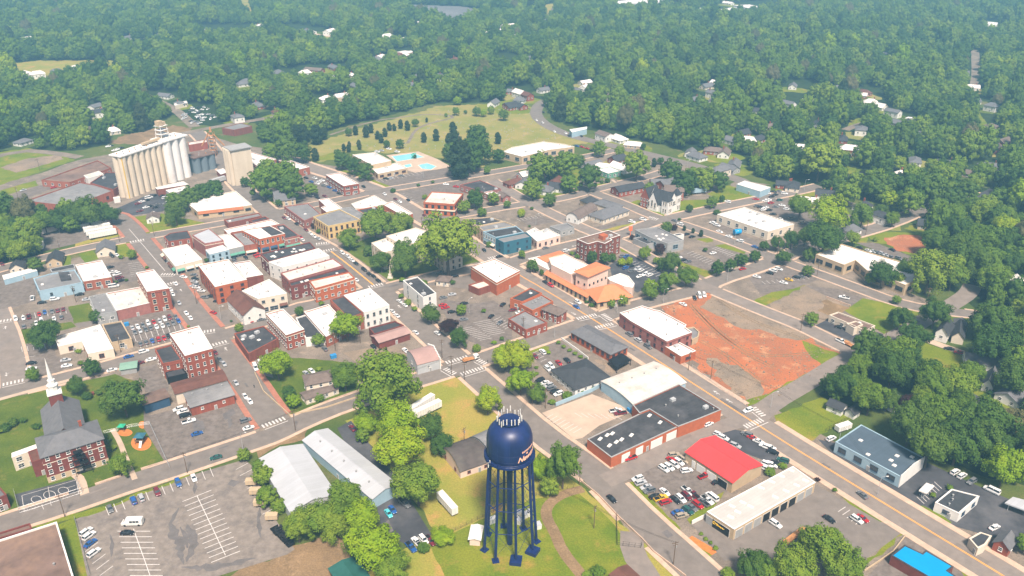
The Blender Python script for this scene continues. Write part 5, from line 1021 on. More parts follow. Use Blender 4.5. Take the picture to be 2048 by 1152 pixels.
# ================= water tower =================
bx = unproj(1019.5, 1087); TX, TY = bx.x, bx.y
wt = empty('water_tower', (TX, TY, 0), 'tall blue water tower on thin legs with white antennas on top', 'water tower'); LAND.append(('the water tower', 1020, 960))
R = 7.25; prof = [(1.2, 35.2), (4.6, 35.9), (6.6, 37.2), (R, 39.2), (R+.04, 41.5), (R+.02, 43.6), (R-.1, 45.2), (6.6, 46.9), (5.4, 48.4), (3.8, 49.4), (2.0, 50.0), (.3, 50.2)]
def sm(prof, k=3):
    out = []
    for i in range(len(prof)-1):
        p0 = prof[max(0, i-1)]; p1 = prof[i]; p2 = prof[i+1]; p3 = prof[min(len(prof)-1, i+2)]
        for j in range(k):
            t = j/k; out.append(tuple(.5*((2*p1[d])+(-p0[d]+p2[d])*t+(2*p0[d]-5*p1[d]+4*p2[d]-p3[d])*t*t+(-p0[d]+3*p1[d]-3*p2[d]+p3[d])*t**3) for d in (0, 1)))
    return out+[prof[-1]]
mb = MB(); mb.lathe(sm(prof), 56); tank = mb.build('tank', 'towerblue', wt, smooth=True)
mb = MB(); mb.lathe([(R-.6, 37.1), (R+.95, 37.1), (R+.95, 37.45), (R-.2, 37.45)], 48)
mb.build('balcony', 'towerblue', wt)
mb = MB()
for z in (37.95, 38.55):
    for i in range(40):
        a0, a1 = i*math.pi/20, (i+1)*math.pi/20; mb.tube(((R+.88)*math.cos(a0), (R+.88)*math.sin(a0), z), ((R+.88)*math.cos(a1), (R+.88)*math.sin(a1), z), .05, n=4)
for i in range(40): a0 = i*math.pi/20; mb.tube(((R+.88)*math.cos(a0), (R+.88)*math.sin(a0), 37.4), ((R+.88)*math.cos(a0), (R+.88)*math.sin(a0), 38.6), .04, n=4)
mb.build('balcony_railing', 'towerblue', wt)
mb = MB(); mb.lathe([(.95, 0), (.95, 12), (.95, 24), (1.2, 35.6)], 18); mb.build('riser_pipe', 'towerblue', wt)
mb = MB()
for z, rr in ((39.2, R), (41.4, R+.04), (43.2, R), (45.0, 6.9)): mb.lathe([(rr+.0, z-.05), (rr+.035, z), (rr+.0, z+.05)], 48)
for i in range(12):
    a0 = i*math.pi/6; ps = [(R+.02, 39.2), (R+.05, 41.5), (R+.04, 43.6), (R-.08, 45.2), (6.62, 46.9)]
    for (ra, za), (rb, zb_) in zip(ps, ps[1:]): mb.tube((ra*math.cos(a0), ra*math.sin(a0), za), (rb*math.cos(a0), rb*math.sin(a0), zb_), .035, n=4)
mb.build('weld_seams', 'towerblue', wt)
legs = []
for t in toks('Q:320,870 360,700 530,612 745,640 885,780 845,895 663,1000 440,990'):
    p = unproj(t[0], t[1])-bx; legs.append(p)
ang0 = [math.atan2(p.y, p.x) for p in legs]; order = sorted(range(8), key=lambda i: ang0[i])
for i, p in enumerate(legs):
    r_ = math.hypot(p.x, p.y); tp = Vector((p.x/r_*6.9, p.y/r_*6.9, 38)); p = Vector((p.x, p.y, 0))
    big = i in (5, 6); s_ = 1.9 if big else 1.15; zt = 1.3 if big else .35
    mb = MB(); mb.tube((p.x, p.y, zt), tp, .48, .42, n=12); mb.build('leg', 'towerblue', wt)
    mb = MB(); mb.box(-s_, s_, -s_, s_, -.2, zt, 0, Matrix.Translation((p.x, p.y, 0)) @ Matrix.Rotation(.9+i*.35, 4, 'Z')); mb.build('footing', 'towerblue', wt)
    legs[i] = (p, tp)
mb = MB()
for k in range(8):
    a, b = legs[order[k]], legs[order[(k+1) % 8]]
    for z in (11, 20, 29):
        pa = a[0]+(a[1]-a[0])*z/38; pb = b[0]+(b[1]-b[0])*z/38; mb.tube(pa, pb, .16, n=6)
    for z0, z1 in ((2, 11), (11, 20), (20, 29), (29, 37)):
        pa = a[0]+(a[1]-a[0])*z0/38; pb = b[0]+(b[1]-b[0])*z1/38; pc = a[0]+(a[1]-a[0])*z1/38; pd = b[0]+(b[1]-b[0])*z0/38
        mb.tube(pa, pb, .05, n=4); mb.tube(pc, pd, .05, n=4)
mb.build('bracing', 'towerblue', wt)
mb = MB(); mb.lathe([(3.2, 50.3), (3.5, 50.3), (3.5, 50.6), (3.2, 50.6)], 20); mb.lathe([(2.1, 50.2), (2.4, 50.2), (2.4, 51.2), (2.1, 51.2)], 16)
for i in range(10): a0 = i*math.pi/5; mb.tube((3.3*math.cos(a0), 3.3*math.sin(a0), 49), (3.3*math.cos(a0), 3.3*math.sin(a0), 52.2), .08, n=5)
mb.build('antenna_frame', 'towerblue', wt)
RA = random.Random(4)
mb = MB(); mb.box(-.13, .13, -.1, .1, 0, 2.0); ame = mb.mesh('antenna'); ame.materials.append(MATS['white'])
for i in range(22):
    a0 = i*math.pi/11+RA.uniform(-.1, .1); r_ = 3.7+RA.uniform(-.2, .7); z_ = 49.6+RA.uniform(0, 1.6) if i < 15 else 51
    place(ame, 'antenna', wt, r_*math.cos(a0), r_*math.sin(a0), z_, a0+math.pi/2)
for dx, z_ in ((-6.7, 35.6), (-6.2, 36.4)): place(ame, 'antenna', wt, dx, -4.6, z_, .4)
def bend_text(txt, size, ang, z, shear, m, arch=0, slope=0, bold=.03, name='lettering'):
    cu = bpy.data.curves.new('t', 'FONT'); cu.body = txt; cu.size = size; cu.align_x = 'CENTER'; cu.shear = shear; cu.extrude = .02; cu.offset = bold; cu.space_character = .95
    o = bpy.data.objects.new('t', cu); COL.objects.link(o); dg = bpy.context.evaluated_depsgraph_get(); me = bpy.data.meshes.new_from_object(o.evaluated_get(dg)); bpy.data.objects.remove(o)
    bm = bmesh.new(); bm.from_mesh(me)
    bmesh.ops.subdivide_edges(bm, edges=[e for e in bm.edges if e.calc_length() > .6], cuts=3); bm.to_mesh(me); bm.free()
    for v in me.vertices:
        x, y, zz = v.co; a = ang+x/R; zc = z+y+x*slope-arch*x*x; rr = R+.06+zz
        if zc > 44: rr -= (zc-44)*.12
        v.co = (rr*math.cos(a), rr*math.sin(a), zc)
    return link(name, me, m, wt)
bend_text('Newton', 2.5, math.radians(-38), 39.4, .35, 'letterpeach', slope=.10, bold=.06)
bend_text('DOWNTOWN', .85, math.radians(-36), 42.4, 0, 'letterpeach', arch=.02, slope=.06, bold=.03)
mb = MB(); mb.add([(R*math.cos(a)*1.012, R*math.sin(a)*1.012, z) for a, z in ((-.73, 42.0), (-.66, 41.6), (-.73, 41.2), (-.80, 41.6))], [(0, 3, 2, 1)]); mb.build('lettering_ornament', 'letterpeach', wt)
sp, sa = SIGNP; rr = T_['wash'][0]; mb = MB()
for i in range(16):
    a0, a1 = i*math.pi/8, (i+1)*math.pi/8; mb.tube((-2.2+.55*math.cos(a0), 0, .1+.5*math.sin(a0)), (-2.2+.55*math.cos(a1), 0, .1+.5*math.sin(a1)), .13, n=5)
pr_ = [(-1.3, .5), (-1.1, -.4), (-.8, .5), (-.6, -.3), (-.2, .1), (.1, -.3), (.4, .1), (.8, -.3), (1.1, .1), (1.5, -.25), (2.0, .1)]
for a, b in zip(pr_, pr_[1:]): mb.tube((a[0], 0, a[1]), (b[0], 0, b[1]), .14, n=5)
mb.build('sign_emblem', 'yellow', rr, (sp.x-rr.location.x, sp.y-rr.location.y, 2.2), sa)
# ================= vehicles =================
def loft(mb, secs, mi=0, cap=True):
    """secs: list of rings (same count)"""
    n = len(secs[0]); vs = [v for s_ in secs for v in s_]; fs = []
    for k in range(len(secs)-1):
        for i in range(n): j = (i+1) % n; fs.append((k*n+i, (k+1)*n+i, (k+1)*n+j, k*n+j))
    if cap: fs += [tuple(range(n)), tuple((len(secs)-1)*n+i for i in range(n-1, -1, -1))]
    mb.add(vs, fs, mi)
def body_ring(x, w, z0, z1):
    return [(x, -w*.92, z0), (x, w*.92, z0), (x, w, z0+(z1-z0)*.45), (x, w*.90, z1), (x, w*.4, z1+.04), (x, -w*.4, z1+.04), (x, -w*.90, z1), (x, -w, z0+(z1-z0)*.45)]
VT = { # length, half width, lower body stations (x fraction, half width factor, z0, z1), cabin: x0 base, x1 base, top x0, top x1, z belt, z roof
 's': (4.7, .90, [(-1, .78, .42, .72), (-.92, .95, .28, .88), (-.55, 1, .24, .95), (.1, 1, .24, .92), (.6, .98, .24, .88), (.93, .92, .28, .72), (1, .74, .4, .6)], (-.70, .46, -.40, .12, .90, 1.42)),
 'u': (4.8, .95, [(-1, .86, .45, .95), (-.94, .97, .34, 1.08), (-.5, 1, .3, 1.1), (.2, 1, .3, 1.08), (.6, .98, .3, 1.04), (.93, .93, .34, .92), (1, .8, .45, .75)], (-.96, .48, -.80, .20, 1.06, 1.72)),
 'p': (5.6, .98, [(-1, .92, .5, 1.0), (-.97, .98, .42, 1.05), (-.3, 1, .38, 1.08), (.2, 1, .38, 1.1), (.6, .98, .38, 1.08), (.95, .94, .42, .98), (1, .84, .5, .85)], (-.16, .48, -.08, .26, 1.08, 1.82)),
 'v': (5.7, 1.0, [(-1, .92, .45, 1.2), (-.98, 1, .36, 1.3), (-.5, 1, .34, 1.35), (.3, 1, .34, 1.35), (.7, .98, .34, 1.2), (.95, .92, .38, 1.0), (1, .8, .45, .8)], (-.98, .66, -.94, .42, 1.25, 2.15)),
}
CM = {}
def car_meshes(t):
    if t in CM: return CM[t]
    L, W, st, cb = VT[t]; h = L/2; out = {}
    mb = MB(); loft(mb, [body_ring(x*h, W*w_, a, b) for x, w_, a, b in st])
    x0, x1, tx0, tx1, zb, zr = cb
    mb.add([(tx0*h, -W*.70, zr), (tx1*h, -W*.70, zr), (tx1*h, W*.70, zr), (tx0*h, W*.70, zr), (tx0*h+.12, -W*.6, zr+.06), (tx1*h-.12, -W*.6, zr+.06), (tx1*h-.12, W*.6, zr+.06), (tx0*h+.12, W*.6, zr+.06)],
           [(4, 5, 6, 7), (0, 1, 5, 4), (1, 2, 6, 5), (2, 3, 7, 6), (3, 0, 4, 7), (3, 2, 1, 0)])
    for sy in (-1, 1):
        for xa, xb in ((x0, tx0), (x1, tx1)): mb.tube((xa*h, sy*W*.87, zb), (xb*h, sy*W*.70, zr), .05, n=4)
        xm = (x0+x1)/2; mb.tube((xm*h, sy*W*.88, zb), ((tx0+tx1)/2*h, sy*W*.715, zr), .045, n=4)
        mb.box(x1*h-.35, x1*h-.15, sy*W-.02 if sy > 0 else -W-.16, W+.16 if sy > 0 else -W+.02, zb-.02, zb+.14)
    if t == 'p': mb.box(-.96*h, -.2*h, -W*.8, W*.8, 1.09, 1.10)
    out['body'] = mb.mesh('body'); out['body'].materials.append(PAINT)
    mb = MB(); ins = .03
    mb.add([(x0*h, -W*.88, zb-.02), (x1*h, -W*.88, zb-.02), (x1*h, W*.88, zb-.02), (x0*h, W*.88, zb-.02), (tx0*h, -W*.70, zr-ins), (tx1*h, -W*.70, zr-ins), (tx1*h, W*.70, zr-ins), (tx0*h, W*.70, zr-ins)],
           [(0, 1, 5, 4), (1, 2, 6, 5), (2, 3, 7, 6), (3, 0, 4, 7)]); out['windows'] = mb.mesh('windows'); out['windows'].materials.append(MATS['glass'])
    if t == 'p': mb = MB(); mb.box(-.94*h, -.2*h, -W*.74, W*.74, 1.101, 1.14); out['cargo_bed'] = mb.mesh('cargo_bed'); out['cargo_bed'].materials.append(MATS['black'])
    r_ = .33 if t == 's' else .38; mb = MB(); mb.tube((0, -.12, 0), (0, .12, 0), r_, n=14); mb.tube((0, -.13, 0), (0, .13, 0), r_*.58, n=10, mi=1); out['wheel'] = mb.mesh('wheel'); out['wheel'].materials.append(MATS['rubber']); out['wheel'].materials.append(MATS['steel'])
    mb = MB(); mb.box(-.04, .04, -.18, .18, -.07, .07); out['headlight'] = mb.mesh('headlight'); out['headlight'].materials.append(MATS['lampglass'])
    mb = MB(); mb.box(-.04, .04, -.14, .14, -.09, .09); out['tail_light'] = mb.mesh('tail_light'); out['tail_light'].materials.append(MATS['redpaint'])
    CM[t] = (out, L, W, r_, h, st); return CM[t]
CC = {'w': ((.74, .74, .74), 'white'), 's': ((.42, .43, .45), 'silver'), 'g': ((.14, .145, .155), 'grey'), 'k': ((.012, .013, .016), 'black'), 'r': ((.42, .015, .02), 'red'), 'm': ((.15, .018, .03), 'maroon'),
      'b': ((.02, .09, .30), 'blue'), 't': ((.36, .30, .23), 'tan'), 'n': ((.02, .09, .08), 'dark green'), 'y': ((.62, .38, .03), 'yellow'), 'c': ((.10, .55, .62), 'turquoise')}
TN = {'s': 'sedan', 'u': 'suv', 'p': 'pickup truck', 'v': 'van'}
CARPOS = []
def car(px, py, code, ang, place_, detail=True):
    col, cn = CC[code[0]]; t = code[1]; ms, L, W, r_, h, st = car_meshes(t); p = unproj(px, py, .7); p.z = .09
    if ang is None: ang = 0
    root = empty({'s': 'parked_car', 'u': 'parked_suv', 'p': 'pickup_truck', 'v': 'parked_van'}[t], p, None, TN[t], place_[:1] and 'vehicles '+place_, rz=ang)
    R_ = random.Random(int(px*13+py*7)); k = R_.uniform(.85, 1.1); c4 = tuple(min(1, v*k) for v in col)+(1,)
    def put(nm, x=0, y=0, z=0):
        o = bpy.data.objects.new(nm, ms[nm]); COL.objects.link(o); o.parent = root; o.location = (x, y, z)
        if nm == 'body': o.color = c4
    put('body'); put('windows')
    if 'cargo_bed' in ms: put('cargo_bed')
    if detail:
        for x in (-.60, .62):
            for y in (-1, 1): put('wheel', x*h, y*W*.9, r_)
        for y in (-1, 1): put('headlight', h-.03, y*W*.6, .64 if t == 's' else .78); put('tail_light', -h+.03, y*W*.66, .72 if t == 's' else .92)
    auto(root, cn+' '+TN[t], (px, py), None); root['_place'] = place_; CARPOS.append(p)
    return root
def hdg(view, px, py, dx, dy):
    s_ = VIEWS[view][2]; a = unproj(px-dx/s_/2, py-dy/s_/2); b = unproj(px+dx/s_/2, py+dy/s_/2); return math.atan2(b.y-a.y, b.x-a.x)
ROWS = [
 ('along the kerb of the big striped lot', (27, 63), '30:880,612,gs 1068,548,bu 1130,525,su 1257,480,mu 1425,405,bu 1550,365,ws'),
 ('by the stained brown roof', (105, -78), '30:688,798,wu 712,830,wu 722,888,bs 750,965,wu'),
 ('in the middle of the big striped lot', (100, -2), '30:1018,805,ks'), ('driving past the church school', (80, -20), '30:1728,202,ns'), ('in the lot below the brick garage', (90, -28), '30:1575,12,bs'),
 ('in the front row near the light blue building', (8, 44), '20:125,245,wu 187,238,ws 230,228,mp 313,208,rs 357,192,bs 415,185,gs 460,178,ms 505,168,ms'),
 ('in the rear row near the light blue building', (10, 46), '20:190,308,gs 290,278,ws 332,262,wu 432,245,ws 490,232,gs'),
 ('in the back row of the crowded lot by the slender brick block', (22, 46), '20:1058,318,ss 1100,305,ws 1143,295,gs 1185,280,wu 1230,272,rs 1277,262,ss 1318,248,wu 1358,238,mu 1405,228,gs'),
 ('in the second row of the crowded lot by the slender brick block', (22, 46), '20:1078,352,gs 1120,340,ss 1165,330,gs 1205,318,gs 1252,308,ws 1300,300,ws 1342,290,gs 1385,278,gs 1428,262,bs'),
 ('in the front row of the crowded lot by the slender brick block', (18, 42), '20:1123,445,gs 1168,432,gs 1218,420,bs 1268,408,ru 1312,400,rs 1348,382,ks'),
 ('on the street beside the L-shaped office', (100, -26), '20:1028,548,bs 1150,508,wu 1115,598,ms 1208,570,ws 895,655,ws'),
 ('in the small lot left of the L-shaped office', (90, -14), '20:250,600,ks 250,642,ws 525,575,ss 532,620,ws'),
 ('parked along the street by the brick corner building', (42, 60), '20:1382,48,ws 1366,12,ws 1432,118,ss 1490,200,ws 1523,238,ws 1757,570,gs 1790,605,ss 1887,757,ss 1960,865,ws 1998,905,ws 1722,515,ms'),
 ('beside the brick garage', (90, -26), '20:1430,968,wu 1462,990,wu 1480,1018,ku 1510,1065,wp 1965,1058,gu 1987,1118,ws'),
 ('on the street by the light blue building', (80, -12), '20:335,115,ks 437,88,wu 635,50,ks 692,90,ss 10:910,1137,wv'), ('in the gravel lot beside the light blue building', (-6, 46), '20:258,80,wp'),
 ('in the lot below the three-storey brick building', (70, 6), '20:1610,20,ws 1635,72,gs 1740,105,ks 1570,-6,ws 1690,65,ks'), ('by the round planted island', (60, 25), '20:1705,195,rs'), ('on the street below the cream two-storey building', (80, -18), '20:1990,272,rs 21:40,250,gs'),
 ('in the van row by the low black-roofed corner shop', (22, 50), '21:-5,635,wv 35,612,wv 75,598,wv'),
 ('in the yard behind the white twin-roofed building', (40, 36), '21:550,485,gs 940,468,ks 400,680,ss 445,662,ws 1195,498,ws'),
 ('parked along the street by the white twin-roofed building', (46, 34), '21:1148,105,ws 1190,135,ws 1088,185,ws 1125,220,ws 1277,355,ws 1452,360,ws'),
 ('in the lot right of the white three-storey building', (80, -14), '21:1568,50,ss 1498,75,gs 1495,135,rs 1515,155,rs 1565,190,ks 1665,122,ks 1660,250,gs'),
 ('in the striped lot near the white three-storey building', (55, -42), '21:1882,225,ks 1952,275,gs 1975,130,ks'), ('under the trees by the pale metal warehouse', (42, 50), '21:770,1120,ms'),
 ('parked along the main street by the brick depot', (54, 36), '22:938,368,gu 1008,415,su 1087,467,gu'), ('driving on the main street by the round-cornered hall', (58, 34), '22:525,112,wu 515,150,bs'),
 ('at the corner of the red dirt lot', (20, 44), '22:1462,78,ks 1500,62,wv 1537,55,wu'), ('on the red dirt lot', (75, 35), '22:1368,128,ws'),
 ('in the car park of the charcoal hip-roofed office', (48, 46), '22:245,510,wu 185,545,ms 375,598,rs 440,578,ku 285,645,wu 312,622,wu'),
 ('in the front row of the charcoal hip-roofed office', (78, -26), '22:222,738,ku 262,758,ws 292,780,su 317,800,gu 345,828,ku 372,846,wu'),
 ('on the concrete yard of the white arched warehouse', (72, -10), '22:830,980,wp 867,1000,mp'), ('waiting at the junction by the big black roof', (66, -24), '22:1888,978,wu'), ('beside the big black roof', (72, -32), '22:1570,1087,wu'),
 ('by the grey flat-roofed brick building', (70, -16), '22:60,195,ws 5,175,ms'),
 ('on the street above the red dirt lot', (70, 14), '23:610,75,wp'), ('in the dark lot of the brown-roofed low building', (74, 18), '23:572,312,ks 830,380,ks'), ('towing a trailer beside the red dirt lot', (70, 34), '23:585,425,wp'),
 ('in the drive of the white gabled house', (80, 14), '23:1450,485,ks 1530,515,rs'), ('on the shaded lane right of the wooded slope', (105, 44), '23:1640,925,wp 2040,1085,wu'),
 ('by the roller doors of the skylit brick warehouse', (75, -24), '32:948,207,rp'),
 ('in the top row of the gravel sales yard', (66, 44), '32:1215,293,wu 1255,280,wu 1300,262,wu 1335,240,wu 1375,222,tu 1275,225,ru'), ('loose in the gravel sales yard', (74, -12), '32:1295,182,tu 1397,308,wu'),
 ('in the left row of the gravel sales yard', (82, -26), '32:1005,372,wu 1030,405,su 1072,438,ss 1100,468,gu 1143,512,ks 1190,528,yp 1230,560,ru'),
 ('in the middle row of the gravel sales yard', (70, 60), '32:1222,478,ws 1308,540,ks 1350,533,wu 1398,512,mu 1405,470,wp 1455,500,mp'),
 ('in the lower row of the gravel sales yard', (74, 56), '32:1487,582,ru 1440,603,gs 1408,628,nu 1530,560,gp 1562,545,wp 1600,520,wv'), ('at the bottom corner of the gravel sales yard', (84, -22), '32:1325,640,bs 1357,668,tu'),
 ('at the walls of the red-roofed auto shop', (72, -28), '32:1540,350,rp 1640,396,ks'),
 ('in the dark lot behind the red-roofed auto shop', (66, 26), '32:1655,22,wu 1690,46,wu 1785,108,su 1880,18,gu 1925,46,rs 1972,74,ws 2025,115,wu 2042,258,wu 2030,292,wu'),
 ('between the red-roofed auto shop and the main street', (70, 22), '33:15,125,wu 40,160,ku 120,225,nu 28,262,wu 65,258,ku'), ('on the street below the quonset hut', (58, 54), '32:797,533,ks'),
 ('at the left end of the blue-grey store', (70, -32), '33:505,52,wu'), ('driving on the main street near the blue-grey store', (46, 38), '33:755,503,gs'), ('in the dark lot right of the blue-grey store', (66, -40), '33:1497,320,wu 1552,350,wu 1630,395,gu'),
 ('beside the small white office', (100, 48), '33:1790,467,wv'), ('in the lot of the tan service bay building', (92, 60), '33:490,695,ks 710,700,wu 757,690,rs 60,735,wu'), ('in the lot at the right bottom', (60, -30), '33:1812,762,ws'),
 ('in the lot behind the orange-roofed civic centre', (70, -28), '12:910,990,bu 955,975,ks 955,1015,gs 1005,998,su 1030,1012,wu 1020,1057,ws 1065,1042,wu 1102,1048,wu 880,893,gs 912,897,bs 1170,995,ks'),
 ('parked on the main street by the civic centre', (52, 34), '12:268,1105,ks 310,1130,ru'), ('on the street behind the civic centre', (60, -12), '12:432,853,wu 270,830,gs 12:-100,900,ks'),
 ('in the lot of the grey hip-roofed clinic', (60, 14), '12:960,622,wu 1048,603,wu'), ('behind the white gothic church', (55, 12), '12:1725,462,wu 1380,400,wv'),
 ('in the lot of the big pale clinic', (52, 16), '12:1300,612,gs 1345,640,wu 1640,650,wu 1660,700,ws 1735,738,ws 1825,775,wu 1945,822,bs 1605,632,wu'),
 ('in the lots beside the grey bank', (58, -14), '12:1608,872,ws 1335,908,ws 1370,928,ks 1410,940,gs 1845,998,rs 1400,720,ks 1442,740,ks'),
 ('behind the big pale clinic', (48, -6), '12:1960,495,gs 1985,502,ks 2010,525,wu 2030,508,ws 13:30,420,ks 25,470,rs 12,527,ks 60,405,ks 95,448,nu 275,628,tu 350,640,wv 190,590,tu'),
 ('in the far rows behind the big cream clinic', (46, 6), '12:1950,440,rs 2030,455,ws 13:0,392,ws 45,382,ks 92,378,gs 132,395,wu 2,445,ws 112,490,ws 62,502,gs 150,520,wu 42,560,ks 92,600,ws 142,620,gs 420,650,ks 470,640,ws 560,690,ws'),
 ('in the car park behind the modern L-shaped office', (44, 20), '13:733,828,ks 803,852,ws 840,858,ss 872,868,gs 910,878,su 945,888,ss 980,900,gs 1047,915,gu 993,845,ks'),
 ('in the lot beside the modern L-shaped office', (60, 14), '13:-90,1060,ws 40,1012,wu 85,1000,wu 15,1032,ks 125,1108,ws 168,1085,ys 230,1065,ks 266,1060,gs'), ('in the far lot at the right edge', (50, -10), '13:1945,55,wu 2030,100,ws'),
 ('parked along the square opposite the long black roof', (46, 32), '11:690,872,wu 735,902,wu 768,930,ws 800,955,ks 865,1005,ku 905,1040,ks 940,1057,ks 978,1092,ks 800,1085,ws'),
 ('on the street by the yellow brick building', (44, 30), '11:260,598,wu 225,590,ms 325,638,ks 400,685,ms 435,715,ws 465,738,ws 500,755,ss 370,765,ws 355,745,rs 20,890,ru'),
 ('in the crowded lot by the brick box building', (48, 16), '11:400,270,ks 440,300,bs 470,272,ws 505,300,ws 540,332,gs 585,345,bs 630,372,bs 665,395,ks 530,290,ws 490,315,ws 565,318,ws 550,415,ms 440,410,ws 490,428,ks'),
 ('parked at the big intersection near the white narrow building', (45, 28), '11:1028,400,ws 1115,440,ms 1150,460,ws 1218,448,ks 860,340,ks 1348,572,ms'), ('in front of the brick bank', (62, -8), '11:1465,1028,gs 1590,1055,ks'), ('by the teal corner building', (34, 34), '11:1825,848,ks'),
 ('in the lot of the aquatic centre', (58, 6), '11:1040,275,ks 1075,270,ss 1160,252,gs 1130,62,wu 1065,38,ws 1005,52,ss 970,62,wu 1520,320,ws 1600,340,rs'),
 ('behind the school by the cemetery', (50, 14), '12:520,15,bs 560,22,rs 600,35,rs 640,50,ks'),
 ('beside the slender tall brick block', (64, -18), '10:880,985,ks 905,1022,ws 935,1042,wu 955,1070,mu 967,1092,ks'), ('in the yard by the grey gabled cottage', (46, 30), '10:895,893,ku 935,888,ws 15,960,ms'),
 ('in the lot in front of the tan silos', (48, -12), '10:1105,475,ms 1135,460,ws 1190,430,wv 1180,447,ks 1237,410,ks 1168,505,ws 1200,495,ks 1245,505,ks 1320,430,wu 1300,413,ks 1342,465,ws 1120,535,ms 1255,485,gs 1325,475,gs'),
 ('beside the wedge-shaped warehouse', (46, -12), '10:430,346,rs 185,368,ss'), ('on the gravel behind the tan silos', (48, -8), '10:865,18,ws 885,12,ks 915,50,ws 935,42,ws 970,30,ks'),
 ('beside the three-storey brick building', (50, 10), '10:1550,1045,gs 1560,1075,ks 1555,1100,ss 1570,1125,gs 1545,1138,ss 1468,1062,ws'), ('at the corner junction by the slender tall brick block', (45, 35), '10:1402,1118,ws'),
 ('on the highway beside the cemetery', (30, 22), '02:195,960,ws 245,980,ws 340,1052,ws 430,1065,ws 455,1085,ks 555,1088,ks 250,897,ks'),
 ('in front of the green awnings', (30, 24), 'G:790,700,ks 790,735,gs 960,690,ks 1100,670,rs'),
 ('beside the long narrow warehouse', (60, 50), '31:1130,490,tu 1190,572,gp'), ('at the blue end wall of the long narrow warehouse', (55, 80), '31:1092,618,bs 1060,650,cs'),
 ('at the fence below the long narrow warehouse', (50, 55), '31:1240,920,bp 1288,882,wp 1340,860,wu 1395,868,mp'),
]
NM = 0
for ph, (dx, dy), s_ in ROWS:
    vw = None
    for tk in s_.split():
        if ':' in tk: vw = tk.split(':')[0]
        t = toks(vw+':'+tk.split(':')[-1])[0]
        car(t[0], t[1], t[2], hdg(vw, t[0], t[1], dx, dy)+(0 if random.random() < .7 else math.pi), ph, detail=t[1] > 380)
# scrap yard of small cars beyond the silos
RY = random.Random(11)
for i in range(46):
    x, y = RY.uniform(365, 432), RY.uniform(214, 248)
    if abs((x-398)/36) + abs((y-231)/20) < 1.25: car(x, y, RY.choice(['ws', 'ws', 'wu', 'ss', 'ks', 'gs', 'wv']), RY.uniform(0, 6.3), 'in the scrap yard beyond the silos', detail=False)
# ---------- trailers and the like ----------
def trailer(label, view, x, y, dx, dy, L, W=2.5, H=2.9, m='white', wheels=True, zb=1.1):
    t = toks('%s:%g,%g' % (view, x, y))[0]; p = unproj(t[0], t[1], zb+H/2); p.z = .08
    root = empty('box_trailer', p, label, 'trailer', rz=hdg(view, t[0], t[1], dx, dy))
    mb = MB(); mb.box(-L/2, L/2, -W/2, W/2, zb, zb+H-.1); mb.box(-L/2-.03, L/2+.03, -W/2-.03, W/2+.03, zb+H-.1, zb+H); mb.build('box', m, root)
    mb = MB()
    for k in range(1, int(L/1.3)): mb.box(-L/2+k*1.3-.03, -L/2+k*1.3+.03, -W/2-.04, W/2+.04, zb+.05, zb+H-.12)
    mb.box(L/2, L/2+.05, -.04, .04, zb+.1, zb+H-.2); mb.build('ribs', 'grey' if m != 'rust' else 'white', root)
    if wheels:
        for xx in (-L/2+1.2, -L/2+2.3):
            for yy in (-1, 1): mb = MB(); mb.tube((xx, yy*W*.36, .5), (xx, yy*W*.48, .5), .5, n=12); mb.build('wheel', 'rubber', root)
        mb = MB(); mb.box(-L/2+.4, L/2-.4, -.5, .5, zb-.25, zb); mb.box(L/2-2.6, L/2-2.4, -.9, -.7, 0, zb-.1); mb.box(L/2-2.6, L/2-2.4, .7, .9, 0, zb-.1); mb.build('chassis', 'black', root)
    return root
trailer('long white box trailer beside the biggest tree, rear one of the pair', '21', 1325, 925, 120, -75, 14)
trailer('long white box trailer on the dry grass, front one of the pair', '21', 1360, 970, 200, -95, 15)
trailer('white box trailer with brown rear door beside the quonset field tree', '31', 1530, 565, 85, 95, 11)
for i, (x, y, o) in enumerate(((745, 640, 'rearmost'), (775, 668, 'second from the back'), (795, 693, 'third from the back'), (820, 715, 'fourth from the back'))): trailer('white semi trailer parked side by side by the hedge, %s' % o, '10', x, y, 170, -32, 16, 2.7, 3)
trailer('rusty streaked boxcar-like trailer along the hedge', '10', 460, 665, 220, -55, 20, 2.8, 3.2, 'roofdirty', True)
trailer('short white box trailer at the corner of the trailer yard', '10', 328, 810, 14, -45, 7, 2.6, 3)
trailer('silver trailer parked between the silos and the concrete silo pair', 'E', 1440, 830, 150, -45, 13, m='greymetal')
trailer('white travel trailer beside the garage on the slope', '23', 603, 1108, 80, -26, 7, 2.5, 2.2, zb=.6)
trailer('small white utility trailer at the church hall lawn', '12', 1495, 370, 120, -10, 11, m='lightblue')
for i, (x, y, w_) in enumerate(((30, 562, 'lower'), (125, 672, 'lowest')) ): trailer('small tan camper trailer by the hedge, %s of the four' % w_, '31', x, y, 95, -5, 4.2, 2.2, 1.8, 'tan', True, .6)
for i, (x, y, w_) in enumerate(((2010, 395, 'uppermost'), (2042, 470, 'second from top'))): trailer('small tan camper trailer by the hedge, %s of the four' % w_, '30', x, y, 95, -5, 4, 2.2, 1.8, 'tan', True, .6)
p = unproj(*toks('31:215,850')[0][:2]); root = empty('flatbed_trailer', p, 'black flatbed trailer loaded with scrap beside the hedge', 'trailer', rz=hdg('31', 565, 1076, 150, 150))
mb = MB(); mb.box(-6, 6, -1.3, 1.3, .8, 1.0)
for i in range(9): mb.box(-5.8+i*1.3, -5.6+i*1.3, -1.5, 1.5, 1.0, 1.5)
mb.build('bed', 'black', root)
mb = MB()
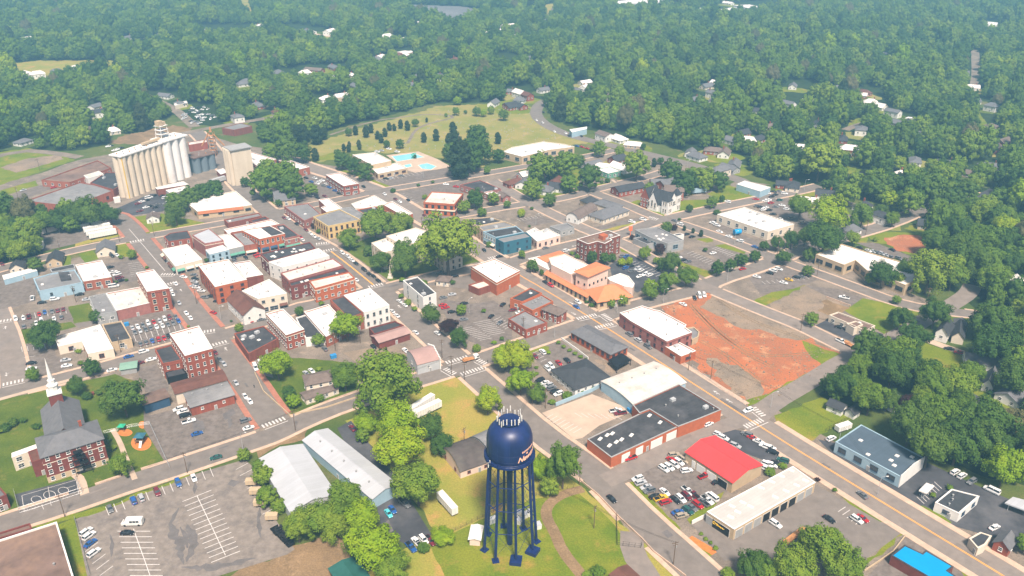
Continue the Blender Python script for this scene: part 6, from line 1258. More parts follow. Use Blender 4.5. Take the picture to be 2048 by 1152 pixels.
for i in range(16): x, y = RY.uniform(-5, 5), RY.uniform(-1, 1); mb.box(x-.6, x+.6, y-.3, y+.3, 1.0, RY.uniform(1.2, 2.0), 0, Matrix.Rotation(RY.uniform(-.3, .3), 4, 'Z'))
mb.build('scrap_load', 'rubber', root)
for x in (-4, -2.9): mb = MB(); mb.tube((x, -1.3, .5), (x, 1.3, .5), .45, n=10); mb.build('wheel', 'rubber', root)
for view, x, y, dx, dy, lb in (('21', 1715, 572, 130, -35, 'white and orange tow truck crossing the junction'), ('23', 660, 462, 80, 42, 'flat trailer with tan load towed beside the red dirt lot')):
    t = toks('%s:%g,%g' % (view, x, y))[0]; root = empty('flatbed_truck' if 'truck' in lb else 'flat_trailer', unproj(t[0], t[1], .5)*1, lb, 'tow truck' if 'truck' in lb else 'trailer', rz=hdg(view, t[0], t[1], dx, dy)); root.location.z = .1
    mb = MB(); mb.box(-4, 1.6, -1.2, 1.2, .8, 1.05); mb.box(-3.5, -1, -.9, .9, 1.05, 1.7); mb.build('bed', 'rust', root)
    if 'truck' in lb: mb = MB(); mb.box(1.8, 4, -1.1, 1.1, .6, 2.3); mb.box(3.2, 4.2, -1.1, 1.1, .6, 1.5); mb.build('cab', 'white', root); mb = MB(); mb.box(3.0, 4.06, -1.13, 1.13, 1.55, 2.15); mb.build('windows', 'glass', root)
    for xx in (-2.6, 2.9):
        for yy in (-1, 1): mb = MB(); mb.tube((xx, yy*.9, .45), (xx, yy*1.15, .45), .45, n=10); mb.build('wheel', 'rubber', root)
# shuttle bus (white van seen from the side)
b_ = unproj(*toks('30:1065,740')[0][:2]); root = empty('shuttle_bus', b_, 'white shuttle bus with dark side windows in the striped lot', 'bus', rz=math.pi+hdg('30', 266, 1049, 120, -4)); root.location.z = .08
mb = MB(); loft(mb, [[(x, y*w_, z) for y, z in ((-1.1, .45), (1.1, .45), (1.15, 1.4), (1.05, zt-.15), (.8, zt), (-.8, zt), (-1.05, zt-.15), (-1.15, 1.4))] for x, w_, zt in ((-3.6, .9, 2.7), (-3.4, 1, 2.9), (1.6, 1, 2.9), (2.0, 1, 2.75), (2.7, .95, 1.9), (3.6, .88, 1.3))]); mb.build('body', 'white', root)
mb = MB()
for sy in (-1, 1):
    for x in (-2.6, -1.5, -.4): mb.box(x, x+.95, sy*1.13-.03, sy*1.13+.03, 1.6, 2.35)
mb.build('windows', 'glass', root)
mb = MB(); mb.add([(2.05, -.95, 2.65), (2.05, .95, 2.65), (2.75, .95, 1.95), (2.75, -.95, 1.95)], [(0, 3, 2, 1)]); mb.build('windscreen', 'glass', root)
for xx in (-2.4, 2.4):
    for yy in (-1, 1): mb = MB(); mb.tube((xx, yy*.9, .42), (xx, yy*1.16, .42), .42, n=12); mb.build('wheel', 'rubber', root)
# playground
p = unproj(*toks('30:1130,80')[0][:2]); root = empty('play_structure', p, 'playhouse with blue-green roof and white slide on orange mulch', 'play structure')
mb = MB(); mb.add([(-2, -2, 3.2), (2, -2, 3.2), (2, 2, 3.2), (-2, 2, 3.2), (0, 0, 4.6)], [(0, 1, 4), (1, 2, 4), (2, 3, 4), (3, 0, 4), (3, 2, 1, 0)]); mb.build('roof', 'teal', root)
for x in (-1.6, 1.6):
    for y in (-1.6, 1.6): mb = MB(); mb.tube((x, y, 0), (x, y, 3.2), .1, n=6); mb.build('post', 'wood', root)
mb = MB(); mb.box(-1.7, 1.7, -1.7, 1.7, 1.4, 1.6); mb.build('platform', 'wood', root)
mb = MB(); mb.add([(.3, -1.7, 1.6), (1.3, -1.7, 1.6), (1.8, -4.4, .3), (.8, -4.4, .3), (.3, -1.7, 1.75), (1.3, -1.7, 1.75), (1.8, -4.4, .45), (.8, -4.4, .45)], [(4, 5, 6, 7), (3, 2, 1, 0), (0, 1, 5, 4), (1, 2, 6, 5), (2, 3, 7, 6), (3, 0, 4, 7)]); mb.build('slide', 'white', root)
p = unproj(*toks('20:980,1140')[0][:2]); root = empty('play_structure', p, 'small play set with green roof behind the church school', 'play structure')
mb = MB(); mb.add([(-1.4, -1.4, 2.4), (1.4, -1.4, 2.4), (1.4, 1.4, 2.4), (-1.4, 1.4, 2.4), (0, 0, 3.4)], [(0, 1, 4), (1, 2, 4), (2, 3, 4), (3, 0, 4), (3, 2, 1, 0)]); mb.build('roof', 'greenplay', root)
for x in (-1.1, 1.1):
    for y in (-1.1, 1.1): mb = MB(); mb.tube((x, y, 0), (x, y, 2.4), .08, n=6); mb.build('post', 'wood', root)
# dumpsters, sheds under tower, monument, small boxes
def boxy(name, label, cat, view, x, y, L, W, H, m, ang=.5, lid=None):
    t = toks('%s:%g,%g' % (view, x, y))[0]; root = empty(name, unproj(t[0], t[1], 0), label, cat, rz=ang)
    mb = MB(); mb.add([(-L/2, -W/2, 0), (L/2, -W/2, 0), (L/2, W/2, 0), (-L/2, W/2, 0), (-L/2-.08, -W/2-.08, H), (L/2+.08, -W/2-.08, H), (L/2+.08, W/2+.08, H*.9), (-L/2-.08, W/2+.08, H*.9)], [(3, 2, 1, 0), (4, 5, 6, 7), (0, 1, 5, 4), (1, 2, 6, 5), (2, 3, 7, 6), (3, 0, 4, 7)]); mb.build('body', m, root)
    mb = MB(); mb.box(-L/2-.1, L/2+.1, -W/2-.12, W/2+.1, H, H+.12); mb.build('lid', lid or m, root); return root
boxy('dumpster', 'blue dumpster on the dirt behind the twin-roofed building', 'dumpster', '21', 620, 558, 2.6, 1.8, 1.6, 'bluepaint'); boxy('dumpster', 'teal blue dumpster at the corner of the white arched warehouse', 'dumpster', '22', 950, 985, 2.6, 1.8, 1.6, 'bluepaint')
boxy('dumpster', 'blue bin in the crowded lot beside the black-roofed extension', 'bin', '20', 1015, 300, 2, 1.6, 1.5, 'bluepaint'); boxy('equipment_cabinet', 'grey equipment cabinet behind the left legs of the water tower', 'cabinet', 'Q', 405, 570, 3, 1.6, 2, 'greymetal')
for i, (x, y) in enumerate(((690, 490), (765, 510), (700, 575), (815, 490), (905, 625))): boxy('covered_pallet', 'white wrapped pallet under the water tower, %s from left' % ['first', 'third', 'second', 'fourth', 'fifth'][i], 'pallet', 'Q', x, y, 2.2, 1.6, 1.8, 'white', .3+i*.4, 'metallight')
boxy('electric_box', 'green ground cabinet among the bushes by the church lawn', 'cabinet', '20', 740, 855, 1.4, 1.2, 1.2, 'brickdark'); boxy('storage_tank', 'white tank beside the foot of the tan silos', 'tank', '10', 940, 465, 4, 3, 3.4, 'white'); 
p = unproj(*toks('11:1075,1070')[0][:2]); root = empty('monument', p, 'slender stone monument with statue on the courthouse lawn', 'monument'); mb = MB(); mb.box(-1.5, 1.5, -1.5, 1.5, 0, .6); mb.box(-.9, .9, -.9, .9, .6, 2.4); mb.tube((0, 0, 2.4), (0, 0, 6), .5, .3, n=8); mb.build('pedestal', 'cream', root); mb = MB(); mb.lathe([(.3, 6), (.34, 6.6), (.22, 7.1), (.14, 7.25), (.17, 7.5), (.02, 7.7)], 10); mb.build('statue', 'cream', root)
# ================= trees =================
def crown_mesh(seed, kind, ncl, nlf, lsz, name='crown', jit=.7):
    R_ = random.Random(seed); V = []; Fc = []
    def quad(p, n, s_):
        n = n.normalized(); t = n.cross(Vector((R_.uniform(-1, 1), R_.uniform(-1, 1), R_.uniform(-1, 1)))).normalized(); b = n.cross(t); s2 = s_*R_.uniform(.55, 1.15); b0 = len(V)
        for a_, c_ in ((-1, -.7), (.9, -.9), (1.05, .8), (-.8, .95)): V.append(tuple(p+t*a_*s2*.5+b*c_*s_*.5))
        Fc.append((b0, b0+1, b0+2, b0+3))
    cl = []
    if kind == 'cone':
        for i in range(ncl):
            z = R_.random(); r_ = .72*math.sin(math.pi*(.12+z*.86))**.7; a = R_.uniform(0, 6.283); cl.append((Vector((math.cos(a)*r_*.72, math.sin(a)*r_*.72, .25+z*2.0)), .24))
    else:
        zc = 1.15; vz = .9 if kind == 'round' else 1.05; lob = [(Vector((math.cos(q*1.05)*R_.uniform(.18, .42), math.sin(q*1.05)*R_.uniform(.18, .42), R_.uniform(-.25, .3) if q else .3)), R_.uniform(.48, .70)) for q in range(6)]+[(Vector((0, 0, .1)), .7)]
        if kind == 'dome': lob = [(Vector((math.cos(q*1.25)*.22, math.sin(q*1.25)*.22, R_.uniform(-.1, .1))), R_.uniform(.62, .82)) for q in range(5)]+[(Vector((0, 0, .22)), .72), (Vector((0, 0, 0)), .85)]
        for i in range(ncl):
            g = 2.399963*i; z = 1-1.75*(i+.5)/ncl; r_ = math.sqrt(max(0, 1-z*z)); d = Vector((math.cos(g)*r_, math.sin(g)*r_, z)); L_ = lob[i % 7]
            k = (R_.uniform(.66, 1.0) if kind != 'dome' else R_.uniform(.82, 1.0))*(1.0 if i % 5 or kind == 'dome' else .5); p = L_[0]*1.1+d*k*L_[1]; cs = R_.uniform(.13, .29)
            cl.append((Vector((p.x, p.y, zc+p.z*vz)), cs))
    for c_, cr in cl:
        for j in range(nlf):
            d = Vector((R_.gauss(0, 1), R_.gauss(0, 1), R_.gauss(.35, 1))).normalized(); rr = cr*(R_.uniform(.72, 1.08))
            p = c_+Vector((d.x*rr, d.y*rr, d.z*rr*.8)); nn = d*.7+(p-Vector((0, 0, 1.0))).normalized()*.6+Vector((R_.uniform(-jit, jit), R_.uniform(-jit, jit), R_.uniform(-jit*.7, jit))); quad(p, nn, lsz)
    # inner twiggy mass so the middle of the crown is closed
    for i in range(int(ncl*nlf*.08)):
        d = Vector((R_.gauss(0, 1), R_.gauss(0, 1), R_.gauss(0, 1))).normalized(); 
        if kind == 'cone': z = R_.random(); p = Vector((d.x*.4, d.y*.4, .4+z*1.6))
        else: p = Vector((d.x*.5, d.y*.5, 1.15+d.z*.45))
        quad(p, d, lsz*2.6)
    me = bpy.data.meshes.new(name); me.from_pydata(V, [], Fc); me.update(); return me
CR = {'r1': crown_mesh(1, 'dome', 60, 56, .115, jit=.4), 'r2': crown_mesh(2, 'dome', 64, 52, .115, jit=.4), 'o1': crown_mesh(3, 'dome', 54, 56, .12, jit=.4), 'c1': crown_mesh(4, 'cone', 46, 55, .12),
      'f1': crown_mesh(5, 'round', 140, 100, .066, jit=.55), 'f2': crown_mesh(6, 'round', 150, 95, .066, jit=.55), 'f3': crown_mesh(7, 'oval', 140, 95, .066, jit=.55), 'b1': crown_mesh(8, 'round', 26, 40, .17)}
CRM = {}
def crown_for(var, lm_):
    k = (var, lm_)
    if k not in CRM:
        me = CR[var].copy(); me.materials.clear(); me.materials.append(MATS[lm_]); me.name = 'crown'; CRM[k] = me
    return CRM[k]
def trunk_mesh(seed, cone=False):
    R_ = random.Random(seed); mb = MB(); mb.tube((0, 0, -.02), (.02, .01, .55), .055, .04, n=7); mb.tube((.02, .01, .55), (0, .03, 1.3 if not cone else 2.6), .04, .015, n=6)
    if not cone:
        for i in range(5):
            a = i*1.26+R_.uniform(0, .5); z = .45+.09*i; mb.tube((.02, .01, z), (.55*math.cos(a), .55*math.sin(a), z+.6), .026, .01, n=5)
    me = mb.mesh('trunk'); me.materials.append(MATS['bark']); return me
TRK = [trunk_mesh(1), trunk_mesh(2), trunk_mesh(3, True)]
LMK = {'G': 'leafG', 'Y': 'leafY', 'D': 'leafD', 'P': 'leafP', 'M': 'leafM', 'B': 'leafB'}
TW = {'G': 'mid green', 'Y': 'bright yellow-green', 'D': 'dark green', 'P': 'dark conifer', 'M': 'dark purple', 'B': 'olive brown'}
NTREE = 0; KEEP = {}
def tree(px, py, wpx, kind, labelled=None, world=None, r=None):
    global NTREE
    R_ = random.Random(int(px*31+py*17))
    con = kind == 'P'; bush = kind in 'gydm'; K = kind.upper()
    if world is None:
        zc = 6.0
        for _ in range(4):
            p = unproj(px, py, zc); q = proj(p); r = wpx/2*q[2]/F*1.04; zc = r*((1.15 if not con else 1.5) if not bush else .8)
        base = Vector((p.x, p.y, 0))
    else: base = Vector((world[0], world[1], 0))
    big = r > 4.2 and (proj((base.x, base.y, 5))[1] > 420)
    var = 'c1' if con else ('b1' if bush and r < 2.2 else (R_.choice(['f1', 'f2', 'f3']) if big else R_.choice(['r1', 'r2', 'o1'])))
    root = empty('shrub' if bush else ('conifer' if con else 'tree'), base, None, 'shrub' if bush else 'tree', None, rz=R_.uniform(0, 6.28))
    zs = r*R_.uniform(.92, 1.08)*(.72 if bush else 1); root.scale = (r*R_.uniform(.95, 1.05), r*R_.uniform(.95, 1.05), zs)
    if con: root.scale = (r, r, zs*.98)
    o = bpy.data.objects.new('crown', crown_for(var, LMK[K])); COL.objects.link(o); o.parent = root; KEEP.setdefault((var, K), o)
    if bush: o.location = (0, 0, -.22)
    else: t = bpy.data.objects.new('trunk', TRK[2 if con else R_.randint(0, 1)]); COL.objects.link(t); t.parent = root
    size = ('large ' if r > 8 else 'small ' if r < 3 else '') if not bush else ''
    noun = 'bush' if bush else ('cedar' if con else 'tree')
    if labelled: root['label'] = labelled
    else: auto(root, (size+TW[K]+' '+noun).replace('conifer cedar', 'cedar'), proj((base.x, base.y, r)))
    NTREE += 1; TREES.append((base.x, base.y, r)); return root
TREES = []
NAMED = """20:975,860,345,D 735,640,140,D 600,782,150,D 345,362,245,D 765,232,105,D 258,690,110,G 100,1070,90,d 180,1050,70,d 285,1100,80,d 40,1110,90,d 690,855,90,d 790,830,70,d 625,500,60,g 640,595,60,d 795,540,40,d 1505,305,30,g 1910,315,75,G 1850,262,30,d 1940,245,40,d
21:1060,752,530,G 722,300,245,Y 500,412,112,G 165,600,270,Y 265,842,125,D 300,905,115,Y 710,702,245,G 1855,902,225,Y 1400,205,155,D 1615,402,160,D 1545,300,150,M 1990,540,230,Y 1765,478,72,G 345,180,75,G 1642,170,90,G 885,1085,190,Y 1130,1110,370,Y 1405,1110,220,D 520,118,55,g 1820,178,50,g 1905,430,50,y 1965,400,50,g 500,870,90,g 500,640,60,g 1160,60,60,g 1215,110,70,g 1270,160,60,g
22:60,552,240,Y 70,740,230,Y 205,842,160,G 795,122,75,G 885,96,92,G 1110,28,130,G 195,632,42,g 195,680,46,g 370,432,46,g 415,465,46,g 460,492,46,g 505,520,46,g 550,545,46,g 590,568,40,g 440,855,80,g 320,905,70,g 560,820,50,g 640,795,50,g 600,105,50,d 640,130,60,d 515,62,36,d 445,20,36,d 290,510,50,y 1215,5,90,D
23:1053,232,195,D 1342,200,240,D 1030,90,72,G 350,245,112,G 590,770,260,D 740,610,210,G 1000,650,330,D 1130,560,230,D 1300,760,300,G 1640,670,220,G 1800,240,350,D 1820,440,380,D 1985,720,330,D 1770,1060,400,D 1400,1000,360,G 1150,1080,380,D 820,880,280,G 540,848,115,G 1100,930,165,M 960,900,180,D 1250,900,220,G 1450,1100,260,G 470,780,120,D 620,690,150,D 1340,620,100,D 1785,830,70,d
33:1300,105,380,D 1900,285,340,Y 1700,60,360,D 480,920,400,G 200,1080,360,G 640,1090,300,G 2060,900,150,G 120,265,80,g 20,315,90,g 400,375,50,m 535,460,50,g 1460,440,70,g 1430,600,50,g 1320,500,60,g 2050,60,240,D 1500,20,260,D 350,850,220,G
30:950,262,185,G 1950,182,110,G 850,60,80,d 850,230,60,d 900,120,70,g
31:1160,110,400,Y 1290,400,410,G 1480,90,190,D 730,560,330,G 510,680,320,G 330,760,270,G 850,690,320,Y 950,900,420,Y 60,350,170,G 85,520,165,G 190,585,125,G 1080,1060,280,G 1490,830,200,y 1340,920,110,g 850,30,110,G 820,900,240,G 640,760,240,G 20,280,120,G
32:215,290,190,Y 1930,1060,260,D 1515,812,42,g 1550,852,46,g 1588,884,42,g 1632,925,54,g 690,1110,120,g 1730,1130,120,g 600,1130,90,g 2048,1130,200,G 300,440,160,G
10:1400,555,175,D 700,545,250,D 880,560,160,D 580,560,180,D 820,515,120,D 200,700,260,G 90,750,220,G 260,805,150,G 50,830,180,G 350,620,190,G 450,610,180,D 130,640,150,D 1520,410,170,D 1620,390,150,D 1720,370,150,D 1440,470,150,D 1380,440,110,G 1052,880,80,G 282,968,112,D 0,730,220,G 160,850,200,G 20,640,160,G 965,900,50,g 1175,985,40,g 1010,1085,36,d 925,1100,40,d 1650,925,50,d 1960,300,80,D
11:740,750,175,G 950,650,270,G 1130,650,220,G 1200,640,160,G 1530,790,490,G 1000,940,165,D 1190,950,225,D 1205,870,200,G 900,852,85,D 230,250,230,G 60,310,250,G 280,330,230,D 440,360,110,G 90,200,160,G 130,65,150,G 250,50,200,D 370,65,150,D 690,135,130,D 785,180,130,D 870,215,140,D 1630,70,280,P 1800,50,200,D 1560,60,150,D 655,72,60,D 1755,435,150,D 1665,500,105,G 1808,542,80,G 1850,210,60,G 1415,300,40,d 1300,325,42,d 1095,368,52,d 1865,800,52,G 500,695,40,G 460,655,45,M 70,395,80,D 180,470,60,D 1900,440,100,G 2010,480,60,G 1720,75,220,D 1730,130,180,D 1170,1080,60,g 1340,1105,70,g 1940,90,110,D 470,70,90,P 700,20,50,P 740,25,55,P 825,10,50,P 1350,420,50,g 1570,1100,60,d 1270,100,30,D
12:240,175,230,G 200,225,150,G 310,195,150,P 430,150,220,G 530,130,110,D 620,270,190,D 165,360,165,G 300,440,112,D 460,310,150,G 1000,170,220,G 700,40,115,G 860,55,90,G 1138,140,60,P 1270,210,190,D 1385,300,200,D 1540,275,190,G 1655,295,150,D 1460,250,150,G 1060,870,112,G 1182,838,92,M 1237,660,92,D 1300,665,50,M 1380,665,40,P 1450,685,40,P 1515,705,50,P 1245,1090,160,G 1275,960,160,D 1400,1055,170,G 1110,1130,112,Y 640,905,100,D 745,918,90,D 805,905,72,D 880,942,70,Y 940,935,60,Y 165,975,100,D 245,1022,60,D 210,1000,60,D 80,885,62,G 1645,992,112,D 1750,962,105,D 1840,922,105,D 1945,892,100,D 1600,468,88,G 1680,438,52,D 1420,512,64,D 75,550,66,Y 160,510,40,d 1210,960,110,D 1160,930,60,G 530,890,60,g 480,870,50,g 1545,842,50,d 960,745,40,M 420,355,60,G 1100,350,80,G 870,120,60,g 1190,130,60,D 315,1085,30,d 375,1125,30,d 140,655,30,d 765,290,50,d 720,300,40,d 1050,20,50,D 1640,540,60,d 1340,600,36,d 2020,810,80,D
13:260,510,200,G 500,560,300,Y 760,570,195,G 905,540,120,D 450,770,300,D 680,755,120,G 1000,600,120,G 1140,470,200,G 1330,770,240,G 1300,1000,360,G 130,900,130,D 320,1010,90,D 190,760,140,D 70,790,120,D 300,740,150,D 330,880,110,D 920,1040,220,D 1010,1070,150,G 560,340,140,D 480,330,100,D 650,400,180,G 980,440,150,Y 860,760,50,g 820,1080,90,G 420,130,300,G 200,180,160,D 100,180,200,G 1050,150,120,G 1470,590,220,G 1500,700,240,D 1700,560,230,G 1900,560,180,G 1980,430,150,D 1480,430,180,D 1600,380,170,D 1300,350,260,D 1150,300,200,G 850,340,200,D 1400,250,200,G 1900,260,180,D 1880,760,240,D 1700,760,300,G 1650,900,230,D 1500,870,280,D 1800,1050,260,G 1950,950,200,D 1480,1050,230,G 1100,1000,150,D 850,300,200,G 700,300,150,G 1000,330,180,D
20:2,1130,80,g 430,1090,0,g"""
for ln in NAMED.split('\n'):
    v = ln.split(':')[0]
    for t in toks(ln):
        if float(t[2]) > 0: tree(t[0], t[1], float(t[2])/VIEWS[v][2], t[3])
tt = unproj(*toks('32:405,455')[0][:2]); tt = tree(1124, 935, 0, 'G', 'tall dense green tree at the street just beside the water tower', (tt.x, tt.y), 6.3); tt.scale.z *= 1.5
# cemetery cedars
for t in toks('01:795,1035,62,P 880,1040,80,P 1065,1000,60,P 1155,985,60,P 1210,995,66,P 1105,1010,50,P 1365,955,32,P 970,1070,60,P 1030,1050,60,P 1340,1090,68,P 1440,1070,76,P 1935,1095,76,P 1575,1010,90,P 1600,1090,120,P 740,1055,60,D 1275,980,60,D 920,1020,60,P 1000,1100,60,P 1770,1090,180,D 1545,1100,90,P 1610,800,70,Y 1765,890,70,D 1675,895,30,D 1820,900,60,Y 1880,880,60,G 1520,920,30,G 1980,920,80,D 1600,890,60,G 1950,740,110,D 745,1145,40,P 820,1140,50,P 1045,1150,60,D 1150,1150,70,D 150,1060,120,D 280,1060,130,P 60,1040,120,D 380,1040,130,P 480,1050,140,P 210,990,110,D 540,1050,90,P 430,970,120,D'):
    tree(t[0], t[1], float(t[2])/4, t[3])
# ---------- wooded areas ----------
WOODS = [[(-150, -60), (2200, -60), (2200, 700), (2048, 640), (1960, 600), (1880, 500), (1800, 420), (1640, 376), (1560, 368), (1500, 345), (1420, 318), (1330, 290), (1250, 276), (1190, 262), (1130, 250), (1100, 232), (1095, 200), (1050, 205), (870, 206), (760, 235), (645, 265), (570, 300), (520, 280), (512, 246), (430, 252), (392, 250), (345, 228), (300, 262), (235, 285), (160, 300), (60, 306), (-150, 315)],
         [(-150, 460), (40, 430), (90, 435), (215, 420), (225, 450), (160, 470), (90, 462), (80, 500), (75, 520), (-150, 560)],
         [(1640, 770), (1720, 715), (1830, 700), (1800, 740), (1900, 790), (1990, 850), (2080, 880), (2150, 1000), (2000, 960), (1900, 930), (1850, 900), (1730, 830), (1650, 830)], [(1880, 560), (2200, 520), (2200, 900), (2060, 880), (2040, 830), (1940, 750), (1930, 690), (2000, 660)]]
OPEN = [pp for _, _, pp, _ in [(0, 0, [t[:2] for t in toks(g[2])], 0) for g in GR if g[0] in ('far_field', 'solar_field', 'bare_bank', 'cemetery_lawn', 'grass_field', 'bare_earth', 'lawn') and g[2]]]
OPEN += [[t[:2] for t in toks(s_)] for s_ in ('00:1430,840 1780,830 1780,1000 1560,1010', '00:1170,760 1340,720 1540,800 1400,870 1300,860', '01:-60,200 120,195 360,200 640,240 640,290 380,270', '01:320,530 700,510 800,600 600,640 380,600', '00:960,330 1220,330 1230,380 960,380', '00:1560,200 2048,195 2048,240 1760,285 1580,260',
    '02:700,-20 1300,-30 1300,40 860,60 700,40', '02:1330,40 1640,40 2048,0 2048,75 1700,105', '03:-40,0 160,0 160,45 -40,45', '03:1640,160 1860,165 1860,205 1640,205', '02:0,690 170,700 260,780 200,900 0,860', '02:380,980 900,1060 900,1120 600,1130 380,1060', '03:330,940 470,970 450,1080 330,1060', '03:520,1040 780,990 760,1130 520,1152',
    '03:1590,460 1700,480 1700,800 1860,900 1840,950 1640,900 1590,700', '12:1350,-10 1560,40 1600,140 1420,80', '12:1600,120 1850,140 1850,240 1680,240', '02:1400,740 1640,740 1640,830 1420,830', '13:120,-10 360,-10 360,90 160,90', '13:550,330 640,260 1000,180 1010,230 640,340', '23:1290,230 1660,230 1680,560 1300,480', '13:1560,420 1800,360 1830,420 1640,500', '03:100,640 380,640 380,900 100,880',
    '03:960,920 1200,920 1200,1010 960,1010', '01:1090,390 1280,390 1280,470 1090,450', '01:1860,430 2100,420 2100,520 1940,500', '01:100,560 520,530 520,620 100,620', '01:380,760 760,750 760,830 400,840', '00:680,820 850,820 850,1010 680,1010', '01:0,900 260,860 260,1000 0,1000', '03:680,700 960,700 960,870 680,870')]
AV = [t for t in TREES]; GRID = {}
for x, y, r in TREES: GRID.setdefault((int(x//14), int(y//14)), []).append((x, y, r))
RW = random.Random(5); cand = []; CG = {}
for wi, wood in enumerate(WOODS):
    yy = 190.0
    while yy < 2600:
        st = 7.0 if yy < 900 else 8.2; xx = -yy*.72-60
        while xx < yy*.72+60:
            x, y = xx+RW.uniform(-3.4, 3.4), yy+RW.uniform(-3.4, 3.4); xx += st
            q = proj((x, y, 0))
            if q[1] < -60 or not inpoly(q[0], q[1], wood): continue
            r = (4.2+RW.random()**1.5*5.6)*(1 if yy < 900 else 1.08)
            q2 = proj((x, y, r)); 
            if any(inpoly(q[0], q[1], o) or inpoly(q2[0], q2[1], o) for o in OPEN): continue
            g = (int(x//14), int(y//14)); bad = False
            for a in (-1, 0, 1):
                for b in (-1, 0, 1):
                    for tx, ty, tr in GRID.get((g[0]+a, g[1]+b), ()):
                        if (tx-x)**2+(ty-y)**2 < (tr*.55+r*.45)**2: bad = True
            for a in (-1, 0, 1):
                for b in (-1, 0, 1):
                    for tx, ty, tr in CG.get((g[0]+a, g[1]+b), ()):
                        if (tx-x)**2+(ty-y)**2 < ((tr+r)*.70)**2: bad = True
            if bad: continue
            if near_road(Vector((x, y)), -1, 3.2): continue
            cand.append((x, y, r, RW.random())); CG.setdefault(g, []).append((x, y, r))
        yy += st
print('WOOD', len(cand), 'named trees', NTREE)
HOUSEPX = []
import re
# ================= houses among the trees =================
HS = """00:35,335,t,g 205,318,w,w 1030,290,w,g 1020,360,w,g 1110,345,c,g 1295,275,w,g 1300,300,w,g 765,860,w,g 790,905,w,k 875,1040,c,w 200,590,w,w 300,597,w,w 450,560,g,g 1585,678,w,g 1440,820,c,g 1320,755,w,g 1620,240,w,w 1750,270,w,w 1690,1,c,w 1900,940,w,g 1980,640,b,g 710,1030,r,n 1950,660,w,g 180,1120,w,g
01:10,215,w,w 75,220,w,w 200,225,w,g 590,255,w,w 430,240,w,g 170,590,r,g 390,575,w,w 465,550,r,n 630,530,r,g 740,590,c,w 640,625,w,w 800,680,w,g 1230,670,t,g 1310,620,w,g 1450,620,w,g 940,470,w,g 990,450,r,w 1580,490,r,r 425,815,r,r 560,780,w,w 690,775,w,w 170,890,t,r 1900,815,w,g 2030,720,r,g 2035,830,r,k 1270,190,w,w 1900,265,w,w 1940,245,w,w 2015,215,w,w 1050,295,w,w 1160,310,w,w 1205,440,r,w 20,830,r,g
02:125,265,w,w 40,285,w,w 130,465,r,g 260,470,c,g 430,370,w,g 700,370,r,r 370,130,t,g 235,160,t,g 290,190,w,g 520,715,w,g 60,750,w,w 60,790,w,g 110,765,r,r 10,840,r,k 70,840,r,k 750,885,w,w 1310,548,w,g 1600,750,w,g 1470,785,r,g 1600,805,w,g 1070,292,w,w 585,650,w,w 580,690,w,w 740,1085,w,n 850,1095,w,w 1690,660,c,g 1560,680,c,g 1850,755,c,g 980,1145,t,w 1940,875,w,k 1850,1055,r,k 1760,1110,w,g 1880,1105,r,w 1970,1100,r,k 1730,20,w,w 250,710,w,g 1640,660,w,w
03:200,680,w,g 330,790,w,w 160,835,w,g 740,750,r,w 820,825,w,w 880,840,w,w 520,705,c,g 410,1000,w,k 600,1100,r,k 745,1040,w,g 1090,965,w,k 1140,955,w,w 1010,965,t,g 970,480,w,w 1490,295,w,w 1370,290,w,w 1690,340,w,r 1845,240,c,w 1640,690,w,w 1670,790,w,g 1930,570,w,g 1790,855,w,g 1780,1000,r,n 1560,580,w,g 1880,1140,r,n 1220,200,w,w 10,1000,r,n 770,730,r,r 1000,900,w,g 920,430,w,g 1280,1095,c,g 1050,290,w,g
12:845,110,r,k 870,175,w,w 730,165,t,w 640,150,g,g 350,290,r,r 350,330,w,k 100,300,w,g 250,350,w,g 20,290,r,r 60,255,t,t 1430,55,w,g 1480,85,w,g 1620,40,r,n 1700,60,w,n 1740,180,g,g 1780,150,g,g 1250,320,r,g 120,250,w,w 1660,215,c,g
13:240,35,w,w 140,310,r,k 200,320,c,k 460,415,w,k 760,480,w,k 900,580,w,k 1290,630,t,k 665,670,w,g 1060,225,w,w 1780,165,w,g 1850,30,r,n 1640,230,t,n 660,50,r,w 1430,150,w,g 340,470,t,w 1180,120,w,g 1990,1130,w,w
23:1990,820,w,g 1050,900,w,g 1720,560,w,g"""
HC = {'w': ('white', 'white'), 't': ('tan', 'tan'), 'c': ('cream', 'cream'), 'r': ('brick', 'red brick'), 'g': ('grey', 'grey'), 'b': ('lightblue', 'pale blue'), 'n': ('tan', 'tan'), 'k': ('grey', 'grey')}
RC = {'w': ('roofwhite', 'white'), 'g': ('shingle', 'grey'), 'k': ('shingledark', 'dark'), 'n': ('shinglebrown', 'brown'), 'r': ('roofmaroon', 'maroon'), 't': ('shinglebrown', 'brown')}
RH = random.Random(21); HPOS = []
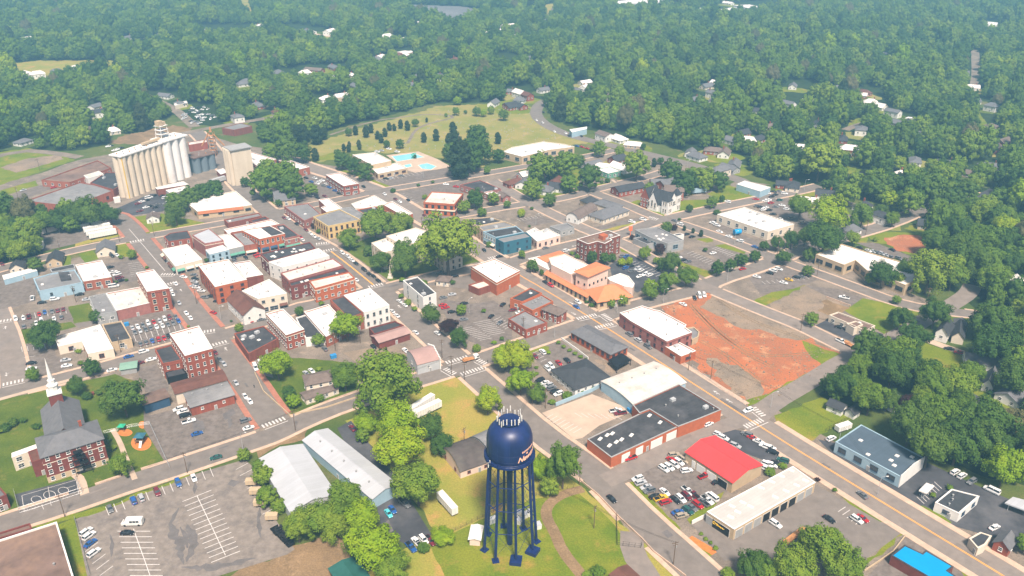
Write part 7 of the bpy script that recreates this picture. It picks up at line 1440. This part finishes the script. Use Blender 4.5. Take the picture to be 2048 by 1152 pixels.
for ln in HS.split('\n'):
    for t in toks(ln):
        p = unproj(t[0], t[1], 4).xy; far = p.y > 1000; L = RH.uniform(11, 17)*(1.5 if far else 1); W = RH.uniform(7.5, 10)*(1.3 if far else 1); a = RH.choice([.62, .62+math.pi/2, -.35, 1.2]); u = Vector((math.cos(a), math.sin(a))); v = Vector((-u.y, u.x))
        A = p-u*L/2-v*W/2; R4 = (A, A+u*L, A+u*L+v*W, A+v*W); wc, rc = HC[t[2]], RC[t[3]]
        root, _ = pitched(None, None, RH.choice([3.2, 3.4, 5.6]), RH.uniform(2, 3.2), 'ab', wall=wc[0], roof=rc[0], win=(1, 3.6, 1.1, 1.3) if not far else (1, 5, 1.3, 1.3), chimney=RH.random() < .4, cat='house', name='house', rect=R4, hip=RH.choice([0, 0, .8]),
                       autop='%s house with %s roof' % (wc[1], rc[1]))
        root['group'] = 'houses scattered among the trees'; HPOS.append((t[0], t[1], p, L))
        q0 = RH.uniform(0, 6); sheet('garden', '', .028+.0004*(len(HPOS) % 9), RH.choice(['lawn', 'grass', 'woodfloor', 'cemgrass']), [p+Vector((math.cos(q0+i*.628), math.sin(q0+i*.628)-.35))*L*RH.uniform(.8, 1.35) for i in range(10)], rough=1)
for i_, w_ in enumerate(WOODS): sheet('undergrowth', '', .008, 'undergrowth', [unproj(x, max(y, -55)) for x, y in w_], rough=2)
# far warehouses and sheds
for lb, s_, h, wl, rf in (('long white warehouse at the far edge, behind the solar field', '02:705,18 960,-2 1220,-10 1222,22 1000,24 760,34', 9, 'white', 'roofwhite'), ('white warehouse with broad roof in the far distance', '02:1660,75 1780,55 1870,88 1700,100', 8, 'white', 'roofwhite'),
    ('second wide white warehouse behind the broad one in the distance', '02:1770,42 1900,35 2048,66 1900,66', 9, 'white', 'roofwhite'), ('low white warehouse among far woods by the dirt clearing', '02:1480,60 1610,68 1600,85 1510,78', 7, 'white', 'roofwhite'),
    ('pale hall with white roof in the far right woods', '03:1730,170 1840,180 1835,203 1735,196', 8, 'white', 'roofwhite'), ('white-roofed brick hall in the middle of the woods', '01:1125,415 1190,403 1268,412 1210,428', 7, 'brickpink', 'roofwhite'),
    ('long low sheds with white roofs on the far field, rear one', '00:555,530 620,515 642,522 570,542', 5, 'white', 'roofwhite'), ('long low sheds with white roofs on the far field, middle one', '00:610,545 670,528 690,535 620,555', 5, 'white', 'roofwhite'), ('long low sheds with white roofs on the far field, front one', '00:660,555 720,540 760,552 690,570', 5, 'white', 'roofwhite'),
    ('flat white-roofed shed at the end of the far sheds', '00:740,555 825,548 828,575 750,578', 5, 'white', 'roofwhite'), ('low pale factory roof left of the far sheds', '00:440,595 540,562 605,580 500,605', 5, 'tan', 'roofwhite'),
    ('brick building with grey roof beyond the silos', 'E:1495,165 1740,100 1880,140 1650,190', 6, 'brick', 'roofgrey'), ('long white trailer-like shed by the far crossroads', '00:1390,830 1490,805 1500,820 1400,845', 4, 'cream', 'roofwhite'),
    ('brick sheds with white roof between the silo rows', 'E:1060,350 1300,310 1310,345 1070,385', 6, 'brick', 'roofdirty'), ('white-roofed hut at the foot of the steel silos', 'E:1425,705 1510,680 1570,730 1480,760', 4, 'brick', 'roofwhite'),
    ('pale warehouse strip at the far left town edge', '01:550,780 680,765 740,775 600,790', 5, 'tan', 'roofwhite'), ('white-roofed workshop by the highway curve', '02:460,1035 600,1012 600,1030 480,1058', 5, 'lightblue', 'roofwhite')):
    flat(lb, s_, h, wl, rf, None, units=0, par=.3, door=False)
# keep the woods off the houses and buildings
def clear(x, y, r):
    if any(abs(x-p.x) < L*.5+r*.8 and abs(y-p.y) < L*.5+r*.8 for _, _, p, L in HPOS): return False
    q = proj((x, y, r*1.1)); 
    for hx, hy, p, L in HPOS:       # open strip of garden in front of each house
        if p.y > y and abs(q[0]-hx) < 12 and p.y-y < 34 and abs(x-p.x) < L*.7: return False
    for f in FOOT:
        if abs(f[0].x-x) < 70 and abs(f[0].y-y) < 70 and (inpoly(x, y, f) or min((Vector((x, y))-(a+b)/2).length for a, b in zip(f, f[1:]+f[:1])) < r*.9): return False
    return True
cand = [c for c in cand if clear(c[0], c[1], c[2])]
cand.sort(key=lambda c: -c[2]/proj((c[0], c[1], c[2]))[2])
inview = lambda c: (lambda q: -10 < q[0] < 2058 and -10 < q[1] < 1160)(proj((c[0], c[1], c[2])))
ncone = 0; room = max(0, 400-NTREE); ind = [c for c in cand if inview(c)][:room]; si = set(id(c) for c in ind)
for ci_, c in enumerate(ind):
    q = proj((c[0], c[1], c[2])); tree(q[0], q[1], 0, 'B' if ci_ in (4, 9) else 'D' if c[3] < .42 else 'G' if c[3] < .94 else 'Y', world=(c[0], c[1]), r=c[2])
rest = [c for c in cand if id(c) not in si]
pcol = bpy.data.collections.new('crown_kinds'); 
keys = [k for k in (('r1', 'G'), ('r2', 'G'), ('o1', 'G'), ('r1', 'D'), ('r2', 'D'), ('o1', 'D'), ('c1', 'P'), ('r1', 'Y')) if k in KEEP]+[k for k in KEEP if k[1] == 'B'][:1]
KB = [k for k in KEEP if k[1] == 'B'][0]
for i, k in enumerate(keys): pass
names = []
for i, k in enumerate(keys): pcol.objects.link(KEEP[k])
order_ = sorted(range(len(keys)), key=lambda i: KEEP[keys[i]].name)      # collection instances come sorted by name
rank = {keys[j]: n_ for n_, j in enumerate(order_)}
def woodland(name, pts_, label):
    me = bpy.data.meshes.new(name); me.from_pydata([(c[0], c[1], -c[2]*.28) for c in pts_], [], [])
    a1 = me.attributes.new('rot', 'FLOAT_VECTOR', 'POINT'); me.attributes.new('scl', 'FLOAT_VECTOR', 'POINT'); me.attributes.new('idx', 'INT', 'POINT'); a1, a2, a3 = (me.attributes[k] for k in ('rot', 'scl', 'idx'))
    for i, c in enumerate(pts_):
        k = c[3]; kk = ('r1', 'G') if k < .24 else ('r2', 'G') if k < .45 else ('o1', 'G') if k < .60 else ('r1', 'D') if k < .75 else ('r2', 'D') if k < .88 else ('o1', 'D') if k < .955 else ('c1', 'P') if k < .967 else KB if k < .985 else ('r1', 'Y')
        if kk not in rank: kk = keys[0]
        a1.data[i].vector = (0, 0, k*40); r = c[2]*1.08; a2.data[i].vector = (r, r, r*(.85+.7*((k*7) % 1))); a3.data[i].value = rank[kk]
    o = link(name, me, []); tag(o, label, 'woodland', kind='stuff')
    ng = bpy.data.node_groups.new('scatter', 'GeometryNodeTree'); ng.interface.new_socket('Geometry', in_out='INPUT', socket_type='NodeSocketGeometry'); ng.interface.new_socket('Geometry', in_out='OUTPUT', socket_type='NodeSocketGeometry')
    N = ng.nodes; gi = N.new('NodeGroupInput'); go = N.new('NodeGroupOutput'); ip = N.new('GeometryNodeInstanceOnPoints'); ci = N.new('GeometryNodeCollectionInfo')
    ci.inputs['Collection'].default_value = pcol; ci.inputs['Separate Children'].default_value = True; ci.inputs['Reset Children'].default_value = True
    def att(n_, t): a = N.new('GeometryNodeInputNamedAttribute'); a.data_type = t; a.inputs[0].default_value = n_; return a.outputs[0]
    ng.links.new(gi.outputs[0], ip.inputs['Points']); ng.links.new(ci.outputs[0], ip.inputs['Instance']); ip.inputs['Pick Instance'].default_value = True
    ng.links.new(att('idx', 'INT'), ip.inputs['Instance Index']); ng.links.new(att('rot', 'FLOAT_VECTOR'), ip.inputs['Rotation']); ng.links.new(att('scl', 'FLOAT_VECTOR'), ip.inputs['Scale'])
    ng.links.new(ip.outputs[0], go.inputs[0]); md = o.modifiers.new('scatter', 'NODES'); md.node_group = ng
    return o
woodland('woodland', rest, 'dense mixed broadleaf wood stretching away behind the town')
print('INDIV', len(ind), 'REST', len(rest), 'keys', [(k, rank[k]) for k in keys])
# ================= poles, fences =================
pm = MB(); pm.tube((0, 0, 0), (0, 0, 10), .16, .11, n=7); POLE = pm.mesh('pole'); POLE.materials.append(MATS['wood'])
pm = MB(); pm.box(-1.2, 1.2, -.07, .07, 9.2, 9.35); pm.box(-.9, .9, -.07, .07, 8.3, 8.42); 
for x in (-1.1, -.5, .5, 1.1): pm.tube((x, 0, 9.35), (x, 0, 9.55), .05, n=5)
XARM = pm.mesh('crossarm'); XARM.materials.append(MATS['wood'])
pm = MB(); pm.tube((.35, 0, 7.2), (.35, 0, 8.1), .22, n=8); TRF = pm.mesh('transformer'); TRF.materials.append(MATS['grey'])
pm = MB(); pm.tube((0, 0, 0), (0, 0, 8), .11, .07, n=7); pm.tube((0, 0, 8), (1.8, 0, 8.4), .05, n=5); LPOLE = pm.mesh('lamp_post'); LPOLE.materials.append(MATS['steel'])
pm = MB(); pm.box(1.6, 2.4, -.16, .16, 8.28, 8.46); LHEAD = pm.mesh('lamp_head'); LHEAD.materials.append(MATS['lampglass'])
UT = '30:1500,330 520,680 21:315,1140 1670,740 1565,690 635,500 835,440 1490,560 32:655,770 1290,1060 22:165,930 268,965 90,375 1590,730 1410,660 23:1115,395 1265,130 260,345 920,480 13:75,880 1280,550 780,725 390,1060 20:610,115 968,515 1575,130 10:490,890 1235,735 320,215 150,450 240,580 958,785 12:600,350 200,440 11:1330,700 32:540,420 31:1668,130'
LT = '30:1945,140 22:1210,120 1095,80 840,200 13:290,370 12:1720,1100 1400,215 11:1340,270 200,240 22:340,400 23:20,960 21:1705,200 10:1225,640 12:190,650 20:1770,260 33:560,110 33:875,500 12:1780,800'
for s_, kind in ((UT, 'u'), (LT, 'l')):
    for t in toks(s_):
        p = unproj(t[0], t[1]); root = empty('utility_pole' if kind == 'u' else 'street_lamp', p, None, 'utility pole' if kind == 'u' else 'street lamp', 'wooden utility poles along the streets' if kind == 'u' else 'street lamps', rz=RH.uniform(-.4, .9))
        for me, nm in (((POLE, 'pole'), (XARM, 'crossarm'), (TRF, 'transformer')) if kind == 'u' else ((LPOLE, 'lamp_post'), (LHEAD, 'lamp_head'))): place(me, nm, root, 0, 0, 0, 0)
        auto(root, 'wooden utility pole' if kind == 'u' else 'grey street lamp', (t[0], t[1]))
def fence(label, s_, h=1.6, m='steel', solid=False):
    ln = [q.xy for q in pts(s_)]; c = ln[0]; root = empty('wall' if solid else 'fence', (c.x, c.y, 0), label, 'wall' if solid else 'fence')
    mb = MB(); ps = MB()
    for a, b in zip(ln, ln[1:]):
        a2, b2 = a-c, b-c
        if solid: u = (b-a).normalized(); n = Vector((-u.y, u.x))*.15; mb.prism(ccw([a2-n, b2-n, b2+n, a2+n]), 0, h)
        else:
            for z in (.3, h*.55, h): mb.tube((a2.x, a2.y, z), (b2.x, b2.y, z), .035, n=4)
            k = int((b-a).length/2.6)+1
            for i in range(k): q = a2+(b2-a2)*i/k; ps.tube((q.x, q.y, 0), (q.x, q.y, h+.1), .05, n=5)
    mb.build('panel' if solid else 'rails', m, root)
    if ps.v: ps.build('posts', m, root)
    return root
fence('chain-link fence round the basketball court', '30:120,500 160,650 660,490 600,370', 2.6); fence('wire fence between the field and the water tower lawn', '31:1300,960 1420,860 1640,770 1900,640 32:-60,560 540,440', 1.6, 'wood')
fence('black gate and fence across the driveway by the street', '32:835,680 840,905 1030,930 1040,900', 2, 'black'); fence('concrete kerb wall along the street below the water tower lawn', '32:545,390 690,510 860,690 1040,860 1130,960 1390,1160', .8, 'pavement', True)
fence('dark timber fence behind the grass corner by the main street', '23:460,1150 700,1020', 1.8, 'black'); fence('mesh fence along the bottom edge of the red dirt lot', '22:1440,640 1700,830 1880,950', 1.8); fence('white sloping wing wall at the corner of the service bay building', '32:1438,738 1560,676', 1.6, 'white', True)
fence('low stone retaining wall round the porch house garden', '21:-10,680 60,830 270,1020 560,960 830,870', .7, 'tan', True); fence('chain-link fence behind the playground', '30:830,15 1060,-40 1200,-60 1360,290', 1.4)
fence('light blue panel wall beside the office hedges', '22:350,945 640,830 700,795', 1.8, 'lightblue', True); fence('pale concrete retaining wall on the rubble lot above the brown-roofed building', '23:465,75 660,148', .9, 'pavement', True); fence('white rail along the depot patio', '22:395,410 520,500 610,570', 1.1, 'white', True)
fence('pale concrete kerb wall beside the blue-roofed building', '33:770,1115 1000,960 1100,830', .6, 'tan', True); fence('mesh fence at the left side of the big striped lot', '30:600,700 720,1150', 1.6)
for i_, (lb, s_) in enumerate((('power lines strung along the street past the church school', '30:520,680 1500,330 21:315,1140 1565,690'), ('power lines along the street by the charcoal hip-roofed office', '22:80,375 165,930 32:-100,330 655,770 1290,1060'), ('power lines beside the main street and the red dirt lot', '22:1210,120 1410,660 1590,730 23:20,950 33:560,110 875,500'), ('power lines crossing above the brown-roofed low building', '23:260,345 920,480 1115,395 1265,130 13:1280,550'))):
    P_ = [unproj(t[0], t[1]) for t in toks(s_)]; mb = MB(); o0 = P_[0]
    for a, b in zip(P_, P_[1:]):
        for off in (-1, 0, 1):
            pr_ = None
            for k in range(9):
                t = k/8; q = a+(b-a)*t-o0; q.x += off*.6; q.z = 9.5-4*.9*t*(1-t)
                if pr_ is not None: mb.tube(pr_, q, .03, n=3, caps=False)
                pr_ = q
    tag(mb.build('power_lines', 'black', None, o0), lb, 'power lines')
# porch house
pitched('two-storey grey house with wrap-round porch behind the bright green tree', '21:400,775 630,730 590,655', 6, 1.8, 'ab', wall='cream', roof='shinglebrown', win=W2, hip=.7, cat='house', name='house', lm='the porch house')
pitched('grey porch roof on white posts of the two-storey house', '21:400,890 660,800 630,745', 3, .6, 'ab', wall='cream', roof='shinglebrown', win=(1, 3, 1.2, 1.2), over=.4, cat='porch', name='porch')
# headstones in the cemetery: small stones in rows
mb = MB(); cp = [t[:2] for t in toks('X:650,300 740,255 880,216 1055,210 1070,248 1170,285 1010,296 965,325 900,310 700,290')]
for i in range(420):
    x, y = RH.uniform(650, 1170), RH.uniform(214, 320)
    if inpoly(x, y, cp): p = unproj(x, y); s_ = RH.uniform(.25, .45); mb.box(p.x-s_, p.x+s_, p.y-.15, p.y+.15, 0, RH.uniform(.5, .9))
tag(mb.build('headstones', 'grey'), 'rows of small pale headstones on the dry cemetery lawn', 'headstones', kind='stuff')
# people
def person(label, view, x, y, top, bot, rz=0):
    t = toks('%s:%g,%g' % (view, x, y))[0]; root = empty('person', unproj(t[0], t[1]), label, 'person', rz=rz); root.location.z = .1
    me = bpy.data.meshes.new('body'); vs = [(0, 0, .95), (0, 0, 1.2), (0, 0, 1.45), (0, 0, 1.56), (0, 0, 1.72), (.1, 0, .9), (.13, .08, .5), (.14, .0, .06), (-.1, 0, .9), (-.13, -.06, .5), (-.14, -.12, .06), (.2, 0, 1.42), (.27, .03, 1.15), (.27, .12, .9), (-.2, 0, 1.42), (-.27, -.02, 1.15), (-.27, .06, .9)]
    es = [(0, 1), (1, 2), (2, 3), (3, 4), (0, 5), (5, 6), (6, 7), (0, 8), (8, 9), (9, 10), (2, 11), (11, 12), (12, 13), (2, 14), (14, 15), (15, 16)]; rr_ = [.15, .14, .16, .06, .10, .1, .07, .05, .1, .07, .05, .06, .045, .035, .06, .045, .035]
    me.from_pydata(vs, es, []); o = link('body', me, top, root); o.modifiers.new('skin', 'SKIN')
    for i, r in enumerate(rr_): me.skin_vertices[0].data[i].radius = (r, r*.8)
    me.skin_vertices[0].data[0].use_root = True
    sb = o.modifiers.new('sub', 'SUBSURF'); sb.levels = sb.render_levels = 1
person('person in dark clothes walking across the street by the kerb', '20', 2035, 800, 'black', 'black'); person('person in black walking at the edge of the junction', '21', 1855, 600, 'black', 'black', 1)
# ================= labels =================
ORD = ['first', 'second', 'third', 'fourth', 'fifth', 'sixth', 'seventh', 'eighth', 'ninth', 'tenth', 'eleventh', 'twelfth']
def ordn(i): return ORD[i] if i < 12 else str(i+1)+('th' if 10 < (i+1) % 100 < 20 else {1: 'st', 2: 'nd', 3: 'rd'}.get((i+1) % 10, 'th'))
grp = {}
for o, base, pl in AUTO:
    if o.get('_place'): key = (base, o['_place']); del o['_place']
    else:
        near = sorted(LAND, key=lambda l: (l[1]-pl[0])**2+((l[2]-pl[1])*1.3)**2)[0]; dx, dy = pl[0]-near[1], pl[1]-near[2]
        rel = ('right of ' if dx > 0 else 'left of ') if abs(dx) > abs(dy)*1.6 else ('in front of ' if dy > 0 else 'behind '); key = (base, rel+near[0])
        if 'group' not in o: o['group'] = base.split()[-1]+'s around the town'
    grp.setdefault(key, []).append((pl[0], pl[1], o))
for (base, pl), lst in grp.items():
    lst.sort(key=lambda t: t[0])
    for i, (x, y, o) in enumerate(lst):
        if o['category'] in TN.values(): o['group'] = 'vehicles parked about the town'
        nw = lambda q: len(re.findall(r"\w+", q)); lab = '%s %s' % (base, pl)
        if len(lst) > 1: lab += ', %s from left' % ordn(i)
        if nw(lab) > 16: lab = lab.replace('mid green ', 'green ').replace('bright yellow-green', 'yellowish').replace('large ', '').replace('small ', '')
        if nw(lab) > 16: lab = lab.replace(' roof', ' roof', 1).replace('the ', '').replace('beside', 'by')
        o['label'] = lab
# ================= haze =================
mb = MB(); mb.box(-11000, 11000, -900, 13000, -3, 206)
hz = mb.build('haze', None); tag(hz, 'thin blue summer haze over the town and woods', 'haze', kind='stuff'); hm = bpy.data.materials.new('haze'); hm.use_nodes = True; n = hm.node_tree; n.nodes.clear()
out = n.nodes.new('ShaderNodeOutputMaterial'); pv = n.nodes.new('ShaderNodeVolumePrincipled'); pv.inputs['Color'].default_value = (.30, .67, 1.0, 1); pv.inputs['Density'].default_value = HAZE_D; pv.inputs['Anisotropy'].default_value = 0
n.links.new(pv.outputs[0], out.inputs['Volume']); hz.data.materials.clear(); hz.data.materials.append(hm)
print('OBJECTS', len(S.objects), 'TREES', NTREE)
